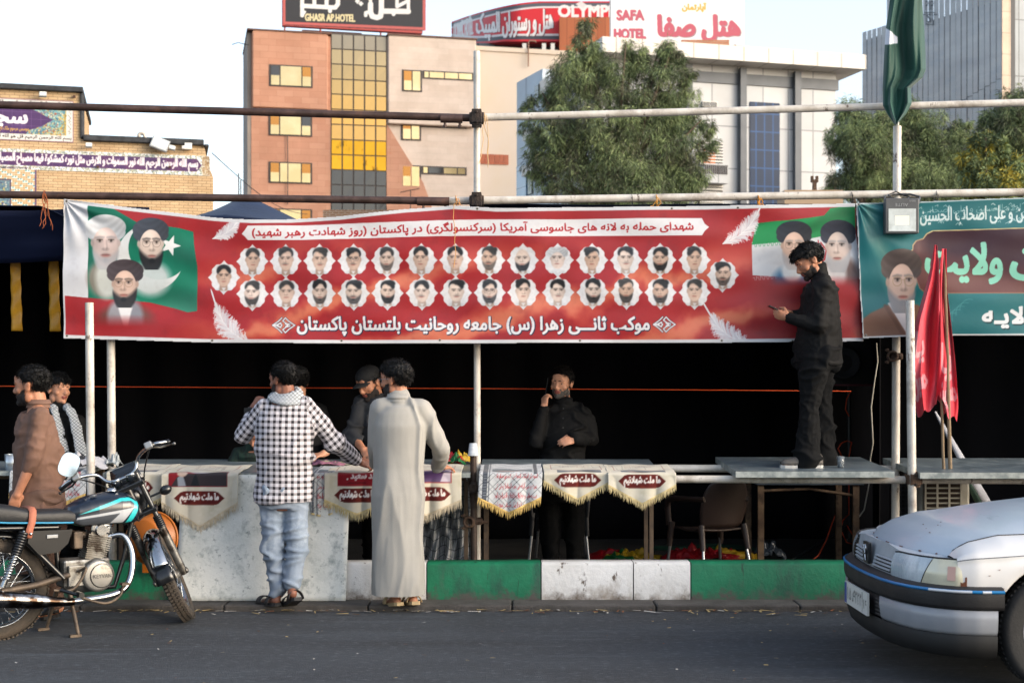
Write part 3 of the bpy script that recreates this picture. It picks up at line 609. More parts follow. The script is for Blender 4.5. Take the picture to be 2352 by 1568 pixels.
m=M();mk=pm("logo_ink","#3a4650",.6)
def pmap(u,v):
 k=(u-UC)/F;t=(k*c0.y-c0.x)/(dv.x-k*dv.y);p=c0+dv*t+nrm*.06;return Vector((p.x,p.y,EYE-(v-HV)*p.y/F))
m.text("PIP",lambda a,b:pmap(a,b),(2127,24,2146,2),bold=.0);m.text("S",lambda a,b:pmap(a,b),(2131,52,2140,32))
for(a,b,c_,d)in((2125,28,2148,30),(2128,30,2129.5,56),(2144,30,2145.5,56),(2128,56,2145.5,57.5),(2118,33,2128,34.5),(2146,33,2154,35)):m.add([pmap(a,b),pmap(c_,b),pmap(c_,d),pmap(a,d)],[(0,1,2,3)])
m.build("lettering",mk,HM)
# ---- rooftop signs: canvases at their own distance and size
PRINT=pm("sign_face","#ffffff",.45,attr=True,spec=.4)
def rot_plane(F_,off):
 def fn(U,V):
  k=(U-UC)/F;x0=F_.x0+F_.sn*off;y0=F_.y0-F_.c*off;t=(k*y0-x0)/(F_.c-k*F_.sn);Y=y0+t*F_.sn;return x0+t*F_.c,Y,EYE-(V-HV)*Y/F
 return fn
t=A.thing("hotel_sign","black rooftop sign with white Persian lettering and red frame","sign","rooftop hotel signs")
SL=lambda x:(x-650)*.054
cv=Canvas(650,-60,978,80,.8,"#2b2a2e");cv.a+=(cv.noise(30,3)[...,None]-.5)*.03
fr="#c9615c"
cv.poly([(650,-60),(655.5,-60),(655.5,78),(650,78)],fr);cv.poly([(971,-60),(979,-60),(979,80),(971,80)],fr);cv.poly([(650,50),(978,63.5),(978,70),(650,56)],fr)
wc="#efece8"
def thick(pts,wd=11):cv.line(pts,wd,wc)
thick([(851,10),(851,-30)],7);thick([(851,10),(851,28),(855,38),(866,41),(874,38),(876,26),(876,-60)],12);thick([(840,36),(840,30),(848,28)],8)
thick([(876,26),(938,27)],12);thick([(938,27),(938,-6),(912,-6),(912,16),(934,4)],8);thick([(904,25),(904,33)],9)
thick([(694,-60),(694,36)],9);thick([(694,36),(700,28)],6);thick([(694,14),(770,18),(776,10),(776,-20)],10);thick([(722,14),(722,-30)],9);thick([(750,14),(750,-30)],9);thick([(758,18),(758,26)],9)
cv.poly([(821,-4),(827,3),(821,10),(815,3)],wc);cv.poly([(829,3),(835,9),(829,15),(823,9)],wc);cv.line([(786,-6),(830,-4),(831,-14)],4,wc)
cv.text("GHASR AP.HOTEL",(701,32,815,48),"#e8d9a8",.9,lambda x:(x-701)*.02)
o=cv.build("sign_panel",PRINT,rot_plane(A,-1.),t,keep=lambda U,V:V<57.5+(U-650)*.044)
m=M();a=A.sY(650)[0];b=A.sY(978)[0];zb=A.sz(650,57)[1];m.bx((a+.02,1.02,zb+.2),(b-.05,1.5,zb+4.));m.build("sign_box",pm("sign_box_red","#a8433f",.6),t,True)
m=M()
for u in(657,740,880,962):s=A.sY(u)[0];m.tube([(s,1.3,ztop-.6),(s,1.3,zb+.3)],.06,8)
m.build("leg",pm("sign_leg_red","#9c4a44",.6),t,True)
m=M();m.bx((A.sY(700)[0],2.2,ztop),(A.sY(840)[0],5.2,A.sz(700,50)[1]));m.build("roof_room",MARB,H,True)
m=M();s=A.sY(990)[0];m.add([(A.sY(930)[0],3,A.sz(930,72)[1]),(A.sY(1035)[0],3,A.sz(930,64)[1]+.2),(A.sY(1030)[0],6,A.sz(930,60)[1]+.4),(A.sY(920)[0],6,A.sz(930,60)[1])],[(0,1,2,3)]);o=m.build("roof_awning",pm("awning_dark","#2d3034",.6),H,True);o.modifiers.new("thickness",'SOLIDIFY').thickness=.1
m=M();m.bx((A.sY(892)[0],2.,A.sz(888,84)[1]),(A.sY(1030)[0],2.3,A.sz(888,73)[1]));m.build("roof_parapet",pm("white_block","#d9d6d2",.8),H,True)
t=thing("restaurant_sign","curved red rooftop sign with white Persian and Latin hotel lettering","sign",(px(1250,112),112,22),0,"rooftop hotel signs")
cv=Canvas(1037,-14,1404,110,.8,"#dc2a33");vt=lambda u:3+47*np.clip((1250-u)/213,0,1)**1.7;vb=lambda u:96+5*np.sin(np.clip((u-1037)/120,0,1)*math.pi)
def band(f0,f1,c):
 for_=np.clip((cv.V-(vt(cv.U)+f0))/1.0+.5,0,1)*np.clip(((vt(cv.U)+f1)-cv.V)/1.0+.5,0,1);cv.mix((slice(None),slice(None)),for_,c)
def bandb(f0,f1,c):
 for_=np.clip((cv.V-(vb(cv.U)+f0))/1.0+.5,0,1)*np.clip(((vb(cv.U)+f1)-cv.V)/1.0+.5,0,1);cv.mix((slice(None),slice(None)),for_,c)
band(4,12,"#59606a");band(12,16,"#e8e8e8");bandb(-18,-13,"#e8e8e8");bandb(-13,-5,"#4a4f58")
cv.text("هتل و رستوران المپیک",(1096,22,1272,86),"#6a1218",1.5,lambda x:10-(x-1096)*.06)  # dark offset copy paints the shadow of the white letters
cv.text("هتل و رستوران المپیک",(1094,21,1270,85),"#f6f5f4",1.5,lambda x:10-(x-1096)*.06)
cv.text("OLYMPI",(1283,13,1403,39),"#f6f4f2",1.8);cv.poly([(1322,10),(1335,3),(1348,12),(1339,20)],"#e8e6e4")
cv.text("OLYMPIC HOTEL",(1041,56,1086,92),"#e9e6e4",1.,lambda x:-(x-1041)*.28);cv.text("قصر",(1058,44,1082,62),"#e9e6e4",1.4,lambda x:-(x-1041)*.2)
def curve(U,V):
 Y=112+9*np.clip((1200-U)/160,0,1)**2;return(U-UC)*Y/F,Y,EYE-(V-HV)*Y/F
cv.build("sign_face",PRINT,curve,t,keep=lambda U,V:(V>vt(U))&(V<vb(U)))
m=M();P=[]
for u in range(1040,1404,14):
 Y=112+9*max(0,min(1,(1200-u)/160))**2;P.append([Vector((px(u,Y),Y+.15,EYE-(float(vb(u))-1-HV)*Y/F)),Vector((px(u,Y),Y+.15,EYE-(float(vt(u))+1-HV)*Y/F)),Vector((px(u,Y),Y+2,EYE-(float(vt(u))+1-HV)*Y/F)),Vector((px(u,Y),Y+2,EYE-(float(vb(u))-1-HV)*Y/F))])
m.grid(P,0,True);m.build("sign_back",pm("sign_back_red","#9a1f26",.6),t)
H3=thing("rooftop_block","dark rooftop plant rooms and wood clad tower under the red curved sign","building",(px(1300,113),113,0))
m=M();m.bx((px(1060,114),114.2,0),(px(1300,114),122,EYE+792*114/F));m.build("plant_room",pm("plant_grey","#565b60",.7,brick=(1.4,6,.04,"#2f3336"),col2="#6d747a",vs=1),H3)
m=M();m.bx((px(1285,111),111,0),(px(1420,111),118,EYE+850*111/F));m.build("wood_tower",pm("wood_cladding","#b0643c",.6,col2="#9c5430",vs=1.2,stretch=(2,1,.2),brick=(.6,40,.02,"#7c4226")),H3)
m=M()
for u in(1200,1245,1265):m=M();m.bx((px(u,110.5),110.4,EYE+775*110/F),(px(u+9,110.5),110.8,EYE+793*110/F));m.build("rooftop_cooler",ALU_W,H3)
t=thing("hotel_sign","white rooftop sign with raised pink Latin and Persian hotel name","sign",(px(1556,75),75,17),0,"rooftop hotel signs")
cv=Canvas(1403,-40,1710,108,.8,"#e6e7ea");cv.a+=(cv.noise(60,5)[...,None]-.5)*.03
for x in range(1403,1710,34):cv.line([(x,-40),(x,108)],.6,"#c3c4c8")
pk,pd="#b84e62","#f2f2f2"  # each name gets a grey offset copy, a painted shadow of the letters
for(s,b)in(("SAFA",(1417,24,1478,46)),("HOTEL",(1411,67,1482,88))):cv.text(s,(b[0]+1.5,b[1]+1.5,b[2]+1.5,b[3]+1.5),"#8f7f86",1.6);cv.text(s,b,pk,1.6)
cv.text("هتل صفا",(1514,38,1700,98),"#8f7f86",3.2);cv.text("هتل صفا",(1512,36,1698,96),pk,3.2);cv.text("آپارتمان",(1567,8,1622,28),"#c9a43c",1.4)
Gs=Fac(1403,74,10);cv.build("sign_panel",PRINT,rot_plane(Gs,0),t,keep=lambda U,V:V<107-(U-1403)*.008)
m=M();a,z0_=Gs.sz(1403,107);b,_=Gs.sz(1709,107);mw_=Matrix.Translation((Gs.x0,Gs.y0,0))@Matrix.Rotation(Gs.a,4,'Z');m.bx((a+.05,.02,z0_+.05),(b-.05,.45,z0_+3.4));m.v=[tuple(mw_@Vector(p))for p in m.v];m.build("sign_box",ALU_W,t)
m=M()
for u in(1480,1560,1650,1690):q=W(u,106,74.8);m.tube([q+Vector((0,.2,.1)),Vector((q.x,q.y+.2,G.sz(1590,113)[1]-.5))],.07,8)
m.build("leg",ALU_D,t)
t=thing("rooftop_room","small brick rooftop room seen under the white sign","building",(px(1640,72),72,17))
m=M();m.bx((px(1560,72),71,16),(px(1668,72),74,EYE+(890-103)*72/F));m.build("wall",pm("roof_brick","#b57a5c",.9,brick=(.3,.1,.015,"#a58a78"),col2="#a96e50",vs=1),t)
# ------------------------------------------------------------------ brick shrine front at the left
Q=Fac(0,31,14);HQ=Q.thing("brick_mosque","yellow brick mosque front with stepped parapet and tiled calligraphy bands","building")
YB_=pm("yellow_brick","#c6ab86",.85,col2="#ba9c76",vs=2.,brick=(.2,.062,.0045,"#6b543c"),bump=.1,bs=30)
s0=Q.sY(-420)[0];s1=Q.sY(186)[0];s2=Q.sY(468)[0];s3=Q.sY(490)[0];zA=Q.sz(0,203)[1];zB=Q.sz(186,320)[1]
m=M();m.prism([Vector((s0,0,0)),Vector((s3,0,0)),Vector((s3,0,Q.sz(490,408)[1])),Vector((s3-.07,0,Q.sz(490,390)[1])),Vector((s3-.17,0,Q.sz(480,352)[1])),Vector((s2,0,zB)),Vector((s1,0,zB)),Vector((s1,0,zA)),Vector((s0,0,zA))],(0,0,0),(0,4,0));m.build("brick_wall",YB_,HQ,True)
m=M();TARR=pm("bitumen_edge","#1e1f22",.7,bump=.6,bs=12,col2="#34363a",vs=8)
m.bx((s0,-.12,zA-.02),(s1+.05,4,zA+.1));m.bx((s1-.02,-.06,zB+.02),(s1+.05,.5,zA-.021));m.bx((s1+.051,-.12,zB-.04),(s2,4,zB+.09));m.bx((s2+.001,-.1,Q.sz(470,345)[1]+.06),(s3-.1,2,Q.sz(470,345)[1]+.12));m.build("roof_edge",TARR,HQ,True,bevel=.02)
def tile_panel(u0,v0,u1,v1,paint,name,st=.7):
 """painted tilework in the wall's own plane; canvas in facade-aligned pixels"""
 cv=Canvas(u0,v0,u1,v1,st,"#ffffff");paint(cv);Yr=Q.sY(u0)[1]
 def fn(U,V):return Q.sY_(U),0*U,0*U
 def fn(U,V):
  k=(U-UC)/F;tt=(k*Q.y0-Q.x0)/(Q.c-k*Q.sn);Y=Q.y0+tt*Q.sn;zz=EYE-(V-HV)*Yr/F;return Q.x0+tt*Q.c+Q.sn*.02,Y-Q.c*.02,zz
 return cv.build(name,pm("glazed_tile","#ffffff",.3,attr=True,spec=.5),fn,HQ)
def arab(cv,x0,y0,x1,y1,n,seed,cols):
 r=random.Random(seed)
 for i in range(n):cv.ell(r.uniform(x0,x1),r.uniform(y0,y1),r.uniform(1,3),r.uniform(.8,2),r.choice(cols),.85,.8,r.random()*3)
def ribbon_band(cv):
 arab(cv,-70,338,480,384,2600,1,["#8d9a86","#a9b3a0","#6f7f86","#c2b892","#b9bda9"]);cv.rect(-70,346,452,376,"#5a2a5e");n=cv.noise(26,4);cv.mix((slice(None),slice(None)),((cv.V>346)&(cv.V<376)&(cv.U<452))*np.clip((n-.42)*4,0,1)*.8,"#45245f")
 for x in range(-66,452,17):cv.line([(x,346),(x,376)],.5,"#7a4a7c")
 cv.poly([(452,346),(463,361),(452,376)],"#5a2a5e");cv.rect(464,338,482,385,"#d8cdb8");arab(cv,465,340,481,383,120,2,["#a98a5c","#b89a72","#8a6a4a"])
 cv.text("بسم الله الرحمن الرحیم الله نور السموات و الارض مثل نوره کمشکوة فیها مصباح المصباح فی زجاجة",(-62,347,454,375),"#e9e2e6",1.1)
 cv.text("بسم الله الرحمن الرحیم الله نور السموات و الارض مثل نوره",(20,352,448,366),"#ded4dc",.3,op=.45)
tile_panel(-70,338,482,385,ribbon_band,"calligraphy_band")
def plaque(cv):
 wn=(slice(None),slice(None));cv.rect(-70,223,168,318,"#e6e1da");cv.rect(-70,239,152,303,"#c2a24e");arab(cv,-20,239,152,303,1100,3,["#8d7a34","#d1bb6e","#7a8f86","#a58a3a"])
 cv.poly([(-70,239),(150,239),(150,252),(134,262),(148,272),(140,284),(118,292),(96,303),(-70,303)],"#5b8d99");arab(cv,60,240,146,302,700,4,["#7fb0b4","#3f6f86","#c9b45a","#b05a3a","#9cc4c0","#d6d2b0"])
 cv.poly([(-70,239),(56,239),(86,250),(122,268),(96,284),(66,294),(60,303),(-70,303)],"#4b2560");cv.mix(wn,((cv.U<60)&(cv.V>239)&(cv.V<303))*np.clip((cv.noise(22,9)-.4)*3,0,1)*.5,"#5f3878")
 for x in range(-60,120,22):cv.line([(x,240),(x,302)],.5,"#7b5a90")
 for y in(252,268,284):cv.line([(-70,y),(110,y)],.5,"#7b5a90")
 cv.text("سجاد",(-50,246,62,286),"#efeaf2",2.2);cv.text("موسس مرحوم ملک تاج جوادی",(-24,287,66,299),"#c59a52",.6)
 cv.text("الحمد لله رب العالمین الرحمن الرحیم مالک یوم الدین ایاک",(-66,226,164,237),"#4a4440",.5);cv.text("بسم الله الرحمن الرحیم قل هو الله احد الله الصمد",(-66,305,164,316),"#4a4440",.6)
 for k in range(14):cv.line([(156+(k%3)*3,242+k*4.2),(163-(k%2)*4,245+k*4.2)],1.1,"#5a524c")
 for p in(((-70,223),(168,223)),((168,223),(168,318)),((-70,318),(168,318))):cv.line(p,1.6,"#7a3b44")
tile_panel(-70,222,169,319,plaque,"tiled_plaque")
def girih(cv):
 for i in range(-80,330,6):
  for j in range(376,540,5):
   if(i*7+j*3)%11<3:cv.rect(i,j,i+4,j+3.4,"#4f9a9c")
   else:cv.rect(i,j,i+5.6,j+4.6,"#c4a06c" if(i+j)%4 else "#cdae7e")
 for b in(((-80,382),(82,382)),((82,382),(82,540)),((310,440),(310,540))):cv.line(b,4,"#5c3a66")
 cv.rect(-80,412,22,540,"#5f7d8c");arab(cv,-78,414,20,500,500,6,["#c9b45a","#3b3560","#8fb0ac","#d8d0c0"]);cv.line([(-80,410),(24,410),(24,540)],3,"#3c3158")
tile_panel(-70,379,84,520,girih,"geometric_tilework",1.)
m=M();c=Vector((Q.sY(332)[0],.9,zB));m.tube([c,c+Vector((0,0,.28)),c+Vector((-.03,0,.33)),c+Vector((-.09,0,.345)),c+Vector((-.13,0,.32)),c+Vector((-.135,0,.26))],.042,12);o=m.build("vent_pipe",pm("pale_pipe","#b5aca0",.5,metal=.3),HQ,True)
def flood(parent_f,u,v,s,tilt,label):
 sx,zz=parent_f.sz(u,v);mw_=Matrix.Translation((parent_f.x0,parent_f.y0,0))@Matrix.Rotation(parent_f.a,4,'Z');p=mw_@Vector((sx,-.18,zz));t=thing("wall_floodlight",label,"floodlight",p,parent_f.a,"floodlights on the mosque wall")
 rt=Matrix.Rotation(tilt,3,'Y')@Matrix.Rotation(R(-25),3,'X');m=M();m.box((0,0,0),(s*1.3,.06,s),rot=rt);m.build("housing",pm("lamp_grey","#8d9296",.5),t,True,bevel=.01)
 m=M();m.box(rt@Vector((0,-.034,0)),(s*1.1,.006,s*.8),rot=rt);m.build("lens",pm("lamp_lens","#cfd3cc",.2,spec=.7),t,True)
 m=M();m.tube([(0,.02,0),(0,.18,.02)],.015,6);m.build("bracket",ALU_D,t,True)
flood(Q,367,334,.3,.35,"large tilted floodlight on the mosque's lower parapet")
flood(Q,100,221,.12,0,"small dark floodlight above the tiled plaque");flood(Q,205,337,.11,0,"small dark floodlight at the middle of the calligraphy band");flood(Q,395,343,.11,.2,"small dark floodlight near the mosque's right corner")
m=M();sx,zz=Q.sz(432,338);m.box((sx,-.1,zz),(.16,.12,.14));m.box((sx-.1,-.16,zz-.04),(.08,.12,.07));m.build("security_camera",pm("cam_white","#d8d6d2",.5),HQ,True,bevel=.01)
for u in(171,225,390):sx,zz=Q.sz(u,222 if u<200 else 383);m=M();m.tube([(sx,.02,zz),(sx,-.12,zz-.02)],.03,8);m.build("water_spout",pm("spout_rust","#4a2f26",.7),HQ,True)
m=M();a,b=Vector((px(478,31),31.4,EYE+540*31.3/F)),W(705,492,60);m.tube([a.lerp(b,k/12)-Vector((0,0,.35*math.sin(k/12*math.pi)))for k in range(13)],.012,5);tag(m.build("overhead_wire",WIRE),"thin dark wire sagging from the mosque corner towards the hotel","wire")
m=M();q=A.sz(578,105);m.tube([(q[0]-.2,-.1,q[1]),(q[0]-.9,-.2,q[1]+.1),(q[0]-1.3,-.2,q[1]-.05)],.03,5);m.build("bracket_wire",WIRE,H,True)
m=M();a=A.sz(660,312);b=A.sz(660,470);m.tube([(a[0],-.1,a[1]),(a[0]+.03,-.12,(a[1]+b[1])/2),(a[0],-.1,b[1])],.035,5);m.build("facade_cable",pm("dark_cable","#5b4d46",.7),H,True)
t=thing("tv_aerial","grey television aerial standing in front of the marble hotel wing","aerial",W(943,470,85));m=M();p=W(943,436,85);m.tube([W(943,480,85),p],.03,6);m.build("mast",ALU_D,t)
m=M();m.tube([p+Vector((-.6,0,-.15)),p+Vector((.5,.3,.12))],.025,6)
for k in range(6):c=(p+Vector((-.6,0,-.15))).lerp(p+Vector((.5,.3,.12)),k/5);m.tube([c+Vector((-.06,.3,.02)),c+Vector((.06,-.3,-.02))],.014,5)
m.build("boom",ALU_D,t)
for u in(548,553):m=M();m.tube([W(u,480,60),W(u,398+(u-548)*3,60)],.03,6);tag(m.build("rebar_rod",pm("rebar","#4a4340",.8)),"thin steel rod %s standing between the mosque and the hotel"%("taller" if u==548 else "shorter"),"steel rod","rods behind the roof tarpaulin")
t=thing("pipe_stand","rusty twin pipe heads rising above the banner beside the grey building","pipe stand",W(1872,440,30));m=M();m.bx(W(1868,470,30),W(1876,412,30)+Vector((0,.1,0)));m.bx(W(1864,418,30),W(1869,404,30)+Vector((0,.1,0)));m.bx(W(1875,418,30),W(1880,404,30)+Vector((0,.1,0)));m.build("post_heads",RUSTC,t)
m=M();m.box(W(1860,462,29.5),(1.2,.8,.35));m.build("base",pm("tan_base","#a08a72",.9),t)
# ------------------------------------------------------------------ trees
LEAF={k:pm("leaf_"+k,a,.75,col2=b,vs=1.3,vlo=.35,vhi=.65,spec=.25)for k,a,b in(("fresh","#8a9868","#6e7e55"),("mid","#5c694a","#4a563b"),("dull","#636450","#4e5041"),("gold","#a8963a","#86843a"))}
BARK=pm("bark","#5f5144",.95,col2="#4a3d33",vs=4,bump=.6,bs=18)
def tree(name,label,base,clumps,trunk,n,ll,lw,droop,seed,mats,group,mixw=(.4,.35,.25),top_fresh=True):
 """clumps: (x, z, rx, rz) relative to base; ry from rx. Leaves are long drooping blades scattered through each clump, denser to its skin"""
 r=np.random.default_rng(seed);t=thing(name,label,"tree",base,0,group);V=[];MI=[]
 vol=np.array([c[2]*c[3]for c in clumps]);cnt=(n*vol/vol.sum()).astype(int)
 for(cx,cz,rx,rz),k in zip(clumps,cnt):
  cy=r.uniform(-.5,.5)*rx*1.2;sub=max(6,int(k/120))
  sc=r.normal(size=(sub,3));sc/=np.linalg.norm(sc,axis=1)[:,None];sc*=(r.random((sub,1))**.4)*1.08;sc=sc*[rx,rx,rz]+[cx,cy,cz];sr=r.uniform(.16,.36,(sub,1))*rx
  idx=r.integers(0,sub,k);d=r.normal(size=(k,3));d/=np.linalg.norm(d,axis=1)[:,None];rad=r.random((k,1))**.5;P=sc[idx]+d*rad*sr[idx]*[1,1,1.35]
  dirn=d*[.8,.8,.5]+r.normal(size=(k,3))*.35;dirn[:,2]-=droop;dirn/=np.linalg.norm(dirn,axis=1)[:,None];sd_=np.cross(dirn,r.normal(size=(k,3)));sd_/=np.linalg.norm(sd_,axis=1)[:,None]
  l=ll*r.uniform(.6,1.3,(k,1));w_=lw*r.uniform(.7,1.3,(k,1));b=dirn.copy();b[:,2]-=.5;b/=np.linalg.norm(b,axis=1)[:,None]
  V.append(np.stack([P,P+dirn*l*.45+sd_*w_,P+(dirn*.45+b*.55)*l,P+dirn*l*.45-sd_*w_],1))
  u=r.random(sub);tone=np.where(u<mixw[0],0,np.where(u<mixw[0]+mixw[1],1,2));
  tone=tone[idx];MI.append(np.where(r.random(k)<.2,r.integers(0,3,k),tone))
 V=np.concatenate(V).reshape(-1,3);MI=np.concatenate(MI);q=np.arange(len(V)).reshape(-1,4);me=bpy.data.meshes.new("crown")
 me.vertices.add(len(V));me.vertices.foreach_set("co",V.ravel());me.loops.add(q.size);me.loops.foreach_set("vertex_index",q.ravel().astype(np.int32));me.polygons.add(len(q));me.polygons.foreach_set("loop_start",np.arange(0,q.size,4,dtype=np.int32))
 for k in mats:me.materials.append(LEAF[k])
 me.polygons.foreach_set("material_index",MI.astype(np.int32));me.update(calc_edges=True);link_mesh("crown",me,t,True)
 m=M();m.tube([(0,0,0),(trunk[0]*.1,0,trunk[1]*.5),(trunk[0]*.3,.1,trunk[1])],[trunk[2],trunk[2]*.7,trunk[2]*.5],10)
 for(cx,cz,rx,rz)in clumps:c=Vector((cx*.9,r.uniform(-.3,.3),cz+rz*.4));a=Vector((trunk[0]*.2,0,trunk[1]*.75));mid=a.lerp(c,.45)+Vector((0,0,.2));m.tube([a,mid,c],[trunk[2]*.42,trunk[2]*.26,.015],7)
 m.build("trunk",BARK,t,True);return t
def cl(base_u,Y,lst):s=Y/F;return[((u-base_u)*s,EYE+(HV-v)*s,ru*s,rv*s)for u,v,ru,rv in lst]
TY=42
tree("willowy_tree","large drooping evergreen tree in front of the grey panel building",(px(1400,TY),TY,0),cl(1400,TY,[(1342,105,34,60),(1325,190,62,70),(1400,190,58,72),(1460,140,34,45),(1535,135,32,42),(1500,210,70,70),(1560,250,50,75),(1262,235,36,44),(1215,262,22,24),(1290,300,62,70),(1380,310,75,80),(1480,320,75,75),(1560,350,55,75),(1622,300,18,34),(1595,400,34,60),(1255,370,46,60),(1330,410,70,70),(1430,420,80,70),(1520,430,60,60),(1240,320,24,30),(1580,170,20,30),(1640,330,10,20),(1350,70,14,26),(1440,112,18,24),(1530,112,14,22),(1558,125,16,24),(1228,222,14,16),(1204,290,14,12),(1230,400,18,14),(1270,440,24,18),(1612,350,16,16),(1632,285,8,16)]),(.3,8.5,.32),110000,.22,.0085,.6,3,("fresh","mid","dull"),None,(.38,.37,.25))
RY=50
tree("willowy_tree","feathery light green tree between the grey building and the flag post",(px(1985,RY),RY,0),cl(1985,RY,[(1960,270,40,42),(1925,330,30,40),(1985,330,60,60),(1945,420,40,36),(2010,400,55,60),(1905,440,20,20),(2035,290,30,40)]),(.2,7.5,.3),42000,.23,.0095,.5,5,("fresh","mid","dull"),"trees behind the teal banner",(.55,.3,.15))
tree("willowy_tree","dense green tree just right of the flag post",(px(2130,RY),RY+2,0),cl(2130,RY+2,[(2110,280,48,46),(2160,300,50,50),(2100,360,60,60),(2180,370,60,60),(2140,430,80,50),(2215,430,40,50),(2225,350,40,50),(2245,300,26,30),(2060,330,40,50),(2040,420,40,50)]),(.2,7.5,.3),60000,.23,.0095,.5,6,("fresh","mid","dull"),"trees behind the teal banner",(.5,.32,.18))
tree("flowering_tree","tree with yellow blossom clusters at the right",(px(2270,44),44,0),cl(2270,44,[(2255,330,26,26),(2290,350,30,30),(2240,380,36,40),(2320,400,40,40),(2280,430,60,36)]),(.2,6,.2),20000,.22,.018,.25,8,("gold","mid","fresh"),"trees behind the teal banner",(.34,.33,.33))
tree("dark_tree","darker tall tree at the right edge behind the flowering tree",(px(2330,56),56,0),cl(2330,56,[(2345,240,40,44),(2300,290,50,50),(2350,320,60,60),(2260,310,30,30),(2330,400,80,70)]),(.2,9,.3),34000,.3,.015,.4,9,("mid","dull","fresh"),"trees behind the teal banner",(.6,.3,.1))
for i,x in enumerate((-34,-21,-9,4,16,29)):
 tree("street_tree","street tree across the road behind the viewer",(x,-34-(i%2)*4,0),[(0,5.2,4.2,2.6),(1.5,7.,3.,1.8)],(.2,5,.3),2600,.9,.2,.3,30+i,("mid","dull","fresh"),"street trees across the road")
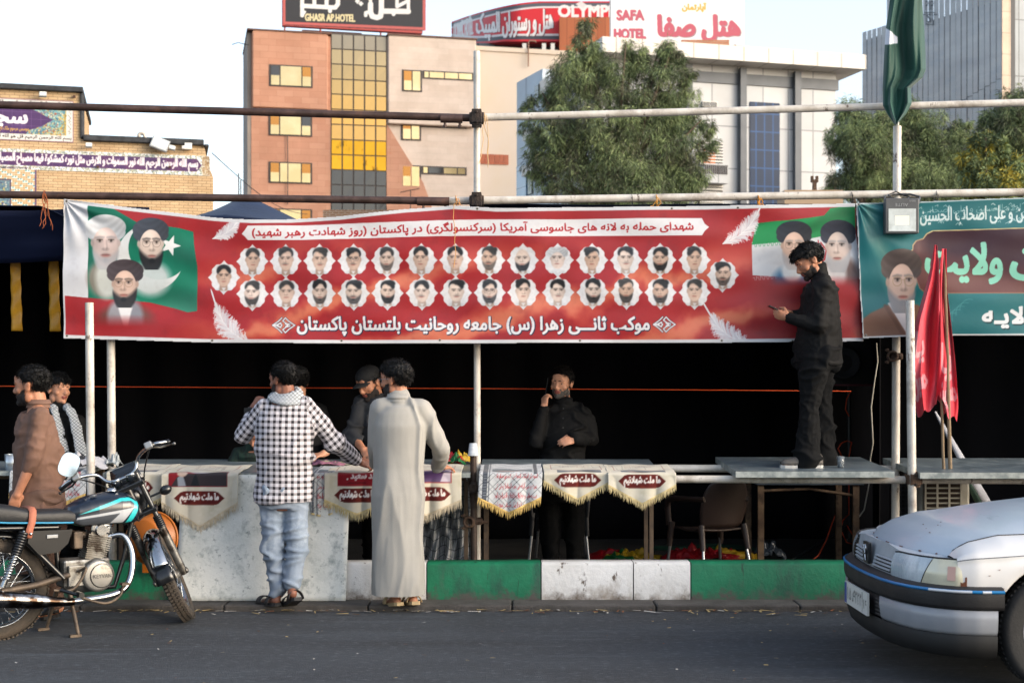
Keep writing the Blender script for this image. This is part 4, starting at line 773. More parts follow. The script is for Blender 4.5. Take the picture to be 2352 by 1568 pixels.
# ------------------------------------------------------------------ printed banners
def face(cv,cx,top,chin,hw,skin="#c9a48c",hair="#23252a",beard=0.,must=0.,glass=None,turban=None,grey=0.,turn=0.,robe=None,hairv=1.,part=.0):
 """a printed head and shoulders: cx, top of hair, chin, half width of the face (generic faces, different from each other only by these numbers)"""
 h=chin-top;ey=top+h*.50;sk=hs(skin);dk=sk*.72
 if robe is not None:robe()
 if not turban:cv.poly([(cx-hw*.55,ey+h*.25),(cx+hw*.55,ey+h*.25),(cx+hw*.62,chin+h*.22),(cx-hw*.62,chin+h*.22)],sk*.8,1,hw*.15)
 if not turban:
  for s in(-1,1):cv.ell(cx+s*hw*.98,ey+h*.05,hw*.16,h*.1,sk*.85,1,hw*.12)
 fw=cv.win(cx-hw*1.6,top-2,cx+hw*1.6,chin+2);fm=cv.ellm(fw,cx,top+h*.56,hw,h*.46,hw*.14);cv.mix(fw,fm,sk)
 cv.mix(fw,fm*np.clip(np.abs(cv.U[fw]-cx)/hw*1.6-.85,0,1)*.35,dk);sh=np.clip((cv.U[fw]-cx)/hw*.5*(1 if turn>=0 else-1)+.1,0,1);cv.mix(fw,fm*sh*.38,dk)
 cv.ell(cx-hw*.15,top+h*.36,hw*.5,h*.09,np.minimum(sk*1.14,1),.5,hw*.5)
 t=turn*hw*.25
 for s in(-1,1):
  ex=cx+t+s*hw*.42
  cv.ell(ex,ey-h*.012,hw*.26,h*.055,sk*.74,.75,hw*.14);cv.line([(ex-hw*.28,ey-h*.066+(s<0)*h*.008),(ex,ey-h*.078),(ex+hw*.28,ey-h*.066+(s>0)*h*.008)],max(.9,h*.028),hs(hair)*(1-grey)+.62*grey,.7,hw*.16)
  cv.ell(ex,ey+h*.004,hw*.17,h*.026,"#d9d2cc",.3,hw*.1);cv.ell(ex+t*.1,ey,hw*.085,h*.026,"#2a211d",.85,hw*.1);cv.line([(ex-hw*.2,ey-h*.02),(ex+hw*.2,ey-h*.02)],max(.5,h*.013),"#2a1c16",.8,hw*.06)
 cv.line([(cx+t*1.3+hw*.08,ey),(cx+t*1.5+hw*.12,ey+h*.14)],hw*.1,sk*.78,.7,hw*.12);cv.ell(cx+t*1.5,ey+h*.165,hw*.22,h*.028,sk*.66,.8,hw*.14);cv.ell(cx+t*1.4-hw*.03,ey+h*.12,hw*.09,h*.06,np.minimum(sk*1.1,1),.55,hw*.1)
 my=ey+h*.275;bc=hs(hair)*(1-grey)+np.array([.80,.80,.82])*grey
 if beard:
  bm=np.clip(((cv.V[fw]-(ey+h*.10))/(h*.18)+.9*((cv.U[fw]-cx-t)/hw)**2-.9)*1.6,0,1);ex=cv.ellm(fw,cx+t*.3,top+h*(.58+.06*beard),hw*1.03,h*(.44+.07*beard),hw*.14);cv.mix(fw,ex*bm*min(.94,.3+.64*beard),bc)
  cv.ell(cx+t,my+h*.01,hw*.36,h*.05,sk*.8,.8 if beard<.8 else .35,hw*.12);cv.ell(cx+t,my+h*.11,hw*.24,h*.05,bc,min(1,beard),hw*.14)
 if must:cv.ell(cx+t,my-h*.038,hw*.4,h*.032,bc,must,hw*.14)
 cv.ell(cx+t,my+h*.008,hw*.3,h*.026,np.minimum(sk*[.86,.6,.6],1),.9,hw*.12);cv.line([(cx+t-hw*.27,my),(cx+t+hw*.27,my)],max(.5,h*.012),sk*.42,.8,hw*.08)
 if glass:
  for s in(-1,1):
   ex=cx+t+s*hw*.43;cv.line([(ex+hw*.33*math.cos(a),ey+h*.02+h*.085*math.sin(a))for a in np.linspace(0,6.3,14)],max(.6,h*.010),glass,.8,.6)
  cv.line([(cx+t-hw*.12,ey),(cx+t+hw*.12,ey)],.9,glass,.8,.6)
 hc=hs(hair)*(1-grey*.7)+.6*grey*.7
 if turban:
  tc,tw=hs(turban),hw*1.52;tb=cv.win(cx-tw,top-4,cx+tw,ey+4);mk=np.maximum(cv.ellm(tb,cx,top+h*.24,tw,h*.245,1.5),cv.ellm(tb,cx,top+h*.34,tw*.98,h*.2,1.5));fr=cv.ellm(tb,cx+t*.3,top+h*.66,hw*1.02,h*.42,1.5);mk=mk*(1-fr)
  rel=((cv.U[tb]-cx)/tw);cv.mix(tb,mk,tc);cv.mix(tb,mk*np.clip(.5-.5*np.sin((cv.V[tb]-top+rel**2*h*.25+rel*h*.08)/h*42),0,1)*.35,tc*.72);cv.mix(tb,mk*np.clip(rel,0,1)*.4,tc*.6);cv.mix(tb,mk*np.clip(-rel-.1,0,1)*.3,np.minimum(tc*1.3+.04,1))
  for s in(-1,1):cv.ell(cx+s*hw*1.0,ey+h*.04,hw*.14,h*.07,sk*.85,1,hw*.1)
 elif hairv>0:
  ox=part*hw;hm=np.maximum(cv.ellm(fw,cx,top+h*.29,hw*1.07,h*.29,hw*.16),cv.ellm(fw,cx-ox,top+h*.16,hw*.85,h*.17,hw*.16));cut=np.maximum(cv.ellm(fw,cx+t+ox*.5,top+h*.64,hw*.93,h*(.43-.03*hairv),hw*.2),cv.ellm(fw,cx+ox*1.2,top+h*.36,hw*.5,h*.17,hw*.2));side=np.clip((ey-h*.03-cv.V[fw])/(h*.1),0,1);cv.mix(fw,hm*(1-cut)*side,hc)
  cv.ell(cx-hw*.35,top+h*.09,hw*.5,h*.035,np.minimum(hc*1.7+.03,1),.45,hw*.3)
MEDN=72
def medal(cx,cy,a=36.5,b=38.5):
 P=[]
 for i in range(MEDN):
  t=2*math.pi*i/MEDN;k=t%(math.pi/2);d=min(k,math.pi/2-k);r=.86+.17*max(0,1-d/.21)**1.4-.05*max(0,1-abs(d-.34)/.13)+.05*max(0,1-abs(d-.62)/.3);P.append((cx+a*r*math.cos(t),cy+b*r*math.sin(t)))
 return P
def feather(cv,a,b,wd,seed,bend=.15):
 r=random.Random(seed);ax,ay=a;dx,dy=b[0]-ax,b[1]-ay;L_=math.hypot(dx,dy);ux,uy=dx/L_,dy/L_;nx,ny=-uy,ux
 P=lambda f,o:(ax+dx*f+nx*(o+bend*L_*math.sin(f*math.pi)),ay+dy*f+ny*(o+bend*L_*math.sin(f*math.pi)))
 for i in range(330):
  f=r.random()**.8;s=r.choice((-1,1));w_=wd*(math.sin(min(1,f*1.15+.1)*math.pi)**.6)*r.uniform(.5,1.12);p=P(f,0);q=P(min(1.05,f+.13),s*w_*.7);e=P(f+.10+r.uniform(0,.08),s*w_)
  cv.line([p,q,e],r.uniform(1.3,2.8),r.choice(("#e9e6ea","#dcd9e0","#f1eff1","#cfccd6")),r.uniform(.45,.85),1.1)
 cv.line([P(k/8,0)for k in range(9)],1.3,"#f5f3f4",.9)
def ornament(cv,cx,cy):
 for wd,c in((4.6,"#27324a"),(2.6,"#e8e6ea")):
  for s in(-1,1):
   for(p)in([(25,0),(12,-9),(4,-17),(-2,-10),(6,-4),(14,-2)],[(-25,0),(-12,-9),(-4,-17)],[(-24,0),(-14,-2),(-6,-5)],[(4,-3),(10,0)],[(-14,0),(-8,-5),(-4,0)]):cv.line([(cx+x,cy+s*y)for x,y in p],wd,c,.95)
TOPE=np.array([(140,456),(145,456),(286,475),(408,489),(481,498),(517,501),(579,504),(663,503),(785,496),(932,480),(1042,472),(1089,475),(1143,478),(1331,475),(1599,473),(1743,471),(1962,466),(2000,466)],float)
BOTE=np.array([(140,777),(481,787),(785,789),(1331,788),(1579,788),(2000,784)],float)
topv=lambda u:np.interp(u,TOPE[:,0],TOPE[:,1]);botv=lambda u:np.interp(u,BOTE[:,0],BOTE[:,1])
BANNER=pm("banner_vinyl","#ffffff",.42,attr=True,spec=.35,bump=.06,bs=14)
def paint_main():
 cv=Canvas(143,452,1984,792,1.25,"#a82a30");A_=(slice(None),slice(None));U,V=cv.U,cv.V
 n1=cv.noise(150,11);n2=cv.noise(60,12);wv=(V+.28*U-90*n1-260)/150;st=np.clip(np.sin(wv*6.28+n2*3)*.9+.1,0,1)*np.clip((V-520)/120,.1,1)*np.clip((U-380)/200,0,1)
 cv.mix(A_,np.clip(n2*1.7-.62,0,1)*.55,"#8c1d22");cv.mix(A_,st*.95,"#d0624c");cv.mix(A_,np.clip(st-.55,0,1)*1.1,"#e0906f");cv.mix(A_,np.clip(cv.noise(26,13)*2.4-1.45,0,1)*.5,"#7d2a30")
 cv.gr=cv.noise(5,77,2)
 cv.poly([(140,450),(203,462),(203,684),(140,678)],"#d4d6dc")
 gp=[(202,470),(240,475),(262,480),(300,502),(330,520),(383,520),(412,524),(443,532),(445,560),(453,610),(453,660),(452,714),(430,717),(400,708),(342,694),(270,688),(203,684)]
 cv.poly(gp,"#0f7159");wn=cv.win(200,465,456,720);pm_=cv.polym(wn,gp);fold=np.sin((U[wn]*.5-V[wn]+60*n1[wn])/17);cv.mix(wn,pm_*np.clip(fold,0,1)*.35,"#2f9a7c");cv.mix(wn,pm_*np.clip(-fold,0,1)*.4,"#084a3c");cv.mix(wn,pm_*np.clip((V[wn]-640)/80,0,1)*np.clip((U[wn]-330)/60,0,1)*.5,"#6fa890")
 cr=cv.ellm(wn,345,592,76,76,1.5)*(1-cv.ellm(wn,366,572,70,70,1.5))*pm_;cv.mix(wn,cr,"#e4e6e6")
 cv.poly([(391+(25 if i%2==0 else 10)*math.sin(.35+i*math.pi/5),564-(25 if i%2==0 else 10)*math.cos(.35+i*math.pi/5))for i in range(10)],"#e4e6e6")
 def robeA():
  cv.ell(242,640,40,46,"#8f8178",.9,14);cv.ell(246,640,26,44,"#c9cdc8",.95,12)
 def robeB():cv.ell(345,640,46,40,"#cfd6d6",.95,18)
 def robeC():
  cv.ell(288,742,66,46,"#6d4a44",.9,16);cv.ell(272,738,26,50,"#9fa3ac",.9,10);cv.ell(305,738,24,50,"#8b93a0",.9,10);cv.poly([(270,700),(306,696),(292,752),(284,752)],"#e8e8ec",1,4)
 face(cv,243,494,612,31,"#e6cfc8",beard=.75,grey=.85,turban="#e3e6ea",robe=robeA)
 face(cv,347,501,612,27,"#e6d2c6",beard=1.,turban="#454a55",glass="#7f7672",robe=robeB,turn=.3)
 face(cv,287,596,700,27.5,"#dfc0b0",beard=.95,turban="#4d4449",glass="#a88f74",robe=robeC,turn=-.5)
 wn=cv.win(205,715,385,785);cv.mix(wn,np.clip((V[wn]-722)/28,0,1)*np.clip((U[wn]-206)/14,0,1)*np.clip((382-U[wn])/30,0,1),"#a42a30")
 gr=[(1737,513),(1780,508),(1810,506),(1860,500),(1893,495),(1908,478),(1965,470),(1966,530),(1930,534),(1880,544),(1840,552),(1790,556),(1727,562)]
 wp=[(1727,556),(1790,552),(1840,548),(1880,540),(1966,522),(1976,640),(1900,650),(1840,650),(1800,636),(1729,632)]
 cv.poly(wp,"#d8dade");cv.poly(gr,"#1d9152");wn=cv.win(1724,466,1978,655);fold=np.sin((U[wn]*.55+V[wn]*1.2+80*n1[wn])/14);mg=cv.polym(wn,gr);mw=cv.polym(wn,wp)*(1-mg);cv.mix(wn,mg*np.clip(fold,0,1)*.5,"#0b5a33");cv.mix(wn,mw*np.clip(fold,0,1)*.3,"#a9b0be")
 for k in range(9):
  for(x,y,c)in((1730+k*9.5,561-k*.6,"#3f9a68"),(1730+k*9.5,638-k*.8,"#d8c9cb")):cv.line([(x,y),(x+4,y),(x+4,y+5),(x+8,y+5),(x+8,y-3)],1.5,c,.8)
 cv.line([(1886,557),(1898,574),(1894,596),(1884,604)],4,"#b5363c",.9);cv.line([(1880,552),(1882,600)],3,"#b5363c",.9)
 def robeD():cv.ell(1822,650,46,40,"#2f6a98",.85,18);cv.ell(1820,622,24,26,"#dfe2e6",.9,10)
 def robeE():cv.ell(1930,640,46,52,"#7a5f5a",.85,14);cv.ell(1920,630,24,44,"#e2e0e2",.9,10)
 face(cv,1824,508,612,27,"#dcbcac",beard=.8,grey=.9,turban="#2b303b",glass="#8a8078",robe=robeD);face(cv,1926,505,618,27,"#e4cdc0",beard=1.,grey=.92,turban="#2c3040",robe=robeE,turn=-.5)
 wn=cv.win(1715,622,1984,760);cv.mix(wn,np.clip((V[wn]-632)/26,0,1)*np.clip((U[wn]-1722)/12,0,1)*np.clip((752-V[wn])/70,0,1),"#a92a2e")
 for a,b,w_,s in(((487,548),(552,498),15,1),((580,790),(492,688),24,2),((1660,560),(1745,478),21,3),((1735,792),(1626,712),24,4)):feather(cv,a,b,w_,s,.12 if s in(1,3)else-.14)
 cyl=lambda u:np.interp(u,[560,590,700,883,1005,1100,1250,1465,1640],[535,534.5,534,528.5,524.5,522.5,523,521.5,521])
 us=np.linspace(569,1612,60);top=[(u,float(cyl(u))-np.interp(u,[590,1465],[16.5,20]))for u in us];bot=[(u,float(cyl(u))+np.interp(u,[590,1465],[16.5,20]))for u in us]
 cv.poly([(555,537),(562,529)]+top+[(1618,514),(1628,522),(1618,531)]+bot[::-1]+[(562,543)],"#e6e5e8")
 cv.text("شهدای حمله به لانه های جاسوسی آمریکا (سرکنسولگری) در پاکستان (روز شهادت رهبر شهید)",(579,-13.5,1592,14.5),"#b3272e",.85,lambda u:float(cyl(u)))
 bt="موکب ثانـــی زهرا (س) جامعه روحانیت بلتستان پاکستان";cv.text(bt,(684,728,1492,771),"#1f2b45",3.0);cv.text(bt,(683,727,1491,770),"#e9e8ec",1.5)
 ornament(cv,652,747);ornament(cv,1526,745)
 ro=random.Random(21);xs=[579,656,734,812,889,968,1046,1124,1201,1281,1360,1438,1516,1595]
 style1=[dict(hairv=1),dict(must=.6),dict(must=.4),dict(glass="#4a4a52",must=.5),dict(beard=.6),dict(),dict(),dict(beard=.55,must=.8),dict(beard=.95,hairv=0.),dict(turban="#cdd0d4"),dict(),dict(must=.3),dict(beard=.95),dict(hairv=1)]
 style2=[dict(beard=.95),dict(),dict(beard=.6),dict(beard=.7,must=.7),dict(beard=.95),dict(must=.5),dict(must=.4),dict(glass="#33343a",beard=.8),dict(),dict(must=.3),dict(beard=.8),dict(beard=.9),dict(beard=.75),dict()]
 spots=[(x,600-2.5*min(1,i/6),s)for i,(x,s)in enumerate(zip(xs,style1))]+[(x+1,675-3.5*min(1,i/8),s)for i,(x,s)in enumerate(zip(xs,style2))]+[(514,637,dict()),(1660,632,dict(beard=.5,must=.8))]
 for(x,y,s)in spots:cv.poly(medal(x,y),"#e3e3e6")
 for(x,y,s)in spots:
  k=ro.uniform(.9,1.02);sk=[(222,198,184),(212,184,168),(230,210,200),(204,174,156),(226,206,194)][ro.randrange(5)];sk='#%02x%02x%02x'%sk;hw=16.6*k;dx=ro.uniform(-1.5,1.5)
  def rb(x=x,y=y):
   cv.ell(x,y+40,25,19,"#cfd2d8",.9,5)
  wn=cv.win(x-46,y-46,x+46,y+64);old=cv.a[wn].copy()
  face(cv,x+dx,y-31+ro.uniform(-2,2),y+19+ro.uniform(-1,2),hw,sk,['#23252a','#2f3238','#1c1d20','#3a3a3c'][ro.randrange(4)],robe=rb,turn=ro.uniform(-.5,.5),part=ro.uniform(-.4,.4),**s);cv.poly([(x-5,y+24),(x+5,y+24),(x,y+31)],"#e0e1e5",.8)
  mk=cv.polym(wn,medal(x,y),1.2)[...,None];q=cv.a[wn];q=(q*2+np.roll(q,1,0)+np.roll(q,-1,0)+np.roll(q,1,1)+np.roll(q,-1,1))/6;q=q+(cv.gr[wn]-.5)[...,None]*.07;cv.a[wn]=old*(1-mk)+q*mk
 hem=np.clip(((topv(U)+8.5)-V)/1.2+.5,0,1);cv.mix(A_,np.maximum.reduce([hem,np.clip((V-(botv(U)-8.5))/1.2+.5,0,1),np.clip((149.5-U)/1.2+.5,0,1)]),"#d9dade")
 for(x,y)in((153,771),(487,782),(764,478+14),(784,782),(1010,781),(1096,480),(1543,465+14),(1332,782),(1658,782),(152,462),(1694,478),(1820,783)):cv.ell(x,y,3.2,3.2,"#bcb6ac");cv.ell(x,y,1.9,1.9,"#17181a")
 cv.mix(A_,np.clip(cv.noise(9,17,2)-.5,0,1)*.10,"#4a3030")
 return cv
BW=[(0.010,.016,.011,.6),(0.006,-.034,.022,2.),(.0045,.05,.04,4.),(.0035,.021,-.06,1.)]
def banner_fn(Y0,left,sgn=1.):
 def fn(U,V):
  Y=np.full(U.shape,Y0)
  for a,fu,fv,ph in BW:Y=Y+a*sgn*np.sin(U*fu*.6+V*fv*1.3+ph)
  d=np.hypot((U-left[0])*.5-0,V-left[1]);ang=np.arctan2(V-left[1],(U-left[0])+1e-3);Y=Y+.016*np.sin(ang*13)*np.exp(-d/75)*np.clip(d/22,0,1)
  return(U-UC)*Y0/F,Y,EYE-(V-HV)*Y0/F
 return fn
cvm=paint_main()
o=cvm.build("martyr_banner",BANNER,banner_fn(10.80,(150,462)),keep=lambda U,V:(V>topv(U))&(V<botv(U))&(U>145)&(U<1966+(V-468)*.055),thick=.0012);o.name="printed_banner"
tag(o,"long red printed banner with rows of portrait medallions and Persian title","banner")
def paint_teal():
 cv=Canvas(1964,446,2440,782,1.3,"#1e6f75");A_=(slice(None),slice(None));U,V=cv.U,cv.V;n1=cv.noise(120,31);n2=cv.noise(50,32)
 cv.mix(A_,np.clip(n1*1.8-.6,0,1)*.5,"#175a63");sw=np.clip(np.sin((U*.6+V*.9+120*n1)/38)-.25,0,1);cv.mix(A_,sw*.4*(V>600),"#5fa3a3");cv.mix(A_,np.clip(1-np.abs(U-2000-(V-470)*.35+20*n2)/26,0,1)*.6,"#8fae9e")
 for k in range(5):cv.line([(2190+9*k+22*math.cos(t),745-8*k+26*math.sin(t))for t in np.linspace(2.4+.2*k,5,12)],2,"#4f9a9c",.6)
 mp=[(2440,520),(2142,529),(2128,536),(2120,547),(2104,552),(2096,562),(2095,573),(2087,578),(2091,600),(2100,612),(2104,640),(2112,662),(2126,674),(2440,674)]
 cv.poly(mp,"#cdb98a");cv.poly([(x+(2.2 if x<2400 else 10),y+(2.2 if y<600 else-2.2 if y>670 else 0))for x,y in mp],"#3a1d2c");wn=cv.win(2085,518,2440,676);mm=cv.polym(wn,mp);cv.mix(wn,mm*np.clip((V[wn]-590+30*n2[wn]-(U[wn]-2200)*.12)/60,0,1)*.75,"#85584f");cv.mix(wn,mm*np.clip(1-np.abs(U[wn]-2110)/26,0,1)*np.clip((600-V[wn])/30,0,1)*.6,"#8a655c")
 cv.text("الحسین و علی اصحاب الحسین",(2114,477,2408,518),"#cfe0e0",1.0,lambda u:-(u-2114)*.03);cv.text("و علی اولاد الحسین و علی اصحاب",(2120,474,2400,494),"#bcd2d2",.4,lambda u:-(u-2114)*.03,.55)
 r=random.Random(5)
 for i in range(60):x=r.uniform(2112,2400);y=r.uniform(474,520)-(x-2114)*.03;cv.line([(x,y),(x+r.uniform(3,7),y-r.uniform(2,5)),(x+r.uniform(5,9),y+1)],1.2,"#c5d9d9",.8)
 for(s,b)in(("ولایت",(2128,558,2301,650)),("ن",(2322,572,2392,642))):cv.text(s,b,"#8fd8bf",3.4)
 cv.text("ولایـه",(2258,708,2380,757),"#0e3a40",2.6);cv.text("ولایـه",(2256,705,2378,754),"#e6e8ea",2.4)
 def robe():
  cv.poly([(1972,740),(2000,718),(2040,700),(2066,690),(2110,700),(2140,720),(2150,790),(1972,790)],"#7d5a4a",1,5);cv.poly([(2040,696),(2060,690),(2090,730),(2110,790),(2098,790)],"#d9d3d6",1,3);cv.line([(2034,702),(2086,786)],8,"#6a4a3e",.8,4)
 face(cv,2071,572,712,31,"#e0bfae",beard=1.,grey=.62,turban="#5b4f4c",glass="#b59a72",robe=robe,turn=.55)
 edge=np.maximum.reduce([np.clip((1968.5+(V-466)*.053-U)/1.+.5,0,1),np.clip((V-tb(U)+4.5)/1.2+.5,0,1),np.clip((tt(U)+3.5-V)/1.2+.5,0,1)*.8]);cv.mix(A_,edge,"#d5d8da")
 for(x,y)in((1989,770),(1971,470)):cv.ell(x,y,3,3,"#b8b4ac");cv.ell(x,y,1.8,1.8,"#17181a")
 return cv
tt=lambda u:np.interp(u,[1960,2110,2440],[467,463,449]);tb=lambda u:np.interp(u,[1980,2108,2200,2440],[777.5,772.5,771.5,770])
cvt=paint_teal();o=cvt.build("printed_banner",BANNER,banner_fn(10.755,(1968,466),-1.),keep=lambda U,V:(V>tt(U))&(V<tb(U))&(U>1965+(V-466)*.053),thick=.0012)
tag(o,"teal and maroon printed banner with a turbaned man and large mint lettering","banner")
# ------------------------------------------------------------------ counters, slabs
GALV=pm("galvanised_top","#6f7d86",.38,metal=.55,col2="#8a969c",vs=3.,stretch=(1,1,1),vlo=.35,vhi=.65,dirt=("#a9b2b4",9.,.52,.7),rvar=.1)
GALVE=pm("galvanised_edge","#a9aeaa",.5,metal=.35,col2="#7f8786",vs=16,vlo=.4,vhi=.6)
TZ,TB_,TF=.935,.985,10.27
def ttop(Y):return TZ+(TB_-TZ)*(Y-TF)/(11.25-TF)
def slab(name,label,u0,u1,yb=11.25,th=.034,mats=None,cat="counter top",yf=TF,group=None,dz=0.):
 x0,x1=px(u0,yf),px(u1,yf);m=M();t=thing(name,label,cat,((x0+x1)/2,(yf+yb)/2,TZ),0,group)
 V=[Vector((x,y,ttop(y)+dz+d))for d in(-.002,-.003)for y in(yf+.004,yb)for x in(x0,x1)]
 m.add([Vector((x,y,ttop(y)+dz))for y in(yf,yb)for x in(x0,x1)],[(0,1,3,2)]);m.build("top_sheet",GALV,t)
 m=M();m.prism([Vector((x0,yf,ttop(yf)+dz-.001)),Vector((x0,yb,ttop(yb)+dz-.001)),Vector((x0,yb,ttop(yb)+dz-th)),Vector((x0,yf,ttop(yf)+dz-th))],(0,0,0),(x1-x0,0,0));m.build("edge",GALVE,t)
 return t
slab("counter_slab","long galvanised counter top under the pennants left of the short dark post",236,1080,group="galvanised counter tops")
slab("counter_slab","galvanised counter top under the white drape and the two fringed pennants on the right",1102,1520,group="galvanised counter tops")
slab("counter_slab","bare galvanised slab on which the man in black stands",1690,2055,11.3,.045,group="galvanised counter tops",dz=.012)
slab("counter_slab","bare galvanised slab at the far right with the flag sticks",2113,2700,11.3,.045,group="galvanised counter tops",dz=.004)
slab("counter_slab","galvanised counter top at the far left behind the brown shirted man",-120,196,11.1,group="galvanised counter tops",yf=10.4)
FRAME=pm("table_frame_rust","#4c4038",.6,metal=.4,col2="#6a5846",vs=9)
for(u0,u1,yf,lb)in((240,700,TF,"dark steel frame carrying the left half of the long counter"),(720,1075,TF,"dark steel frame carrying the right half of the long counter"),(1106,1515,TF,"dark steel frame carrying the counter with the white drape"),(-115,190,10.42,"dark steel frame under the far left counter")):
 t=thing("table_frame",lb,"table frame",(px((u0+u1)/2,10.8),10.8,0),0,"steel frames under the counters")
 for u in(u0+8,u1-8):
  for y in(yf+.35,11.05):x=px(u,yf);m=M();m.bx((x-.015,y-.015,0),(x+.015,y+.015,ttop(y)-.1));m.build("leg",FRAME,t)
 m=M()
 for y in(yf+.35,11.05):m.bx((px(u0+8,yf),y-.016,ttop(y)-.099),(px(u1-8,yf),y+.016,ttop(y)-.05))
 m.build("rail",FRAME,t)
m=M();P=[];x0,x1=px(402,10.02),px(795,10.02)
for j in range(25):
 f=j/24;P.append([Vector((x0+(x1-x0)*i/30+.01*(f-.5)*(i/30),10.03+.205*f+.008*math.sin(i*.35+f*2)*f*(1-f),.048+.875*f))for i in range(31)])
m.grid(P);o=m.build("leaning_board",pm("faded_white_board","#d6d7d2",.7,col2="#bcc0bc",vs=3.,dirt=[("#939a98",9.,.52,.68),("#7d8482",26.,.58,.68),("#c9a0a8",2.,.74,.8)],bump=.25,bs=30,rvar=.1));o.modifiers.new("thickness",'SOLIDIFY').thickness=.012
tag(o,"faded white board leaning against the counter behind the checked shirt man","board")
# ------------------------------------------------------------------ pennants hung over the counter edge
CLOTH=pm("printed_cloth","#ffffff",.85,attr=True,spec=.2,bump=.12,bs=220,sheen=.1)
CREAMF=pm("cream_fringe","#cbb98a",.8,col2="#b5a170",vs=40);PALEF=pm("pale_fringe","#bdb098",.85,col2="#a99c84",vs=40);GOLDF=pm("gold_fringe","#d0b06a",.75,col2="#b8954e",vs=40)
def pennant(u0,u1,vs_,vt_,label,paint,fringe,fl=.045,back=.55,Ye=10.25,tilt=0.,seed=1,base="#ddd6c4",yt=None):
 """u0,u1: side edges at the counter's edge; vs_, vt_: where the sides and the tip of the cloth end; paint(cv, w, te)"""
 k=Ye/F;w_=(u1-u0)*k;xm=px((u0+u1)/2,Ye);zt=(yt or ttop)(Ye)+.006;vE=HV+(EYE-zt)/k;ds,dt=(vs_-vE)*k,(vt_-vE)*k
 t=thing("pennant",label,"pennant",(xm,Ye,zt),0,"fringed pennants hung over the counter");te=back;st=.006;cv=Canvas(0,0,w_,te+dt,st,base);paint(cv,w_,te,ds,dt)
 lim=lambda x:te+ds+(dt-ds)*(1-np.abs(x-w_/2)/(w_/2));r=np.random.default_rng(seed);ph=r.random(4)*6
 def wob(x,d):return(.014*np.sin(x/w_*7+ph[0])+.008*np.sin(x/w_*15+ph[1]))*np.clip(d/.12,0,1.6)
 def fn(U,V):
  d=V-te;hang=d>0;rr=.02;ang=np.clip(d/rr,0,math.pi/2)
  Y=np.where(hang,Ye-rr*np.sin(ang)-np.abs(.004+wob(U,np.maximum(d,0)))-.03*np.clip(d,0,1),Ye-d);Z=np.where(hang,zt-rr*(1-np.cos(ang))-np.maximum(d-rr*math.pi/2,0),zt+(TB_-TZ)/(11.25-TF)*(-d)+.002+.003*np.sin(U*22+V*17+ph[2]))
  X=xm-w_/2+U+tilt*np.maximum(d,0);return X,Y,Z
 cv.build("cloth",CLOTH,fn,t,keep=lambda U,V:V<lim(U)).modifiers.new("thickness",'SOLIDIFY').thickness=.0015
 m=M();rr=random.Random(seed);n=int(w_/.0042)
 for i in range(n):
  x=w_*(i+.5)/n;v0=float(lim(x))-.004;a=[np.array([x]),np.array([v0])];p=[float(q[0])for q in fn(*a)];L_=fl*rr.uniform(.75,1.2);dx=rr.uniform(-.012,.012)+tilt*L_;dy=rr.uniform(-.012,.004);wd=rr.uniform(.0016,.0026)
  m.add([(p[0]-wd,p[1]-.002,p[2]),(p[0]+wd,p[1]-.002,p[2]),(p[0]+wd+dx*.5,p[1]-.004+dy*.6,p[2]-L_*.55),(p[0]-wd+dx*.5,p[1]-.004+dy*.6,p[2]-L_*.55),(p[0]+dx,p[1]+dy,p[2]-L_)],[(0,1,2,3),(3,2,4)],0)
 head=[]
 for i in range(41):
  x=w_*i/40;q=fn(np.array([x]),np.array([float(lim(x))-.006]));p=Vector([float(c[0])for c in q]);head.append([p+Vector((0,-.0035,.005)),p+Vector((0,-.005,-.006))])
 m.grid(head);m.build("fringe",fringe,t);return t
def brocade(cv,w_,seed,a="#cfc7ae",b="#e6e0d0"):
 n=cv.noise(.05,seed,3);cv.mix((slice(None),slice(None)),np.clip(n*3-1.4,0,1)*.7,a);cv.mix((slice(None),slice(None)),np.clip(cv.noise(.03,seed+1,2)*4-2.5,0,1)*.6,b)
def cartouche(cv,cx,cy,w_,h,txt="ما ملت شهادتیم"):
 pts=[(cx-w_/2,cy),(cx-w_*.43,cy-h*.22),(cx-w_*.37,cy-h*.42),(cx-w_*.28,cy-h*.5),(cx+w_*.28,cy-h*.5),(cx+w_*.37,cy-h*.42),(cx+w_*.43,cy-h*.22),(cx+w_/2,cy)];pts+=[(x,2*cy-y)for x,y in pts[::-1][1:-1]]
 cv.poly(pts,"#5c1a18",1,.004);wn=cv.win(cx-w_/2,cy-h/2,cx+w_/2,cy+h/2,.01);cv.mix(wn,cv.polym(wn,pts,.004)*np.clip(cv.noise(.03,8)[wn]*3-1.5,0,1)*.6,"#8d3a24");cv.text(txt,(cx-w_*.38,cy-h*.38,cx+w_*.38,cy+h*.40),"#f4f0ea",.0026)
def board_print(cv,w_,y0,y1,seed):
 r=random.Random(seed);cv.rect(w_*.12,y0,w_*.88,y1,"#7a3030",.8,.004);cv.rect(w_*.13,y0+.008,w_*.87,y1-.008,"#d9d3c2",1,.004)
 for k in range(3):cv.text("بسم الله الرحمن الرحیم",(w_*.3,y0+.03+k*.05,w_*.7,y0+.065+k*.05),"#8c4a44",0.001)
 for k in range(10):x=r.uniform(w_*.14,w_*.84);cv.line([(x,r.uniform(y0,y1)),(x+.01,r.uniform(y0,y1))],.004,"#6d6a66",.6,.004)
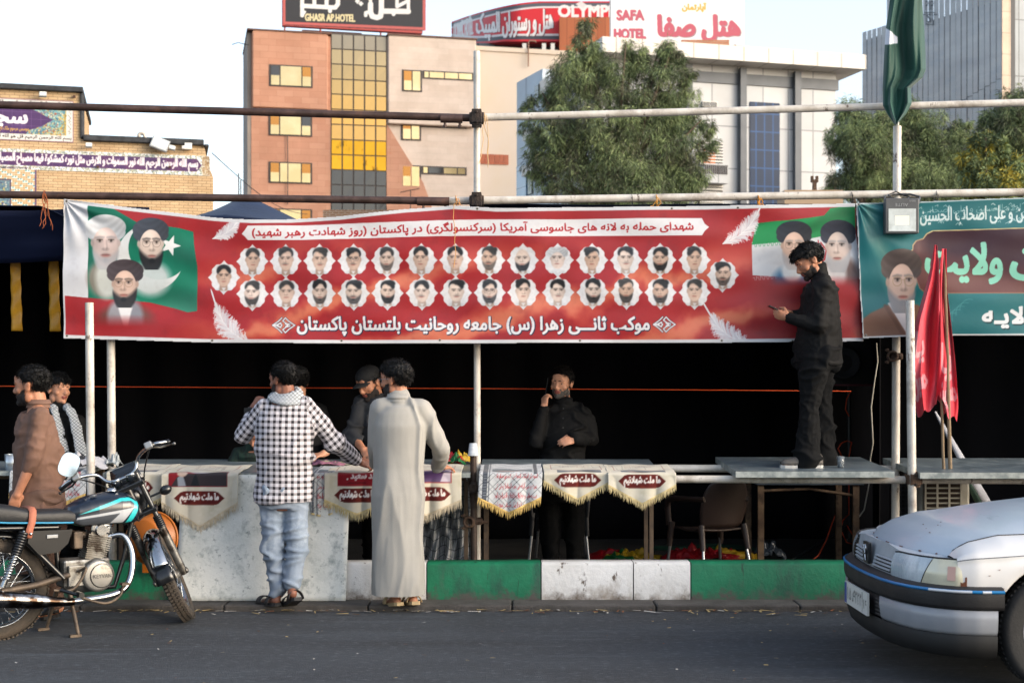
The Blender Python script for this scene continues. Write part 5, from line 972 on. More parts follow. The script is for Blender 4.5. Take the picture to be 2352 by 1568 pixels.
def p_cream(kind,cw=.60,cvert=None,seed=1):
 def f(cv,w_,te,ds,dt):
  brocade(cv,w_,seed);board_print(cv,w_,.08,te-.16,seed)
  if kind=="fist":
   y0,y1=te-.05,te+.105;cv.rect(w_*.09,y0,w_*.86,y1,"#8d1c26",1,.004);cv.poly([(w_*.13,y1-.004),(w_*.2,y0+.09),(w_*.3,y0+.055),(w_*.42,y0+.06),(w_*.62,y0+.02),(w_*.855,y0+.02),(w_*.855,y1-.004)],"#3b3438",1,.006);cv.poly([(w_*.22,y1-.004),(w_*.21,y0+.09),(w_*.28,y0+.07),(w_*.32,y1-.004)],"#9aa0aa",1,.006)
   cv.ell(w_*.27,y0+.05,w_*.07,.036,"#d6b9a6",1,.01);cv.ell(w_*.24,y0+.03,w_*.05,.016,"#c9a892",1,.008);cv.poly([(w_*.38,y1-.004),(w_*.45,y0+.05),(w_*.5,y1-.004)],"#22262c",1,.006);cv.ell(w_*.5,y0+.02,w_*.15,.024,"#c7c9cd",.9,.01)
  elif kind=="red":
   y0,y1=te-.04,te+.10;cv.rect(w_*.2,y0,w_*.98,y1,"#8d1522",1,.004);cv.text("شهید سعید",(w_*.4,te+.0,w_*.9,te+.06),"#e6d9d8",.003);cv.ell(w_*.35,te+.05,.006,.006,"#e6d9d8",1,.004);cv.line([(w_*.36,te+.075),(w_*.62,te+.078)],.006,"#4a1016",.8,.004)
  elif kind=="purple":y0,y1=te-.12,te+.085;cv.rect(w_*.1,y0,w_*.86,y1,"#b03a3a",1,.004);cv.rect(w_*.12,y0+.006,w_*.845,y1-.006,"#6d5a80",1,.004);cv.ell(w_*.5,te,w_*.28,.06,"#54386a",.9,.03);cv.poly([(w_*.7,y1-.01),(w_*.78,y0+.08),(w_*.845,y0+.03),(w_*.845,y1-.006)],"#d8ccdc",1,.006)
  elif kind=="photo":cv.rect(w_*.2,te-.14,w_*.86,te-.01,"#5d6672",1,.004);cv.ell(w_*.45,te-.05,w_*.14,.03,"#c9a494",.9,.02);cv.ell(w_*.6,te-.06,w_*.2,.03,"#2c2e34",.9,.02)
  cartouche(cv,w_/2,te+(cvert if cvert is not None else .09),w_*cw,.10)
 return f
PRAYER=["اللهم کن لولیک الحجة بن الحسن صلواتک","علیه و علی آبائه فی هذه الساعة و فی کل","ساعة ولیا و حافظا و قائدا و ناصرا و دلیلا","و عینا حتی تسکنه ارضک طوعا و تمتعه فیها"]
def p_kef(seed=3,x0=.0):
 def f(cv,w_,te,ds,dt):
  A_=(slice(None),slice(None));U,V=cv.U,cv.V;g=np.minimum(np.abs(((U+V)/.034)%1-.5),np.abs(((U-V)/.034)%1-.5));cv.mix(A_,np.clip((.055-g)/.03,0,1)*.8,"#3d4248")
  for a,b in((.06,.14),(.155,.17)):cv.rect(w_*a,0,w_*b,te+dt,"#39404c",.9,.004)
  cv.rect(w_*.86,0,w_*.92,te+.02,"#39404c",.9,.004)
  for k in range(60):cv.rect(w_*.07,k*.02,w_*.13,k*.02+.005,"#8d939c",.8,.003)
  cv.rect(w_*.2,te-.2,w_*.84,te-.03,"#6d7880",1,.004);cv.ell(w_*.5,te-.07,w_*.2,.03,"#c89a94",.9,.02);cv.ell(w_*.42,te-.05,w_*.16,.02,"#23262c",.9,.02)
  for k,s in enumerate(PRAYER):cv.text(s,(w_*.26,te+.015+k*.068,w_*.92,te+.066+k*.068),"#b81f28",.0024)
 return f
pennant(1101,1246,1146,1181,"white netted pennant with red prayer lines and black side band, gold fringe",p_kef(),GOLDF,.05,seed=3,base="#d5d8da",tilt=-.05)
pennant(1249,1404,1109,1150,"cream pennant with maroon slogan, left of the two fringed ones on the right",p_cream("photo",.7,.065,4),CREAMF,.05,seed=4)
pennant(1396,1552,1118,1160,"cream pennant with maroon slogan, rightmost of the row, overlapping its neighbour",p_cream("photo",.7,.07,5),CREAMF,.05,seed=5,Ye=10.225)
pennant(372,548,1157,1212,"cream pennant showing a raised fist over the maroon slogan, beside the motorcycle",p_cream("fist",.66,.185,6),PALEF,.06,seed=6,tilt=.02,Ye=10.19)
pennant(246,376,1146,1180,"cream pennant mostly hidden behind the motorcycle handlebar",p_cream("photo",.66,.12,7),CREAMF,.05,seed=7,Ye=10.26)
pennant(716,766,1182,1188,"narrow white netted cloth just right of the checked shirt man",p_kef(8),CREAMF,.01,seed=8,base="#d8d9d8",Ye=10.215)
pennant(746,898,1152,1184,"cream pennant with a red panel and maroon slogan between the two standing men",p_cream("red",.70,.165,9),CREAMF,.06,seed=9,Ye=10.185)
pennant(900,1060,1152,1186,"cream pennant with a purple picture, half hidden behind the robed man",p_cream("purple",.70,.165,10),PALEF,.06,seed=10)
pennant(25,202,1138,1172,"white netted pennant with red prayer lines beside the brown shirted man",p_kef(12),GOLDF,.05,seed=12,base="#d5d8da",Ye=10.38)
# ------------------------------------------------------------------ heaps of cloth
def heap(name,label,cat,c,r,cols,seed,n=26,m_=None,group=None):
 """crumpled cloth: a folded sheet of several colours"""
 rr=random.Random(seed);t=thing(name,label,cat,c,0,group);
 for q,colr in enumerate(cols):
  m=M();P=[];ox,oy=rr.uniform(-.5,.5)*r[0],rr.uniform(-.4,.4)*r[1];sx,sy=r[0]*rr.uniform(.45,.8),r[1]*rr.uniform(.5,.8)
  for j in range(n):
   row=[]
   for i in range(n):
    a,b=i/(n-1)*2-1,j/(n-1)*2-1;d=max(0,1-(a*a+b*b)*.55);s1=Vector((a*2.2+q*7,b*2.2,seed));z=r[2]*d*(.35+.9*abs(mnoise.noise(s1))+.35*abs(mnoise.noise(s1*2.7)))
    row.append(Vector((c[0]+ox+sx*(a+.25*mnoise.noise(s1+Vector((9,0,0)))),c[1]+oy+sy*(b+.25*mnoise.noise(s1+Vector((0,9,0)))),c[2]+.004+z)))
   P.append(row)
  m.grid(P);o=m.build("folded_cloth",colr,t);o.modifiers.new("thickness",'SOLIDIFY').thickness=.003
 return t
RED=pm("red_satin","#8d1019",.45,spec=.4);GRN=pm("green_satin","#10552a",.45);YLW=pm("yellow_satin_flag","#a5841a",.45);NET=pm("netted_cotton","#c6c9cc",.85,attr=True)
heap("flag_heap","crumpled red and green flags lying on the counter by the short dark post","flags",(px(1045,10.9),10.9,ttop(10.9)),(.14,.12,.10),[RED,GRN,RED,YLW],3)
heap("flag_heap","red, yellow and green flags heaped on the stall floor left of the brown chair","flags",(px(1445,12.9),12.9,.0),(.3,.2,.10),[YLW,RED,YLW,GRN],4)
heap("flag_heap","red and yellow flags heaped on the stall floor under the brown chair","flags",(px(1625,12.8),12.8,.0),(.4,.2,.13),[RED,GRN,YLW,RED,RED],5)
heap("flag_heap","dark green cloth lying on the stall floor behind the brown chair","cloth",(px(1560,13.6),13.6,.0),(.8,.2,.05),[pm("dark_green_cloth","#0e3526",.7)],6)
heap("plastic_bag","crumpled clear plastic bag on the floor beneath the folding table","bag",(px(1775,12.9),12.9,0),(.2,.14,.2),[pm("grey_plastic","#4d545c",.25,spec=.6)],7)
KW=pm("white_cloth_print","#b9b7b6",.85,col2="#24262c",vs=14,vlo=.46,vhi=.52);KD=pm("dark_cloth_print","#20222a",.85,col2="#8d8d92",vs=10,vlo=.5,vhi=.58)
heap("shirt_heap","heap of white and black printed cloth on the far left counter","cloth heap",(px(185,10.75),10.75,ttop(10.75)-.02),(.3,.2,.13),[KD,KW,pm("pale_cloth","#b5b3b6",.8),KD],8)
heap("clear_bag","small crumpled pale plastic bag on the counter end beside the white post","bag",(px(264,10.75),10.75,ttop(10.75)),(.10,.1,.10),[pm("pale_plastic","#9aa0a2",.3,spec=.6)],9)
heap("scarf_heap","dark printed scarves lying on the counter right of the checked shirt man","cloth heap",(px(740,10.75),10.75,ttop(10.75)),(.25,.12,.05),[pm("plum_print","#4a2c46",.8,col2="#a06a7c",vs=18),pm("olive_print","#8d8a72",.85,col2="#55543f",vs=40)],10)
cvk=Canvas(0,0,.62,.82,.006,"#c4c7ca");g=np.minimum(np.abs((cvk.U/.026)%1-.5),np.abs((cvk.V/.026)%1-.5));cvk.mix((slice(None),slice(None)),np.clip((.07-g)/.03,0,1)*.9,"#34383e")
def bundle(U,V):
 f=V/.82;X=px(1028,10.9)+(U-.31)*(.5+.25*f);Y=10.85+.05*np.sin(U*38+2*np.sin(V*9))*(.5+f)+.03*np.sin(U*90+V*24);Z=.86-V+.03*np.sin(U*25+1)*f;return X,Y,np.maximum(Z,.03+.03*np.sin(U*60)**2)
cvk.build("hanging_scarves",CLOTH,bundle);o=bpy.data.objects["hanging_scarves"];o.modifiers.new("thickness",'SOLIDIFY').thickness=.002;tag(o,"bunch of grey netted scarves hanging below the counter beside the short dark post","scarves")
# ------------------------------------------------------------------ cup, glass
CLEAR=pm("clear_plastic","#c3c8cc",.25,spec=.6,col2="#a9b0b6",vs=20)
t=thing("plastic_cup","upturned plastic cup capping the short dark post","cup",W(1087,1047,YA));m=M();c=W(1087,1045,YA);m.lathe([(.0,.088),(.026,.088),(.029,.084),(.038,.006),(.041,.004),(.041,-.004),(.036,-.004)],c,n=28);m.build("cup_wall",CLEAR,t)
m=M();[m.ring(c+Vector((0,0,z)),(0,0,1),.0285+(.085-z)*.12,.0012,28,6)for z in(.07,.05,.012)];m.build("rim",CLEAR,t)
zs=ttop(10.5)+.012;t=thing("drinking_glass","small clear drinking cup standing on the slab by the man's shoes","glass",(px(1931,10.5),10.5,zs));c=Vector((px(1931,10.5),10.5,zs));GL=pm("clear_glass","#dfe6ea",.05,trans=.85,spec=.6)
m=M();m.lathe([(0,.002),(.022,.002),(.03,.085),(.0285,.085),(.021,.008),(0,.008)],c,n=24);m.build("glass_wall",GL,t);m=M();m.lathe([(0,.009),(.021,.009),(.025,.05),(0,.05)],c,n=24);m.build("drink",pm("drink","#c9cdd0",.1,trans=.4),t)
t=thing("steel_container","small steel container on the far left counter edge","container",(px(28,10.5),10.5,ttop(10.5)));c=Vector((px(28,10.5),10.5,ttop(10.5)-.02));m=M();m.lathe([(0,0),(.05,0),(.055,.13),(.05,.13),(.047,.01)],c);m.build("wall",pm("steel","#b5bcc0",.3,metal=.8),t);m=M();m.ring(c+Vector((0,0,.13)),(0,0,1),.053,.004);m.build("rim",pm("steel","#b5bcc0",.3,metal=.8),t)
# ------------------------------------------------------------------ chairs
CH=pm("brown_plastic","#3d2f2a",.45,col2="#352823",vs=5,bump=.1,bs=90);ALU=pm("chair_tube","#a9abae",.3,metal=.9);CHD=pm("black_plastic","#141416",.5)
def chair(name,label,x,y,rz,mat):
 t=thing(name,label,"chair",(x,y,0),rz,"plastic armchairs in the stall")
 m=M();P=[]
 for j in range(13):
  f=j/12;z=.43+.37*f;w_=.19+.03*math.sin(f*2.6)-.03*f**4;P.append([Vector((w_*a,-.22-.10*f+.055*(1-a*a)*-1+.05,z+.02*(1-a*a)*f-(.03*abs(a)**6*f)))for a in[i/8-1 for i in range(17)]])
 m.grid(P);o=m.build("backrest",mat,t,True);s_=o.modifiers.new("thickness",'SOLIDIFY');s_.thickness=.016
 m=M();P=[[Vector((a*(.22-.02*f),-.2+.44*f,.43-.025*math.sin(f*3.1)-.015*(1-a*a)-.03*max(0,f-.85)*4))for a in[i/6-1 for i in range(13)]]for f in[j/10 for j in range(11)]]
 m.grid(P);o=m.build("seat",mat,t,True);o.modifiers.new("thickness",'SOLIDIFY').thickness=.018
 for s in(-1,1):
  m=M();m.tube([(s*.2,-.25,.66),(s*.255,-.1,.655),(s*.265,.1,.65),(s*.262,.22,.625),(s*.255,.235,.56),(s*.245,.23,.42)],.018,8,flat=1.6);m.build("armrest",mat,t,True)
  for(y0,y1,s1)in((-.2,-.29,.2),(.2,.25,.235)):
   m=M();m.tube([(s*s1,y0,.45),(s*(s1+.012),y0+(y1-y0)*.5,.25)],[.024,.019],10,flat=1.2);lg=m.build("leg",mat,t,True)
   m=M();m.tube([(s*(s1+.0),y0+(y1-y0)*.3,.30),(s*(s1+.03),y1,0)],.0125,10);m.build("leg_tube",ALU,lg,True)
 return t
chair("armchair","brown plastic armchair with its back turned, under the slab",px(1640,11.35),11.62,R(24),CH)
chair("armchair","dark plastic armchair behind the man on the phone, only its legs clear",px(1287,12.6),12.7,R(176),CHD)
chair("armchair","dark plastic armchair behind the pennants left of the robed man",px(800,12.6),12.6,R(165),CHD)
# ------------------------------------------------------------------ folding table below the slab, loudspeaker, cables
t=thing("folding_table","old folding table with rusty legs standing below the galvanised slab","table",(px(1862,12),12,0));xa,xb=px(1738,11.7),px(1985,11.7)
m=M();m.bx((xa,11.7,.75),(xb,12.4,.79));m.build("tabletop",pm("blue_grey_top","#39434c",.5,col2="#4c565e",vs=6),t,bevel=.004)
LEGR=pm("rusty_leg","#5a4636",.7,metal=.3,col2="#7b6650",vs=9,dirt=("#2f251f",8,.5,.65))
for x,y in((xa+.04,11.74),(xb-.06,11.74),(xa+.04,12.36),(xb-.06,12.36)):m=M();m.bx((x-.025,y-.02,0),(x+.025,y+.02,.745));m.build("leg",LEGR,t)
m=M();m.tube([(xa+.05,11.74,.7),((xa+xb)/2,11.76,.715),(xb-.07,11.74,.66)],.013,6);m.build("brace",LEGR,t);m=M();m.tube([(xa+.05,11.74,.10),(xb-.3,12.3,.05)],.014,6);m.build("brace",LEGR,t)
t=thing("loudspeaker","black loudspeaker box on a stand behind the man in black","loudspeaker",W(1962,885,13.1));m=M();a,b=W(1905,885,13.1),W(2008,770,13.1);m.bx(a,(b.x,13.5,b.z));m.build("cabinet",pm("speaker_black","#121315",.6,bump=.2,bs=120),t,bevel=.015)
m=M();c=W(1940,833,13.07);m.lathe([(.15,.0),(.155,.012),(.13,.006),(.05,-.05),(0,-.03)],c,(0,-1,0));m.build("woofer",pm("cone","#1a1d22",.5),t)
m=M();m.bx(a+Vector((0,-.012,-.004)),(b.x,13.099,a.z+.012));m.build("trim",pm("maroon_trim","#5a1a2c",.5),t)
t=thing("speaker_stand","black tripod speaker stand behind the slab","stand",(px(1948,13.2),13.2,0));m=M();m.tube([W(1950,886,13.2),Vector((px(1952,13.2),13.2,.12))],.019,10);m.build("pole",pm("stand_black","#1d1f22",.45),t)
m=M();c=W(1949,1072,13.2);m.box(c,(.08,.07,.07));m.tube([c+Vector((-.09,-.02,-.02)),c+Vector((.1,-.02,.02))],.012,6);m.build("clamp_collar",pm("stand_grey","#2c3034",.5),t)
hub=W(1950,1205,13.2)
for d in((-.62,-.42),(.5,-.3),(.05,.6)):m=M();m.tube([hub,Vector((hub.x+d[0],hub.y+d[1],.0))],.0115,8);lg=m.build("leg",pm("stand_tube","#33373b",.35,metal=.6),t);m=M();m.ell((hub.x+d[0],hub.y+d[1],.012),(.02,.02,.012));m.build("rubber_foot",CHD,lg)
OC=pm("orange_cable","#b8401c",.6);
cord([W(1956,897,13.1),W(1945,915,13.05),W(1942,940,13.05),W(1950,955,13.1)],.006,OC,"cable","orange cable end looped at the speaker stand's top","cable",group="cables around the speaker stand")
cord([W(1938,1055,13.1),W(1925,1030,13.0),W(1932,1018,13.05),W(1945,1012,13.1),W(1956,1015,13.12),W(1952,1040,13.1),W(1948,1058,13.1),W(1950,1105,13.05),W(1950,1180,13.0),W(1936,1195,12.9),W(1930,1215,12.8),W(1945,1245,12.7),W(1968,1252,12.8),W(1960,1230,12.9),W(1945,1205,13.0)],.006,OC,"cable","long orange cable looping down the speaker stand under the table","cable",group="cables around the speaker stand")
cord([W(1932,1120,12.95),W(1928,1160,12.9),W(1912,1200,12.8),W(1898,1240,12.7),W(1880,1275,12.65),W(1868,1284,12.6)],.006,OC,"cable","orange cable running down to the floor left of the tripod","cable",group="cables around the speaker stand")
WC=pm("white_cable","#a9a498",.5)
cord([W(2013,788,11.7),W(2016,830,11.6),W(2008,880,11.6),W(2001,935,11.6),W(2004,990,11.6),W(2005,1020,11.65),W(1999,1052,11.8),W(1996,1110,11.9),W(1985,1170,11.9),W(1960,1205,11.9)],.0055,WC,"cable","white cable hanging in curves from the banner down past the slab","cable",group="cables around the speaker stand")
# ------------------------------------------------------------------ air cooler at the right
t=thing("air_cooler","grey evaporative cooler with a louvred front behind the car bonnet","cooler",(px(2175,11.6),11.6,0));xa,xb=px(2112,11.45),px(2228,11.45);CB=pm("cooler_body","#c6c3b9",.5,col2="#a5a298",vs=4)
m=M();m.bx((xa,11.45,.05),(xb,12.1,.88));m.build("body",CB,t,bevel=.02);m=M();fx0,fx1=px(2124,11.42),px(2206,11.42)
m.bx((fx0,11.42,.2),(fx1,11.449,.8));m.build("grille_pad",pm("cooler_pad","#3a302b",.9,bump=.5,bs=120),t)
m=M()
for k in range(15):z=.22+k*.04;m.bx((fx0,11.40,z),(fx1,11.419,z+.011))
for k in range(4):x=fx0+(fx1-fx0)*k/3;m.bx((x-.008,11.395,.18),(x+.008,11.399,.82))
m.build("louvre",CB,t);m=M();m.bx((xb+.004,11.5,.15),(xb+.01,12.0,.84));m.build("side_grille",pm("cooler_side","#d6d3c8",.5),t)
t=thing("wire_rack","dark wire rack half hidden behind the right posts","rack",(px(2080,11.7),11.7,0));m=M()
for k in range(22):z=.1+k*.036;m.tube([(px(2068,11.6),11.6,z),(px(2092,11.6),11.6,z)],.004,5)
for u in(2069,2080,2091):m.tube([(px(u,11.61),11.61,.05),(px(u,11.61),11.61,.9)],.006,5)
m.build("wire_panel",pm("rack_black","#202226",.5),t);m=M();m.bx((px(2066,11.64),11.64,.0),(px(2096,11.64),11.95,.86));m.build("dark_box",CHD,t)
# ------------------------------------------------------------------ sticks, red flags, furled flag
STICK=pm("raw_stick","#7d6a52",.85,col2="#5f4f3d",vs=9,stretch=(1,1,.15),bump=.4,bs=40)
zs=ttop(10.5)+.004
for(ub,ut,vt_,lb,rd)in((2168,2150,566,"left of two raw wooden sticks holding the red flags",.011),(2183,2169,574,"right of two raw wooden sticks holding the red flags, thicker",.014)):
 b=Vector((px(ub,10.5),10.5,zs));q=W(ut,vt_,10.62);pts=[b.lerp(q,k/14)+Vector((.006*mnoise.noise(Vector((k*.5,ub,0))),.0,0))for k in range(15)];m=M();m.tube(pts,[rd*(1.05-.2*k/14)for k in range(15)],9);tag(m.build("flag_stick",STICK),lb,"stick","sticks of the red flags")
def hung(name,label,top,outl,colfn,Y0,folds,amp,seed,mat,cat="flag",skew=0,group=None):
 """cloth hanging from a point: outl = list of (v, u_left, u_right); folds deepen downwards"""
 O=np.array(outl,float);v0,v1=O[0,0],O[-1,0];cv=Canvas(0,v0,1,v1,1.6,"#ffffff");cv=Canvas.__new__(Canvas);n=110;h=int((v1-v0)/1.6)+2
 cv.u0,cv.v0,cv.w,cv.h=0,v0,n,h;cv.su=1/(n-1);cv.sv=(v1-v0)/(h-1);cv.U,cv.V=np.meshgrid(np.linspace(0,1,n),np.linspace(v0,v1,h));cv.a=np.ones((h,n,3));colfn(cv)
 L_=np.interp(cv.V,O[:,0],O[:,1]);R_=np.interp(cv.V,O[:,0],O[:,2])
 def fn(U,V):
  f=(V-v0)/(v1-v0);u=L_+(R_-L_)*(U+.05*np.sin(f*9+seed)*np.sin(U*math.pi)+.06*np.sin(U*folds*6.28+seed)*np.sin(U*math.pi));d=amp*np.clip(f*2.5,.12,1)*(np.cos(U*folds*6.28+seed+1.2*np.sin(f*2.2+seed))+.35*np.sin(U*folds*15+f*5))-.05*np.sin(U*math.pi)*f
  Y=Y0+d;Vs=V+skew*(U-.5)*f**2+5*np.sin(U*11+seed)*f**3;return(u-UC)*Y/F,Y,EYE-(Vs-HV)*Y/F
 return tag(cv.build(name,mat,fn,thick=.001),label,cat,group)
FLAGM=pm("flag_cloth","#ffffff",.6,attr=True,spec=.25,sheen=.2,bump=.05,bs=60)
def c_red(base,lite,seed,words):
 def f(cv):
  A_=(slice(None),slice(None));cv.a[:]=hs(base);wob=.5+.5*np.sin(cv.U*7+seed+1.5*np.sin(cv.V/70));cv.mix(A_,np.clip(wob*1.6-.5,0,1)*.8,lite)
  for(x0,y0,x1,y1,s)in words:cv.text(s,(x0,y0,x1,y1),"#dba9ae",.02,op=.75)
 return f
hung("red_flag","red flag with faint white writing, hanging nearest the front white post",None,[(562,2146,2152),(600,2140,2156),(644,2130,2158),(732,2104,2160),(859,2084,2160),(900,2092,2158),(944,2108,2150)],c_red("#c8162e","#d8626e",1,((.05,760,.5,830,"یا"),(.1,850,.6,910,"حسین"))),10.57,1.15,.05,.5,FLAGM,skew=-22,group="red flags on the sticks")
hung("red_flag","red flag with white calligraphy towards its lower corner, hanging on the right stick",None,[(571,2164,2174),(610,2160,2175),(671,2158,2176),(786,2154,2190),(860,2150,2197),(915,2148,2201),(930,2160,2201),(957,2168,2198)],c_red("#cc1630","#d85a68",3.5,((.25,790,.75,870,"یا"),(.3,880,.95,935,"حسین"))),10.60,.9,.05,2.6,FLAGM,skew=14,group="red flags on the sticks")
t=thing("furled_flag","white and green flag furled on its pole, leaning against the dark cooler side","flag",W(2250,1160,11.8));a,b=W(2148,945,11.9),W(2290,1200,11.6);m=M();m.tube([b.lerp(a,k/10)for k in range(11)],[.03,.05,.06,.055,.05,.045,.04,.034,.028,.022,.012],12,flat=.6);m.build("cloth",pm("white_flag_cloth","#a9abb3",.8,col2="#90939c",vs=3,bump=.4,bs=9),t)
m=M();m.tube([b.lerp(a,.02)+Vector((-.05,-.02,-.02)),b.lerp(a,.5)+Vector((-.05,-.03,-.02))],[.04,.015],8);m.build("green_edge",pm("dark_green_flag","#0d2e22",.8),t);m=M();m.tube([b+Vector((.0,0,.1)),b+(b-a)*.25+Vector((.03,0,.08))],.018,8);m.build("pole",STICK,t)
def c_pak(cv):
 A_=(slice(None),slice(None));U,V=cv.U,cv.V;cv.a[:]=hs("#15473c");cv.mix(A_,np.clip(np.sin(U*7+V/50)-.2,0,1)*.4,"#1f5a4c");cr=np.clip((V-(64+22*np.clip(U/.42,0,1)))/1.5,0,1)*np.clip((103-3*U-V)/1.5,0,1)*(U<.40);cv.mix(A_,cr,"#dcdfea");cv.mix(A_,np.clip(1-np.abs(U-.47)/.05,0,1)*.6*(V<190),"#0d2f28");cv.mix(A_,np.clip((V-200)/60,0,1)*.35,"#2a6d5c")  # dark line near the middle paints the shade of a fold
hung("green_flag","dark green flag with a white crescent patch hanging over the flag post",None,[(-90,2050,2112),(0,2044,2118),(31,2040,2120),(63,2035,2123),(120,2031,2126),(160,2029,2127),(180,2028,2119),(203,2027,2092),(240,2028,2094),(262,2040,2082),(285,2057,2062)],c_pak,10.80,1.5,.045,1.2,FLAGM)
m=M();m.tube([W(2061,300,10.94),W(2066,-120,10.94)],.014,8);tag(m.build("flag_pole",PIPE_W),"thin pole hidden behind the green flag above the right post","pole")
# ------------------------------------------------------------------ floodlight on the rail
t=thing("floodlight","grey rectangular floodlight hung upside down in front of the teal banner","floodlight",W(2072,495,10.66));HG_=pm("lamp_housing","#4a4b4d",.5,col2="#404244",vs=6);Yf=10.66
def rim(a,b,Y,d):return[W(a[0],a[1],Y),W(b[0],a[1],Y),W(b[0],b[1],Y),W(a[0],b[1],Y)]
m=M();a,b=W(2034,536,Yf),W(2111,455,Yf);m.bx(a,(b.x,Yf+.07,b.z));m.build("housing",HG_,t,bevel=.006)
o1,o2=rim((2041,479),(2104,531),Yf-.004,0),rim((2056,495),(2089,517),Yf-.0035,0);m=M();m.add(o1+o2,[(0,1,5,4),(1,2,6,5),(2,3,7,6),(3,0,4,7)]);m.build("reflector",pm("reflector","#c9ccca",.18,metal=.5,col2="#b9bcba",vs=20),t)
m=M();m.add(rim((2056,495),(2089,517),Yf-.003,0),[(0,1,2,3)]);m.build("led_chip",pm("led_chip","#e6e4d4",.3),t)
m=M();rt=lambda x,y:W(x,y,Yf-.0025);m.text("ALITE",rt,(2086,467,2056,474));m.text("100W",rt,(2103,459,2088,463.5));m.build("lettering",pm("lamp_letter","#8d8f90",.5),t)
m=M();m.tube([W(2036,470,Yf+.03),W(2032,452,10.85),W(2050,446,10.9),W(2090,446,10.9),W(2113,452,10.85),W(2109,470,Yf+.03)],.008,6);m.build("bracket",HG_,t)
cord([W(2052,458,10.72),W(2040,448,10.8),W(2058,440,10.84),W(2075,449,10.8),W(2090,452,10.78),W(2084,457,10.7)],.005,WIRE,"lamp_cable","black lamp cable tangled above the floodlight","cable")
t=thing("orange_basin","orange plastic basin standing on its edge behind the motorcycle's fork","basin",W(350,1290,9.78));c=W(352,1236,9.9);m=M();OB=pm("orange_plastic","#a25a0e",.45,col2="#8f4e0b",vs=4)
m.lathe([(.0,.16),(.12,.16),(.135,.15),(.165,.01),(.185,.0),(.185,-.008),(.16,.0),(.125,.14),(0,.148)],c,(-.25,-1,.1),32);m.build("bowl",OB,t);m=M();m.ring(c,(-.25,-1,.1),.183,.008);m.build("rim",OB,t)
m=M();m.bx(c+Vector((-.12,.17,-.26)),c+Vector((.12,.3,-.17)));m.build("base",OB,t)
# ------------------------------------------------------------------ people
def cap_(m,a,b,r0,r1,n=12,flat=1.):
 """closed tapered capsule"""
 a,b=Vector(a),Vector(b);d=b-a;L_=d.length
 if L_<1e-5:d=Vector((0,0,1));L_=1e-5
 d=d/L_;pts,rs=[],[]
 for k in range(4):t=math.pi/2*(1-k/4);pts.append(a-d*r0*math.sin(t));rs.append(max(r0*math.cos(t),r0*.06))
 for k in range(5):pts.append(a+d*L_*k/4);rs.append(r0+(r1-r0)*k/4)
 for k in range(1,5):t=math.pi/2*k/4;pts.append(b+d*r1*math.sin(t));rs.append(max(r1*math.cos(t),r1*.06))
 m.tube(pts,rs,n,flat=flat);return m
def loft_(m,rings,rt,n=24):
 """closed loft of ellipses (centre, half width along rt, half depth along the axis perpendicular to it and up)"""
 P=[]
 for c,hw,hd in rings:
  f=Vector((0,0,1)).cross(rt).normalized();P.append([Vector(c)+rt*hw*math.cos(t*2*math.pi/n)+f*hd*math.sin(t*2*math.pi/n)for t in range(n)])
 m.grid(P,0,True);m.add(P[0],[list(range(n))[::-1]]);m.add(P[-1],[list(range(n))]);return m
def fuse(m,voxel,smooth=3,disp=None):
 """union of the closed shapes in m as one continuous skin; returns a mesh"""
 me=bpy.data.meshes.new("skin");me.from_pydata(m.v,[],m.f);b=bmesh.new();b.from_mesh(me);bmesh.ops.remove_doubles(b,verts=b.verts,dist=1e-5);bmesh.ops.recalc_face_normals(b,faces=b.faces);b.to_mesh(me);b.free()
 o=bpy.data.objects.new("skin",me);COL.objects.link(o);r=o.modifiers.new("r",'REMESH');r.mode='VOXEL';r.voxel_size=voxel;r.use_smooth_shade=True
 if smooth:s=o.modifiers.new("s",'SMOOTH');s.iterations=smooth;s.factor=.5
 dg=bpy.context.evaluated_depsgraph_get();out=bpy.data.meshes.new_from_object(o.evaluated_get(dg));bpy.data.objects.remove(o);bpy.data.meshes.remove(me)
 if disp:push(out,disp)
 for p in out.polygons:p.use_smooth=True
 return out
def arr(me):a=np.zeros(len(me.vertices)*3);me.vertices.foreach_get("co",a);return a.reshape(-1,3)
def push(me,fn):
 co=arr(me);nr=np.zeros(len(me.vertices)*3);me.vertices.foreach_get("normal",nr);nr=nr.reshape(-1,3)
 d=np.array([fn(Vector(p))for p in co]);me.vertices.foreach_set("co",(co+nr*d[:,None]).ravel());me.update()
def creases(seed,amp=.007,sc=7.,st=(1,1,1.6)):
 def f(p):
  q=Vector((p.x*st[0]*sc,p.y*st[1]*sc,p.z*st[2]*sc+seed));q+=.6*Vector((mnoise.noise(q*.5),mnoise.noise(q*.5+Vector((5,0,0))),mnoise.noise(q*.5+Vector((0,5,0)))))
  a=max(0,1-abs(mnoise.noise(q))*3.6);b=mnoise.noise(q*.42+Vector((3,1,8)));a2=max(0,1-abs(mnoise.noise(q*2.1))*4);return amp*(1.7*a**1.3*max(.12,.5+1.1*b)+.45*a2*max(0,.3-b)+1.1*b-.25)
 return f
def trim_mesh(me,keep):
 b=bmesh.new();b.from_mesh(me);bmesh.ops.delete(b,geom=[f for f in b.faces if not keep(f.calc_center_median())],context='FACES');b.to_mesh(me);b.free();return me
SKINS=[pm("skin_a","#b07a5e",.5,col2="#a26e54",vs=30,spec=.35,bump=.05,bs=200),pm("skin_b","#c48f74",.5,col2="#b88265",vs=30,spec=.35,bump=.05,bs=200),pm("skin_c","#8a5c49",.5,col2="#7c5040",vs=30,spec=.35,bump=.05,bs=200)]
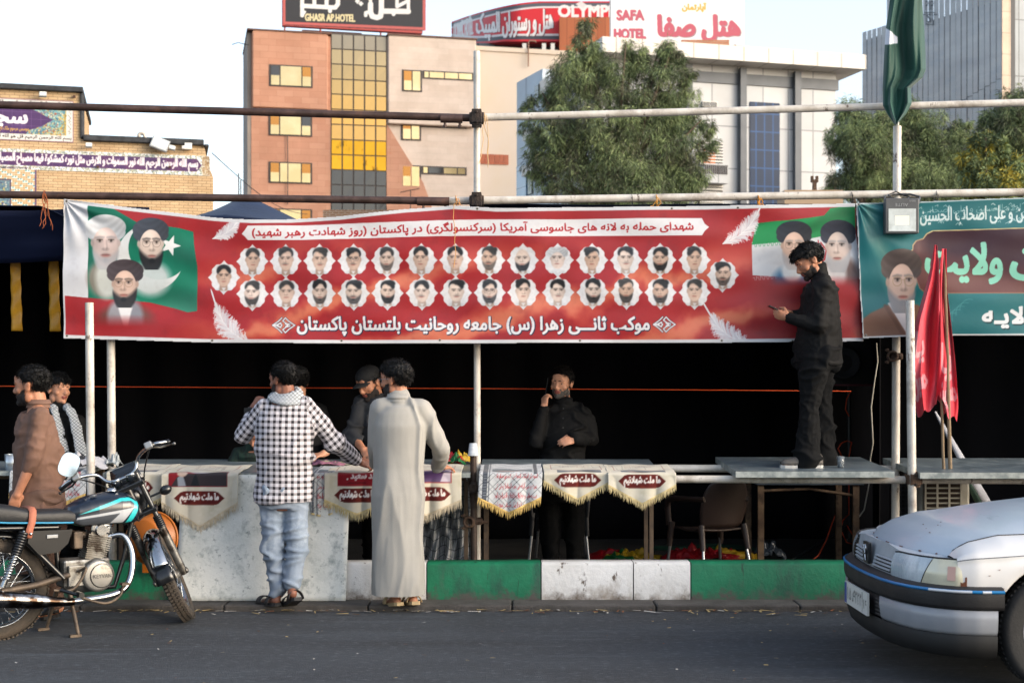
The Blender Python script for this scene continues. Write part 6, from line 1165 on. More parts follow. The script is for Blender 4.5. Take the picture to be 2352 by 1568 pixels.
LIPS=pm("lips","#8a4a40",.45);HAIR=pm("black_hair","#070707",.55,col2="#121010",vs=70,stretch=(1,1,.25),bump=.35,bs=190,spec=.3);HAIRB=pm("brown_hair","#0e0b0a",.55,col2="#191411",vs=50,bump=.35,bs=180,spec=.3);GREYH=pm("grey_stubble","#56504b",.7,col2="#35302d",vs=70)
STUB=pm("beard_hair","#1a1412",.75,col2="#2b1f1a",vs=90,vlo=.35,vhi=.7,bump=.5,bs=220);EYEW=pm("eye_white","#8f8780",.3);EYED=pm("iris","#1c100a",.2)
def frame(yaw,pitch=0,roll=0):
 """columns: right, forward, up of someone turned by yaw (0 faces the viewer, 90 faces picture left), chin lowered by pitch"""
 y=R(yaw);f=Vector((-math.sin(y),-math.cos(y),0));r=Vector((f.y,-f.x,0));u=Vector((0,0,1));p=R(pitch);f2=f*math.cos(p)-u*math.sin(p);u2=u*math.cos(p)+f*math.sin(p)
 q=R(roll);r2=r*math.cos(q)+u2*math.sin(q);u3=u2*math.cos(q)-r*math.sin(q);return Matrix((r2,f2,u3)).transposed()
def tufts(q,hc,inv_,s,nm):
 """loose locks grown from the hair's surface, combed down and back"""
 b=bmesh.new();b.from_mesh(q);fs=list(b.faces);rr=random.Random(len(fs));fw_=inv_.inverted()@Vector((0,1,0));n=2400 if nm=="hair" else 900;L0=.028 if nm=="hair" else .009
 for f in rr.sample(fs,min(n,len(fs))):
  c,nr=f.calc_center_median(),f.normal.copy();l=inv_@(c-hc)/s;comb=Vector((0,0,-1))*(.4 if l.z<.09 else .0)+fw_*(.55 if l.z>.07 else-.15)+Vector((rr.gauss(0,.35),rr.gauss(0,.35),rr.gauss(0,.25)))
  d=(comb-nr*comb.dot(nr));d=(d.normalized()if d.length>1e-4 else nr)*.9+nr*rr.uniform(.15,.5);d.normalize();sd_=d.cross(nr);sd_=sd_.normalized()*.0014 if sd_.length>1e-4 else Vector((.002,0,0));L_=L0*rr.uniform(.5,1.3);a=c-nr*.002
  v=[b.verts.new(p)for p in(a-sd_,a+sd_,a+d*L_*.6+sd_*.7,a+d*L_-nr*L_*.18,a+d*L_*.6-sd_*.7)];b.faces.new(v)
 b.to_mesh(q);b.free()
def collar(t,nk,mat,r=.070,h=.04,tilt=None):
 m=M();ax=tilt or Vector((0,0,1));P=[]
 for rr_,z in((r+.010,-.012),(r+.003,.012),(r-.003,h),(r+.004,h+.003),(r+.014,h*.35)):P.append([nk+Vector((rr_*math.cos(a),rr_*.92*math.sin(a),z))for a in[k*math.pi/16 for k in range(32)]])
 m.grid(P,0,True);return m.build("collar",mat,t)
def hand_(m,wr,dirn,back,side,curl=.45,s=1.,thumb=.5,spread=1.):
 """hand: wrist point, direction of the fingers, normal of the back of the hand, side=+1 thumb on the +cross side"""
 y=Vector(dirn).normalized();z=Vector(back);z=(z-y*z.dot(y)).normalized();x=y.cross(z)*side;T=lambda a,b,c:Vector(wr)+(x*a+y*b+z*c)*s
 rot=Matrix((x,y,z)).transposed();m.ell(T(.0,.048,0),(.038*s,.054*s,.0165*s),rot=rot);cap_(m,T(0,-.01,0),T(0,.02,0),.026*s,.03*s)
 cap_(m,T(.02,.03,-.004),T(.028,.08,.002),.014*s,.012*s);cap_(m,T(-.02,.03,-.004),T(-.027,.074,.002),.014*s,.011*s)
 for k,(fx,fl,r_)in enumerate(((.029,.072,.0088),(.0095,.08,.0092),(-.0105,.074,.0088),(-.029,.058,.0078))):
  p=T(fx,.090-(.006 if k in(0,3)else 0),.002);a=.12*curl;d0=math.atan2(fx*.22*spread,1)
  for seg,(fr,ad)in enumerate(((.44,1.),(.31,1.15),(.25,.8))):
   a+=curl*ad*(1+.12*k);q=p+(y*math.cos(a)*math.cos(d0)+x*math.sin(d0)-z*math.sin(a))*fl*fr*s;cap_(m,p,q,r_*s*(1-.1*seg),r_*s*(1-.1*(seg+1)),8);p=q
 p=T(.03,.022,-.006);q=T(.052,.05,-.012-.02*thumb);e=T(.05-.014*thumb,.085,-.016-.034*thumb);cap_(m,p,q,.0135*s,.0115*s,8);cap_(m,q,e,.0112*s,.0085*s,8)
def head_(m,c,Rm,s=1.,jaw=1.):
 T=lambda*p:c+Rm@(Vector(p)*s);E=lambda p,r:m.ell(T(*p),tuple(x*s for x in r),rot=Rm,n=20,k=14)
 E((0,-.018,.038),(.0755,.096,.080));E((0,.022,.0),(.066,.074,.088));E((0,.03,-.045),(.056,.058,.066));E((0,.038,-.078),(.044*jaw,.044,.036));E((0,.072,-.098),(.02,.018,.017))
 for k in(-1,1):E((k*.045,.05,-.028),(.022,.026,.022));E((k*.05,.0,-.07),(.018,.03,.03));E((k*.077,-.012,-.008),(.008,.02,.031));E((k*.081,-.02,.006),(.007,.014,.018))
 cap_(m,T(-.04,.077,.020),T(.04,.077,.020),.0125*s,.0125*s);E((0,.082,.045),(.045,.014,.03));cap_(m,T(0,.088,.008),T(0,.107,-.028),.0085*s,.0125*s);E((0,.1,-.036),(.018,.014,.0095))
 E((0,.085,-.057),(.026,.012,.008));E((0,.084,-.069),(.021,.011,.008))
def person(name,label,base,P):
 """P: joints in world space and looks; builds one body mesh with clothing, hair and eyes as children"""
 t=thing(name,label,"person",base);c0=(P["shL"]+P["shR"])/2
 for a in P["arms"]:a["sh"]=c0+(a["sh"]-c0)*P.get("inset",.88)+Vector((0,0,.022))
 hc,Rm,s=P["head"],frame(*P["look"]),P.get("hs",1.);skin=SKINS[P.get("skin",0)];J=P;bm_=M();head_(bm_,hc,Rm,s,P.get("jaw",1.))
 shL,shR,hip=J["shL"],J["shR"],J["hip"];shc=(shL+shR)/2;rt=(shR-shL);rt.z=0;hw=rt.length/2;rt=frame(P["face"])@Vector((1,0,0));fw=frame(P["face"])@Vector((0,1,0))
 nk=J.get("neck",shc+Vector((0,0,.05)));fat=P.get("fat",1.);up=lambda f,o=0.:hip.lerp(shc,f)+fw*o
 W_=P.get("sw",.185);rings=[(up(-.22),.10,.09),(up(-.12),.155*fat,.115),(up(.0),.165*fat,.12*fat),(up(.28),.148*fat,.105*fat+(fat-1)*.05),(up(.55),.162*fat,.112*fat),(up(.8),W_*.96,.115),(up(.96),W_*.86,.09),(up(1.05),W_*.55,.07),(nk,.06,.06)]
 loft_(bm_,rings,rt);cap_(bm_,nk-Vector((0,0,.03)),hc+Rm@Vector((0,-.03,-.055))*s,.056*s,.052*s)
 legs=J.get("legs",[]);arms=J["arms"];nb=nk+Vector((0,0,-.045))
 for a in arms:cap_(bm_,nb,a["sh"],.05,.052)
 for a in arms:
  cap_(bm_,a["sh"],a["el"],.05,.042);cap_(bm_,a["el"],a["wr"],.041,.028)
  if "hd" in a:hand_(bm_,a["wr"],a["hd"],a["hb"],a.get("side",1),a.get("curl",.4),a.get("s",1.),a.get("th",.5))
 for l in legs:
  cap_(bm_,l["hp"],l["kn"],.085,.056);cap_(bm_,l["kn"],l["an"],.054,.036);d=Vector(l["toe"])-l["an"];
  hl=l.get("heel",l["an"]+Vector((0,0,-.05))-d.normalized()*.03);cap_(bm_,l["an"],hl,.034,.03);cap_(bm_,hl,Vector(l["toe"]),.032,.026);cap_(bm_,l["an"],hl.lerp(Vector(l["toe"]),.6),.03,.022)
 me=fuse(bm_,P.get("vox",.0062),2);me.materials.append(skin);me.materials.append(LIPS);inv=Rm.inverted()
 for p in me.polygons:
  q=inv@(p.center-hc)/s
  if q.y>.082 and abs(q.x)<.026 and-.076<q.z<-.050:p.material_index=1
 link_mesh("body",me,t)
 m=M();[m.ell(hc+Rm@(Vector((k*.0315,.0755,.0))*s),(.0125*s,.0095*s,.0048*s),0,Rm)for k in(-1,1)];[m.ell(hc+Rm@(Vector((k*.0315,.0825,.0))*s),(.0062*s,.004*s,.0056*s),1,Rm)for k in(-1,1)];m.build("eyes",[EYEW,EYED],t)
 m=M();[cap_(m,hc+Rm@(Vector((k*.014,.0905,.020))*s),hc+Rm@(Vector((k*.050,.0785,.022))*s),.0048*s,.0036*s,6)for k in(-1,1)];m.build("eyebrows",P.get("hairm",HAIR),t)
 def shell(nm,grow,keep,mat,amp,vx=.0055,fr=34):
  h=M();T=lambda*p:hc+Rm@(Vector(p)*s);g=grow
  for(p,r)in(((0,-.018,.038),(.0755,.096,.080)),((0,.022,.0),(.066,.074,.088)),((0,.03,-.045),(.056,.058,.066)),((0,.038,-.078),(.044,.044,.036)),((0,.072,-.098),(.02,.018,.017)),((-.05,.0,-.07),(.018,.03,.03)),((.05,.0,-.07),(.018,.03,.03))):h.ell(T(*p),tuple((x+g)*s for x in r),rot=Rm,n=20,k=14)
  for(p,r)in P.get("bulk",())if nm=="hair" else():h.ell(T(*p),tuple(x*s for x in r),rot=Rm,n=20,k=14)
  q=fuse(h,vx,2,lambda p:amp*(.9*abs(mnoise.noise(Vector((p.x*fr,p.y*fr,p.z*fr*.4))))+.45*mnoise.noise(Vector((p.x*90,p.y*90,p.z*30)))))
  inv_=Rm.inverted();trim_mesh(q,lambda c:keep(inv_@(c-hc)/s+Vector((0,0,.006))*mnoise.noise(c*45)));q.materials.append(mat);tufts(q,hc,inv_,s,nm);link_mesh(nm,q,t)
 hl=P.get("hair","short")
 if hl:
  fh=P.get("fringe",.070)
  shell("hair",P.get("hg",.010),lambda q:q.z>(fh if q.y>.045 else fh-(.045-q.y)*1.5 if q.y>.022 else .004-.35*max(0,-.0-q.y)if q.y>-.03 else-.012-1.0*min(.06,-.03-q.y))and not(abs(q.x)>.07 and-.045<q.y<.016 and q.z<.022),P.get("hairm",HAIR),P.get("ha",.007))
 if P.get("beard"):
  d=P["beard"];shell("beard",.0035+.006*d,lambda q:(q.z<-.052-.0+.55*max(0,.07-q.y)*(1 if q.y>.012 else 0)and q.z>-.14 and q.y>.006 and not(abs(q.x)<.026 and q.y>.07 and-.078<q.z<-.047))or(abs(q.x)<.033 and q.y>.07 and-.053<q.z<-.043),P.get("beardm",STUB),.003,.005,60)
 for c in P.get("clothes",()):
  m=M();k=c["kind"];e=c.get("ease",.014)
  if k in("shirt","robe"):
   hem=c.get("hem",-.25);rr=[]
   for f,w_,d_ in((hem,.175*fat,.13*fat),(-.1,.172*fat,.13*fat),(.05,.168*fat,.125*fat),(.28,.157*fat,.117*fat+(fat-1)*.05),(.55,.166*fat,.118*fat),(.8,W_*.97,.118),(.95,W_*.88,.096),(1.04,W_*.6,.078)):
    if f>=hem:rr.append((up(f),w_+e+c.get("flare",0)*max(0,-f),d_+e+c.get("flare",0)*max(0,-f)))
   if k=="robe":
    hz=c["hemz"];top=rr[0];lo=Vector(c["hemc"]);rr=[(Vector(lo),c["hw"],c["hd"]),(Vector(lo).lerp(top[0],.33),c["hw"]*.97,c["hd"]*.98),(Vector(lo).lerp(top[0],.66),c["hw"]*.96,c["hd"]*.95)]+rr
   loft_(m,rr,rt);cap_(m,up(1.0),nk+Vector((0,0,c.get("collar",.0)+.018)),.08,.068)
   for a in arms:
    g=a.get("cuff",c.get("sleeve",.9));g=c.get("sleeve",g)if "cuff" not in a else a["cuff"];wd=c.get("slw",.0);cap_(m,a["sh"],a["el"],.060+e*.5+wd*.5,.056+e*.3+wd);cap_(m,nb+Vector((0,0,c.get("collar",0))),a["sh"],.062+e*.4,.060+e*.5)
    if g>0:cap_(m,a["el"],a["el"].lerp(a["wr"],g),.055+e*.3+wd,.042+e*.4+wd)
    cap_(m,up(.84),a["sh"],.085,.058+e*.5)
  elif k=="trousers":
   loft_(m,[(up(-.2),.14*fat+e,.11+e),(up(-.1),.168*fat+e,.125+e),(up(.02),.165*fat+e,.12*fat+e),(up(c.get("waist",.12)),.158*fat+e,.115*fat+e)],rt)
   g=c.get("w",1.)
   for l in legs:cap_(m,l["hp"],l["kn"],.1*g+e*.5,.077*g+e*.6);cap_(m,l["kn"],l["kn"].lerp(l["an"],c.get("len",.95)),.075*g+e*.6,c.get("cuff",.062)+e*.3)
  q=fuse(m,c.get("vox",.0105),c.get("smooth",4),creases(c.get("seed",1),c.get("amp",.012),c.get("sc",6.),c.get("st",(1,1,1.6)))if c.get("amp",1)else None)
  if k=="robe":cut=c["hemz"]+.01;trim_mesh(q,lambda p:p.z>cut)
  q.materials.append(c["mat"])
  if c.get("chk"):
   co=arr(q);uv=np.zeros((len(co),3));segs=[(up(-.3),up(1.),np.array(rt),.17)]+[(a["sh"],a["el"],None,.06)for a in arms]+[(a["el"],a["wr"],None,.055)for a in arms];best=np.full(len(co),1e9)
   for(a,b,r_,wd)in segs:
    A_=np.array(a);d=np.array(b)-A_;L_=np.linalg.norm(d);d=d/L_;tt_=np.clip((co-A_)@d,0,L_);ds=np.linalg.norm(co-A_-tt_[:,None]*d,axis=1)-wd;pr=np.cross(d,[0,1,0]);pr=pr/np.linalg.norm(pr)if r_ is None else r_;w_=ds<best;best=np.where(w_,ds,best);uv[w_,0]=((co-A_)@pr)[w_];uv[w_,1]=((co-A_)@d)[w_]
   at=q.attributes.new("Chk",'FLOAT_VECTOR','POINT');at.data.foreach_set("vector",(uv+3.).ravel())
  link_mesh(c["name"],q,t)
 if P.get("collar"):collar(t,nk+Vector((0,0,P.get("cz",-.02))),P["collar"])
 return t,hc,Rm,s,fw,rt
def shoe(t,toe,heel,mat,sole,name="shoe",h=.085,wd=.046):
 toe,heel=Vector(toe),Vector(heel);d=(toe-heel);L_=d.length;d=d/L_;sd_=d.cross(Vector((0,0,1))).normalized();u=sd_.cross(d);P=[];m=M()
 for f,w_,hh in((-.02,.55,.7),(.05,.8,1.),(.25,.86,1.),(.5,.92,.75),(.75,1.05,.52),(.92,.85,.38),(1.0,.4,.25)):c=heel+d*L_*f;P.append([c+sd_*wd*w_*math.cos(a)+u*(max(0,math.sin(a))*h*hh+.014)for a in[k*math.pi/9-.0 for k in range(10)]])
 m.grid(P);o=m.build(name,mat,t);o.modifiers.new("thickness",'SOLIDIFY').thickness=.004
 m=M();P=[[heel+d*L_*f+sd_*wd*w_*k+u*z for k,z in((-1.03,.008),(1.03,.008),(1.03,-.014),(-1.03,-.014))]for f,w_,_ in((-.035,.5,0),(.03,.82,0),(.25,.88,0),(.5,.94,0),(.75,1.06,0),(.93,.86,0),(1.02,.4,0))]
 m.grid(P,0,True,False);m.add(P[0],[[0,1,2,3]]);m.add(P[-1],[[3,2,1,0]]);m.build("sole",sole,o);return o
def sandal(t,toe,heel,mat,straps):
 toe,heel=Vector(toe),Vector(heel);d=toe-heel;L_=d.length;d/=L_;sd_=d.cross(Vector((0,0,1))).normalized();u=sd_.cross(d);m=M();wd=.047
 P=[[heel+d*L_*f+sd_*wd*w_*k+u*z for k,z in((-1,.008),(1,.008),(1,-.016),(-1,-.016))]for f,w_ in((-.06,.5),(.02,.8),(.25,.82),(.5,.9),(.75,1.08),(.95,.9),(1.06,.45))]
 m.grid(P,0,True,False);m.add(P[0],[[0,1,2,3]]);m.add(P[-1],[[3,2,1,0]]);o=m.build("sandal",mat,t)
 m=M()
 for f,hh,w_ in straps:c=heel+d*L_*f;m.grid([[c+sd_*wd*1.05*math.cos(a)+u*math.sin(a)*hh+d*q for a in[k*math.pi/10 for k in range(11)]]for q in(-w_,w_)])
 m.build("strap",mat,o).modifiers.new("thickness",'SOLIDIFY').thickness=.006
 return o
GING=pm("gingham_cloth","#c4c0c6",.85,col2="#17141a",gingham=(.041,.46),bump=.15,bs=120);JEAN=pm("faded_denim","#8490a0",.85,col2="#748292",vs=6,bump=.2,bs=160,dirt=("#a3aeba",5.,.52,.7))
ROBE=pm("grey_robe","#979590",.8,col2="#8e8c87",vs=3,bump=.12,bs=180);BSHIRT=pm("brown_shirt","#6b4f42",.85,col2="#624739",vs=5,bump=.12,bs=160);BLKS=pm("black_shirt","#070708",.8,bump=.15,bs=120,spec=.25);BLKT=pm("black_trousers","#08090b",.85,bump=.2,bs=120,spec=.2);DGREY=pm("charcoal_shirt","#25272c",.85,col2="#1d1f23",vs=7,bump=.15,bs=140)
KEF=pm("netted_scarf","#a9aeb3",.9,col2="#30353b",grid=(.026,.16));GRNS=pm("green_striped_shirt","#0c1512",.85,col2="#123023",vs=30,stretch=(3,1,.05))
def w(u,v,Y):return W(u,v,Y)
# --- man in the checked shirt, back to the viewer
Y=9.84
hipc=w(651,1128,Y);
L1=dict(hp=w(626,1150,Y),kn=w(628,1258,Y-.01),an=w(638,1352,Y),toe=w(607,1382,Y+.14),heel=w(634,1378,Y-.02));R1=dict(hp=w(679,1150,Y),kn=w(684,1258,Y-.03),an=w(670,1344,Y-.06),toe=w(664,1385,Y+.08),heel=w(672,1362,Y-.1))
prm=dict(head=w(650,872,Y+.02),look=(128,4,0),hs=1.02,skin=2,face=180,shL=w(600,938,Y),shR=w(708,930,Y),hip=hipc,neck=w(660,913,Y),sw=.2,fat=1.06,beard=.25,hg=.008,ha=.006,fringe=.064,arms=[dict(sh=w(601,945,Y),el=w(556,1000,Y+.06),wr=w(581,938,Y+.16),hd=w(607,902,Y+.1)-w(581,938,Y+.16),hb=Vector((-.5,-.8,.2)),side=1,curl=.85,th=.8,cuff=.72),dict(sh=w(707,938,Y),el=w(767,1012,Y+.12),wr=w(822,1058,Y+.38),hd=Vector((.9,.25,-.3)),hb=Vector((.2,-.75,.6)),side=-1,curl=.5,cuff=.92)],legs=[L1,R1],clothes=[dict(kind="trousers",name="jeans",mat=JEAN,ease=.018,amp=.015,sc=6.5,seed=2,waist=.06,len=.98,w=.86,cuff=.05,st=(1,1,2.2)),dict(kind="shirt",name="shirt",mat=GING,hem=-.13,collar=-.035,ease=.024,amp=.016,sc=5.5,seed=3,chk=True,sleeve=.9,flare=.02,st=(1,1,1.3))])
t,hc,Rm,s,fw,rt=person("person","man in checked shirt and pale jeans seen from behind, hand at his mouth",(px(650,Y),Y,.05),prm)
m=M();
for k in range(3):m.ring(w(658,903+k*6,Y),(.12*(k-1),-.3,1),.076+.020*k,.020-.002*k,32,8,flat=1.1)
q=fuse(m,.009,3,creases(4,.006,14));q.materials.append(KEF);at=q.attributes.new("Chk",'FLOAT_VECTOR','POINT');c_=arr(q);at.data.foreach_set("vector",(np.stack([c_[:,0],c_[:,2],c_[:,1]],1)+3.).ravel());link_mesh("neck_scarf",q,t)
m=M();a,b=w(581,938,Y+.16),w(572,958,Y+.15);m.tube([a.lerp(b,.0),a.lerp(b,.5),a.lerp(b,.9)],.036,16);m.box(a.lerp(b,.45)+Vector((-.02,-.035,.01)),(.045,.02,.045));m.build("wrist_watch",CHD,t)
m=M();m.tube([w(812,1050,Y+.34),w(806,1064,Y+.33)],.040,14);m.build("bracelet",CHD,t)
SB_=pm("dark_sandal","#1d1c1e",.7,bump=.2,bs=80);sandal(t,w(598,1384,Y+.16),w(636,1386,Y-.04),SB_,((.25,.055,.02),(.75,.05,.03)));sandal(t,w(658,1390,Y+.1),w(682,1374,Y-.14),SB_,((.12,.06,.02),(.7,.05,.035)))
# --- man in the long grey robe
Y=9.86
L1=dict(hp=w(900,1140,Y),kn=w(902,1260,Y),an=w(908,1368,Y),toe=w(886,1384,Y+.18),heel=w(912,1380,Y-.02));R1=dict(hp=w(942,1140,Y),kn=w(944,1260,Y),an=w(948,1366,Y),toe=w(938,1382,Y+.2),heel=w(949,1378,Y-.02))
prm=dict(head=w(908,872,Y+.03),look=(118,2,0),hs=1.04,skin=0,face=172,shL=w(868,942,Y),shR=w(972,938,Y),hip=w(917,1128,Y),neck=w(916,912,Y),sw=.172,fat=.94,beard=.2,hg=.013,ha=.011,fringe=.058,bulk=(((0,-.005,.075),(.075,.092,.06)),((0,.05,.075),(.06,.05,.035))),arms=[dict(sh=w(870,950,Y),el=w(866,1018,Y+.06),wr=w(861,1070,Y+.28),cuff=.9),dict(sh=w(971,946,Y),el=w(1016,1030,Y+.1),wr=w(1006,1070,Y+.32),hd=Vector((.75,.5,-.1)),hb=Vector((0,-.3,1)),side=-1,curl=.25,cuff=.93)],legs=[L1,R1],clothes=[dict(kind="robe",name="robe",mat=ROBE,hem=-.05,ease=.018,hemz=w(0,1366,Y).z,hemc=w(914,1384,Y),hw=.176,hd=.145,amp=.013,sc=4.2,seed=7,st=(1.6,1.6,.30),slw=.0,collar=-.03)],collar=ROBE)
t,hc,Rm,s,fw,rt=person("person","young man in a long pale grey robe, seen from behind, leaning on the counter",(px(915,Y),Y,.05),prm)
SPEC=pm("spectacle_wire","#8f959c",.3,metal=.9)
def glasses(t,hc,Rm,s,mat,name="spectacles"):
 m=M();T=lambda*p:hc+Rm@(Vector(p)*s)
 for k in(-1,1):m.tube([T(k*.034+.022*math.cos(a),.098,.0+.016*math.sin(a))for a in np.linspace(0,6.283,17)],.0014*s,5);m.tube([T(k*.056,.097,.004),T(k*.074,.06,.006),T(k*.082,-.01,.004),T(k*.08,-.03,-.012)],.0015*s,5)
 m.tube([T(-.012,.099,.003),T(0,.102,.006),T(.012,.099,.003)],.0014*s,5);m.build(name,mat,t)
glasses(t,hc,Rm,s,SPEC)
TAN=pm("tan_sandal","#a8926e",.8,bump=.2,bs=60);sandal(t,w(884,1387,Y+.18),w(917,1385,Y-.06),TAN,((.55,.06,.03),));sandal(t,w(936,1384,Y+.2),w(953,1383,Y-.06),TAN,((.1,.05,.015),(.7,.055,.03)))
# --- man in cap and charcoal shirt behind the counter
Y=11.35
prm=dict(head=w(848,880,Y-.03),look=(38,24,-4),hs=1.06,skin=0,face=18,shR=w(825,925,Y),shL=w(921,920,Y),hip=w(875,1098,Y+.1),neck=w(867,920,Y+.02),sw=.2,beard=.55,hair="short",hg=.006,arms=[dict(sh=w(823,934,Y),el=w(809,1000,Y-.06),wr=w(833,1030,Y-.3),hd=Vector((.5,-.6,-.55)),hb=Vector((-.5,-.4,.6)),side=-1,curl=.55,cuff=.42),dict(sh=w(923,930,Y),el=w(917,1005,Y-.1),wr=w(873,1042,Y-.35),hd=Vector((-.6,-.4,-.4)),hb=Vector((.2,-.6,.6)),side=1,curl=.6,cuff=.42)],legs=[dict(hp=w(853,1112,Y+.1),kn=w(853,1212,Y+.08),an=w(855,1300,Y+.12),toe=w(849,1318,Y-.08)),dict(hp=w(897,1112,Y+.1),kn=w(897,1212,Y+.08),an=w(897,1300,Y+.12),toe=w(895,1318,Y-.08))],clothes=[dict(kind="trousers",name="trousers",mat=BLKT,seed=4),dict(kind="shirt",name="shirt",mat=DGREY,hem=-.25,seed=5,ease=.014,amp=.017,sleeve=.42,collar=-.02)],collar=DGREY)
t,hc,Rm,s,fw,rt=person("person","bearded man in black cap and charcoal shirt bending over the counter",(px(885,Y),Y,0),prm)
def cap(t,hc,Rm,s,mat):
 T=lambda*p:hc+Rm@(Vector(p)*s);m=M();P=[]
 for j in range(9):
  a=math.pi/2*j/8;P.append([T(.087*math.cos(a)*math.cos(b),-.012+.108*math.cos(a)*math.sin(b),.050+.082*math.sin(a)**.85)for b in[k*math.pi/14 for k in range(28)]])
 m.grid(P,0,True);m.grid([[T(.087*math.cos(b),-.012+.108*math.sin(b),z)for b in[k*math.pi/14 for k in range(28)]]for z in(.034,.050)],0,True);o=m.build("cap",mat,t);o.modifiers.new("thickness",'SOLIDIFY').thickness=.003
 m=M();m.grid([[T(.075*a*(1-.15*f),.085*math.sqrt(max(0,1-.55*a*a))+.085*f*math.sqrt(max(0.02,1-a*a*.9)),.046-.014*f-.022*a*a)for a in[k/8-1 for k in range(17)]]for f in(0,.25,.5,.75,1)]);b_=m.build("brim",mat,o);b_.modifiers.new("thickness",'SOLIDIFY').thickness=.003
 m=M();m.ell(T(0,-.012,.131),(.008,.008,.004));m.build("button",mat,o)
cap(t,hc,Rm,s,pm("black_cap","#141518",.85,bump=.2,bs=150))
m=M();p0=w(846,965,Y-.17);m.box(p0+Vector((.04,0,0)),(.11,.012,.05));m.box(p0+Vector((.04,-.008,.03)),(.11,.01,.03));m.build("pocket",DGREY,t,bevel=.005);m=M();m.ell(p0+Vector((.02,-.016,.025)),(.007,.004,.007));m.build("snap_button",SPEC,t)
# --- man on the telephone in black
Y=11.55
prm=dict(head=w(1290,879,Y),look=(24,4,4),hs=1.06,skin=1,jaw=1.08,face=8,shR=w(1248,952,Y),shL=w(1342,950,Y),hip=w(1290,1108,Y),neck=w(1294,923,Y),sw=.21,fat=1.08,beard=.12,beardm=GREYH,hg=.009,ha=.006,fringe=.068,hairm=HAIRB,arms=[dict(sh=w(1244,962,Y),el=w(1231,1010,Y-.12),wr=w(1249,938,Y-.12),hd=Vector((.12,.12,.9)),hb=Vector((-.75,-.6,0)),side=-1,curl=.55,th=.7,cuff=.93),dict(sh=w(1347,960,Y),el=w(1362,1010,Y-.04),wr=w(1322,1008,Y-.26),hd=Vector((-.8,-.35,-.15)),hb=Vector((.15,-.8,.4)),side=1,curl=.4,cuff=.95)],legs=[dict(hp=w(1262,1120,Y),kn=w(1264,1212,Y-.02),an=w(1266,1300,Y),toe=w(1258,1322,Y-.2)),dict(hp=w(1318,1120,Y),kn=w(1320,1212,Y-.02),an=w(1320,1300,Y),toe=w(1324,1322,Y-.2))],clothes=[dict(kind="trousers",name="trousers",mat=BLKT,ease=.02,seed=8),dict(kind="shirt",name="shirt",mat=BLKS,hem=-.28,ease=.02,seed=9,amp=.018,collar=-.02)],collar=BLKS)
t,hc,Rm,s,fw,rt=person("person","man in black shirt talking on a mobile phone behind the fringed pennants",(px(1290,Y),Y,0),prm)
m=M()
for k in range(4):m.ell(w(1294-k*.6,938+k*22,Y-.155-.01*k),(.006,.003,.006))
m.build("shirt_buttons",pm("black_button","#1c1c1f",.3),t)
m=M();c=hc+Rm@Vector((.098,.035,-.035));rot=frame(30,0,10);m.box(c,(.012,.072,.148),rot=rot);tag(m.build("mobile_phone",pm("phone_black","#0c0d10",.15),bevel=.004),"black mobile phone held to the ear of the man behind the pennants","phone")
# --- man in black standing on the slab
Y=10.62;zs_=ttop(Y)+.012
prm=dict(head=w(1858,600,Y),look=(84,30,0),hs=1.06,skin=0,face=84,shR=w(1886,655,Y-.17),shL=w(1882,655,Y+.17),hip=w(1876,815,Y),neck=w(1882,630,Y),sw=.185,fat=1.14,beard=.25,hg=.012,ha=.010,fringe=.05,bulk=(((0,.03,.07),(.07,.075,.05)),((0,.09,.062),(.05,.02,.02))),arms=[dict(sh=w(1892,668,Y-.17),el=w(1880,748,Y-.2),wr=w(1812,729,Y-.12),hd=Vector((-.85,.2,.25)),hb=Vector((-.2,-.8,-.3)),side=1,curl=.55,th=.6,cuff=.97),dict(sh=w(1888,668,Y+.17),el=w(1866,745,Y+.2),wr=w(1818,722,Y+.06),hd=Vector((-.8,-.3,.2)),hb=Vector((0,.5,.8)),side=-1,curl=.5,cuff=.95)],legs=[dict(hp=w(1874,830,Y-.1),kn=w(1858,930,Y-.11),an=w(1856,1052,Y-.1),toe=w(1804,1066,Y-.11)),dict(hp=w(1880,830,Y+.1),kn=w(1884,930,Y+.1),an=w(1892,1046,Y+.1),toe=w(1842,1060,Y+.1))],clothes=[dict(kind="trousers",name="trousers",mat=BLKT,ease=.03,seed=11,amp=.022,len=1.0,cuff=.085),dict(kind="shirt",name="sweater",mat=BLKS,hem=-.12,ease=.024,seed=12,amp=.019,slw=.004,collar=.02)])
t,hc,Rm,s,fw,rt=person("person","man dressed in black standing on the slab, looking down at his phone",(px(1868,Y),Y,zs_),prm)
GSH=pm("grey_shoe","#5d5853",.8,bump=.3,bs=150);WSO=pm("white_sole","#b9b6b0",.6)
shoe(t,w(1794,1070,Y-.11)*1+Vector((0,0,0)),w(1886,1070,Y-.10),GSH,WSO);shoe(t,w(1826,1067,Y+.1),w(1910,1067,Y+.1),GSH,WSO)
m=M();rot=Matrix.Rotation(R(-26),3,'Y');c=w(1786,712,Y-.08);m.box(c,(.15,.07,.011),rot=Matrix.Rotation(R(24),3,'Y'));tag(m.build("mobile_phone",pm("phone_black","#0c0d10",.15),bevel=.004),"dark mobile phone in the hands of the man standing on the slab","phone")
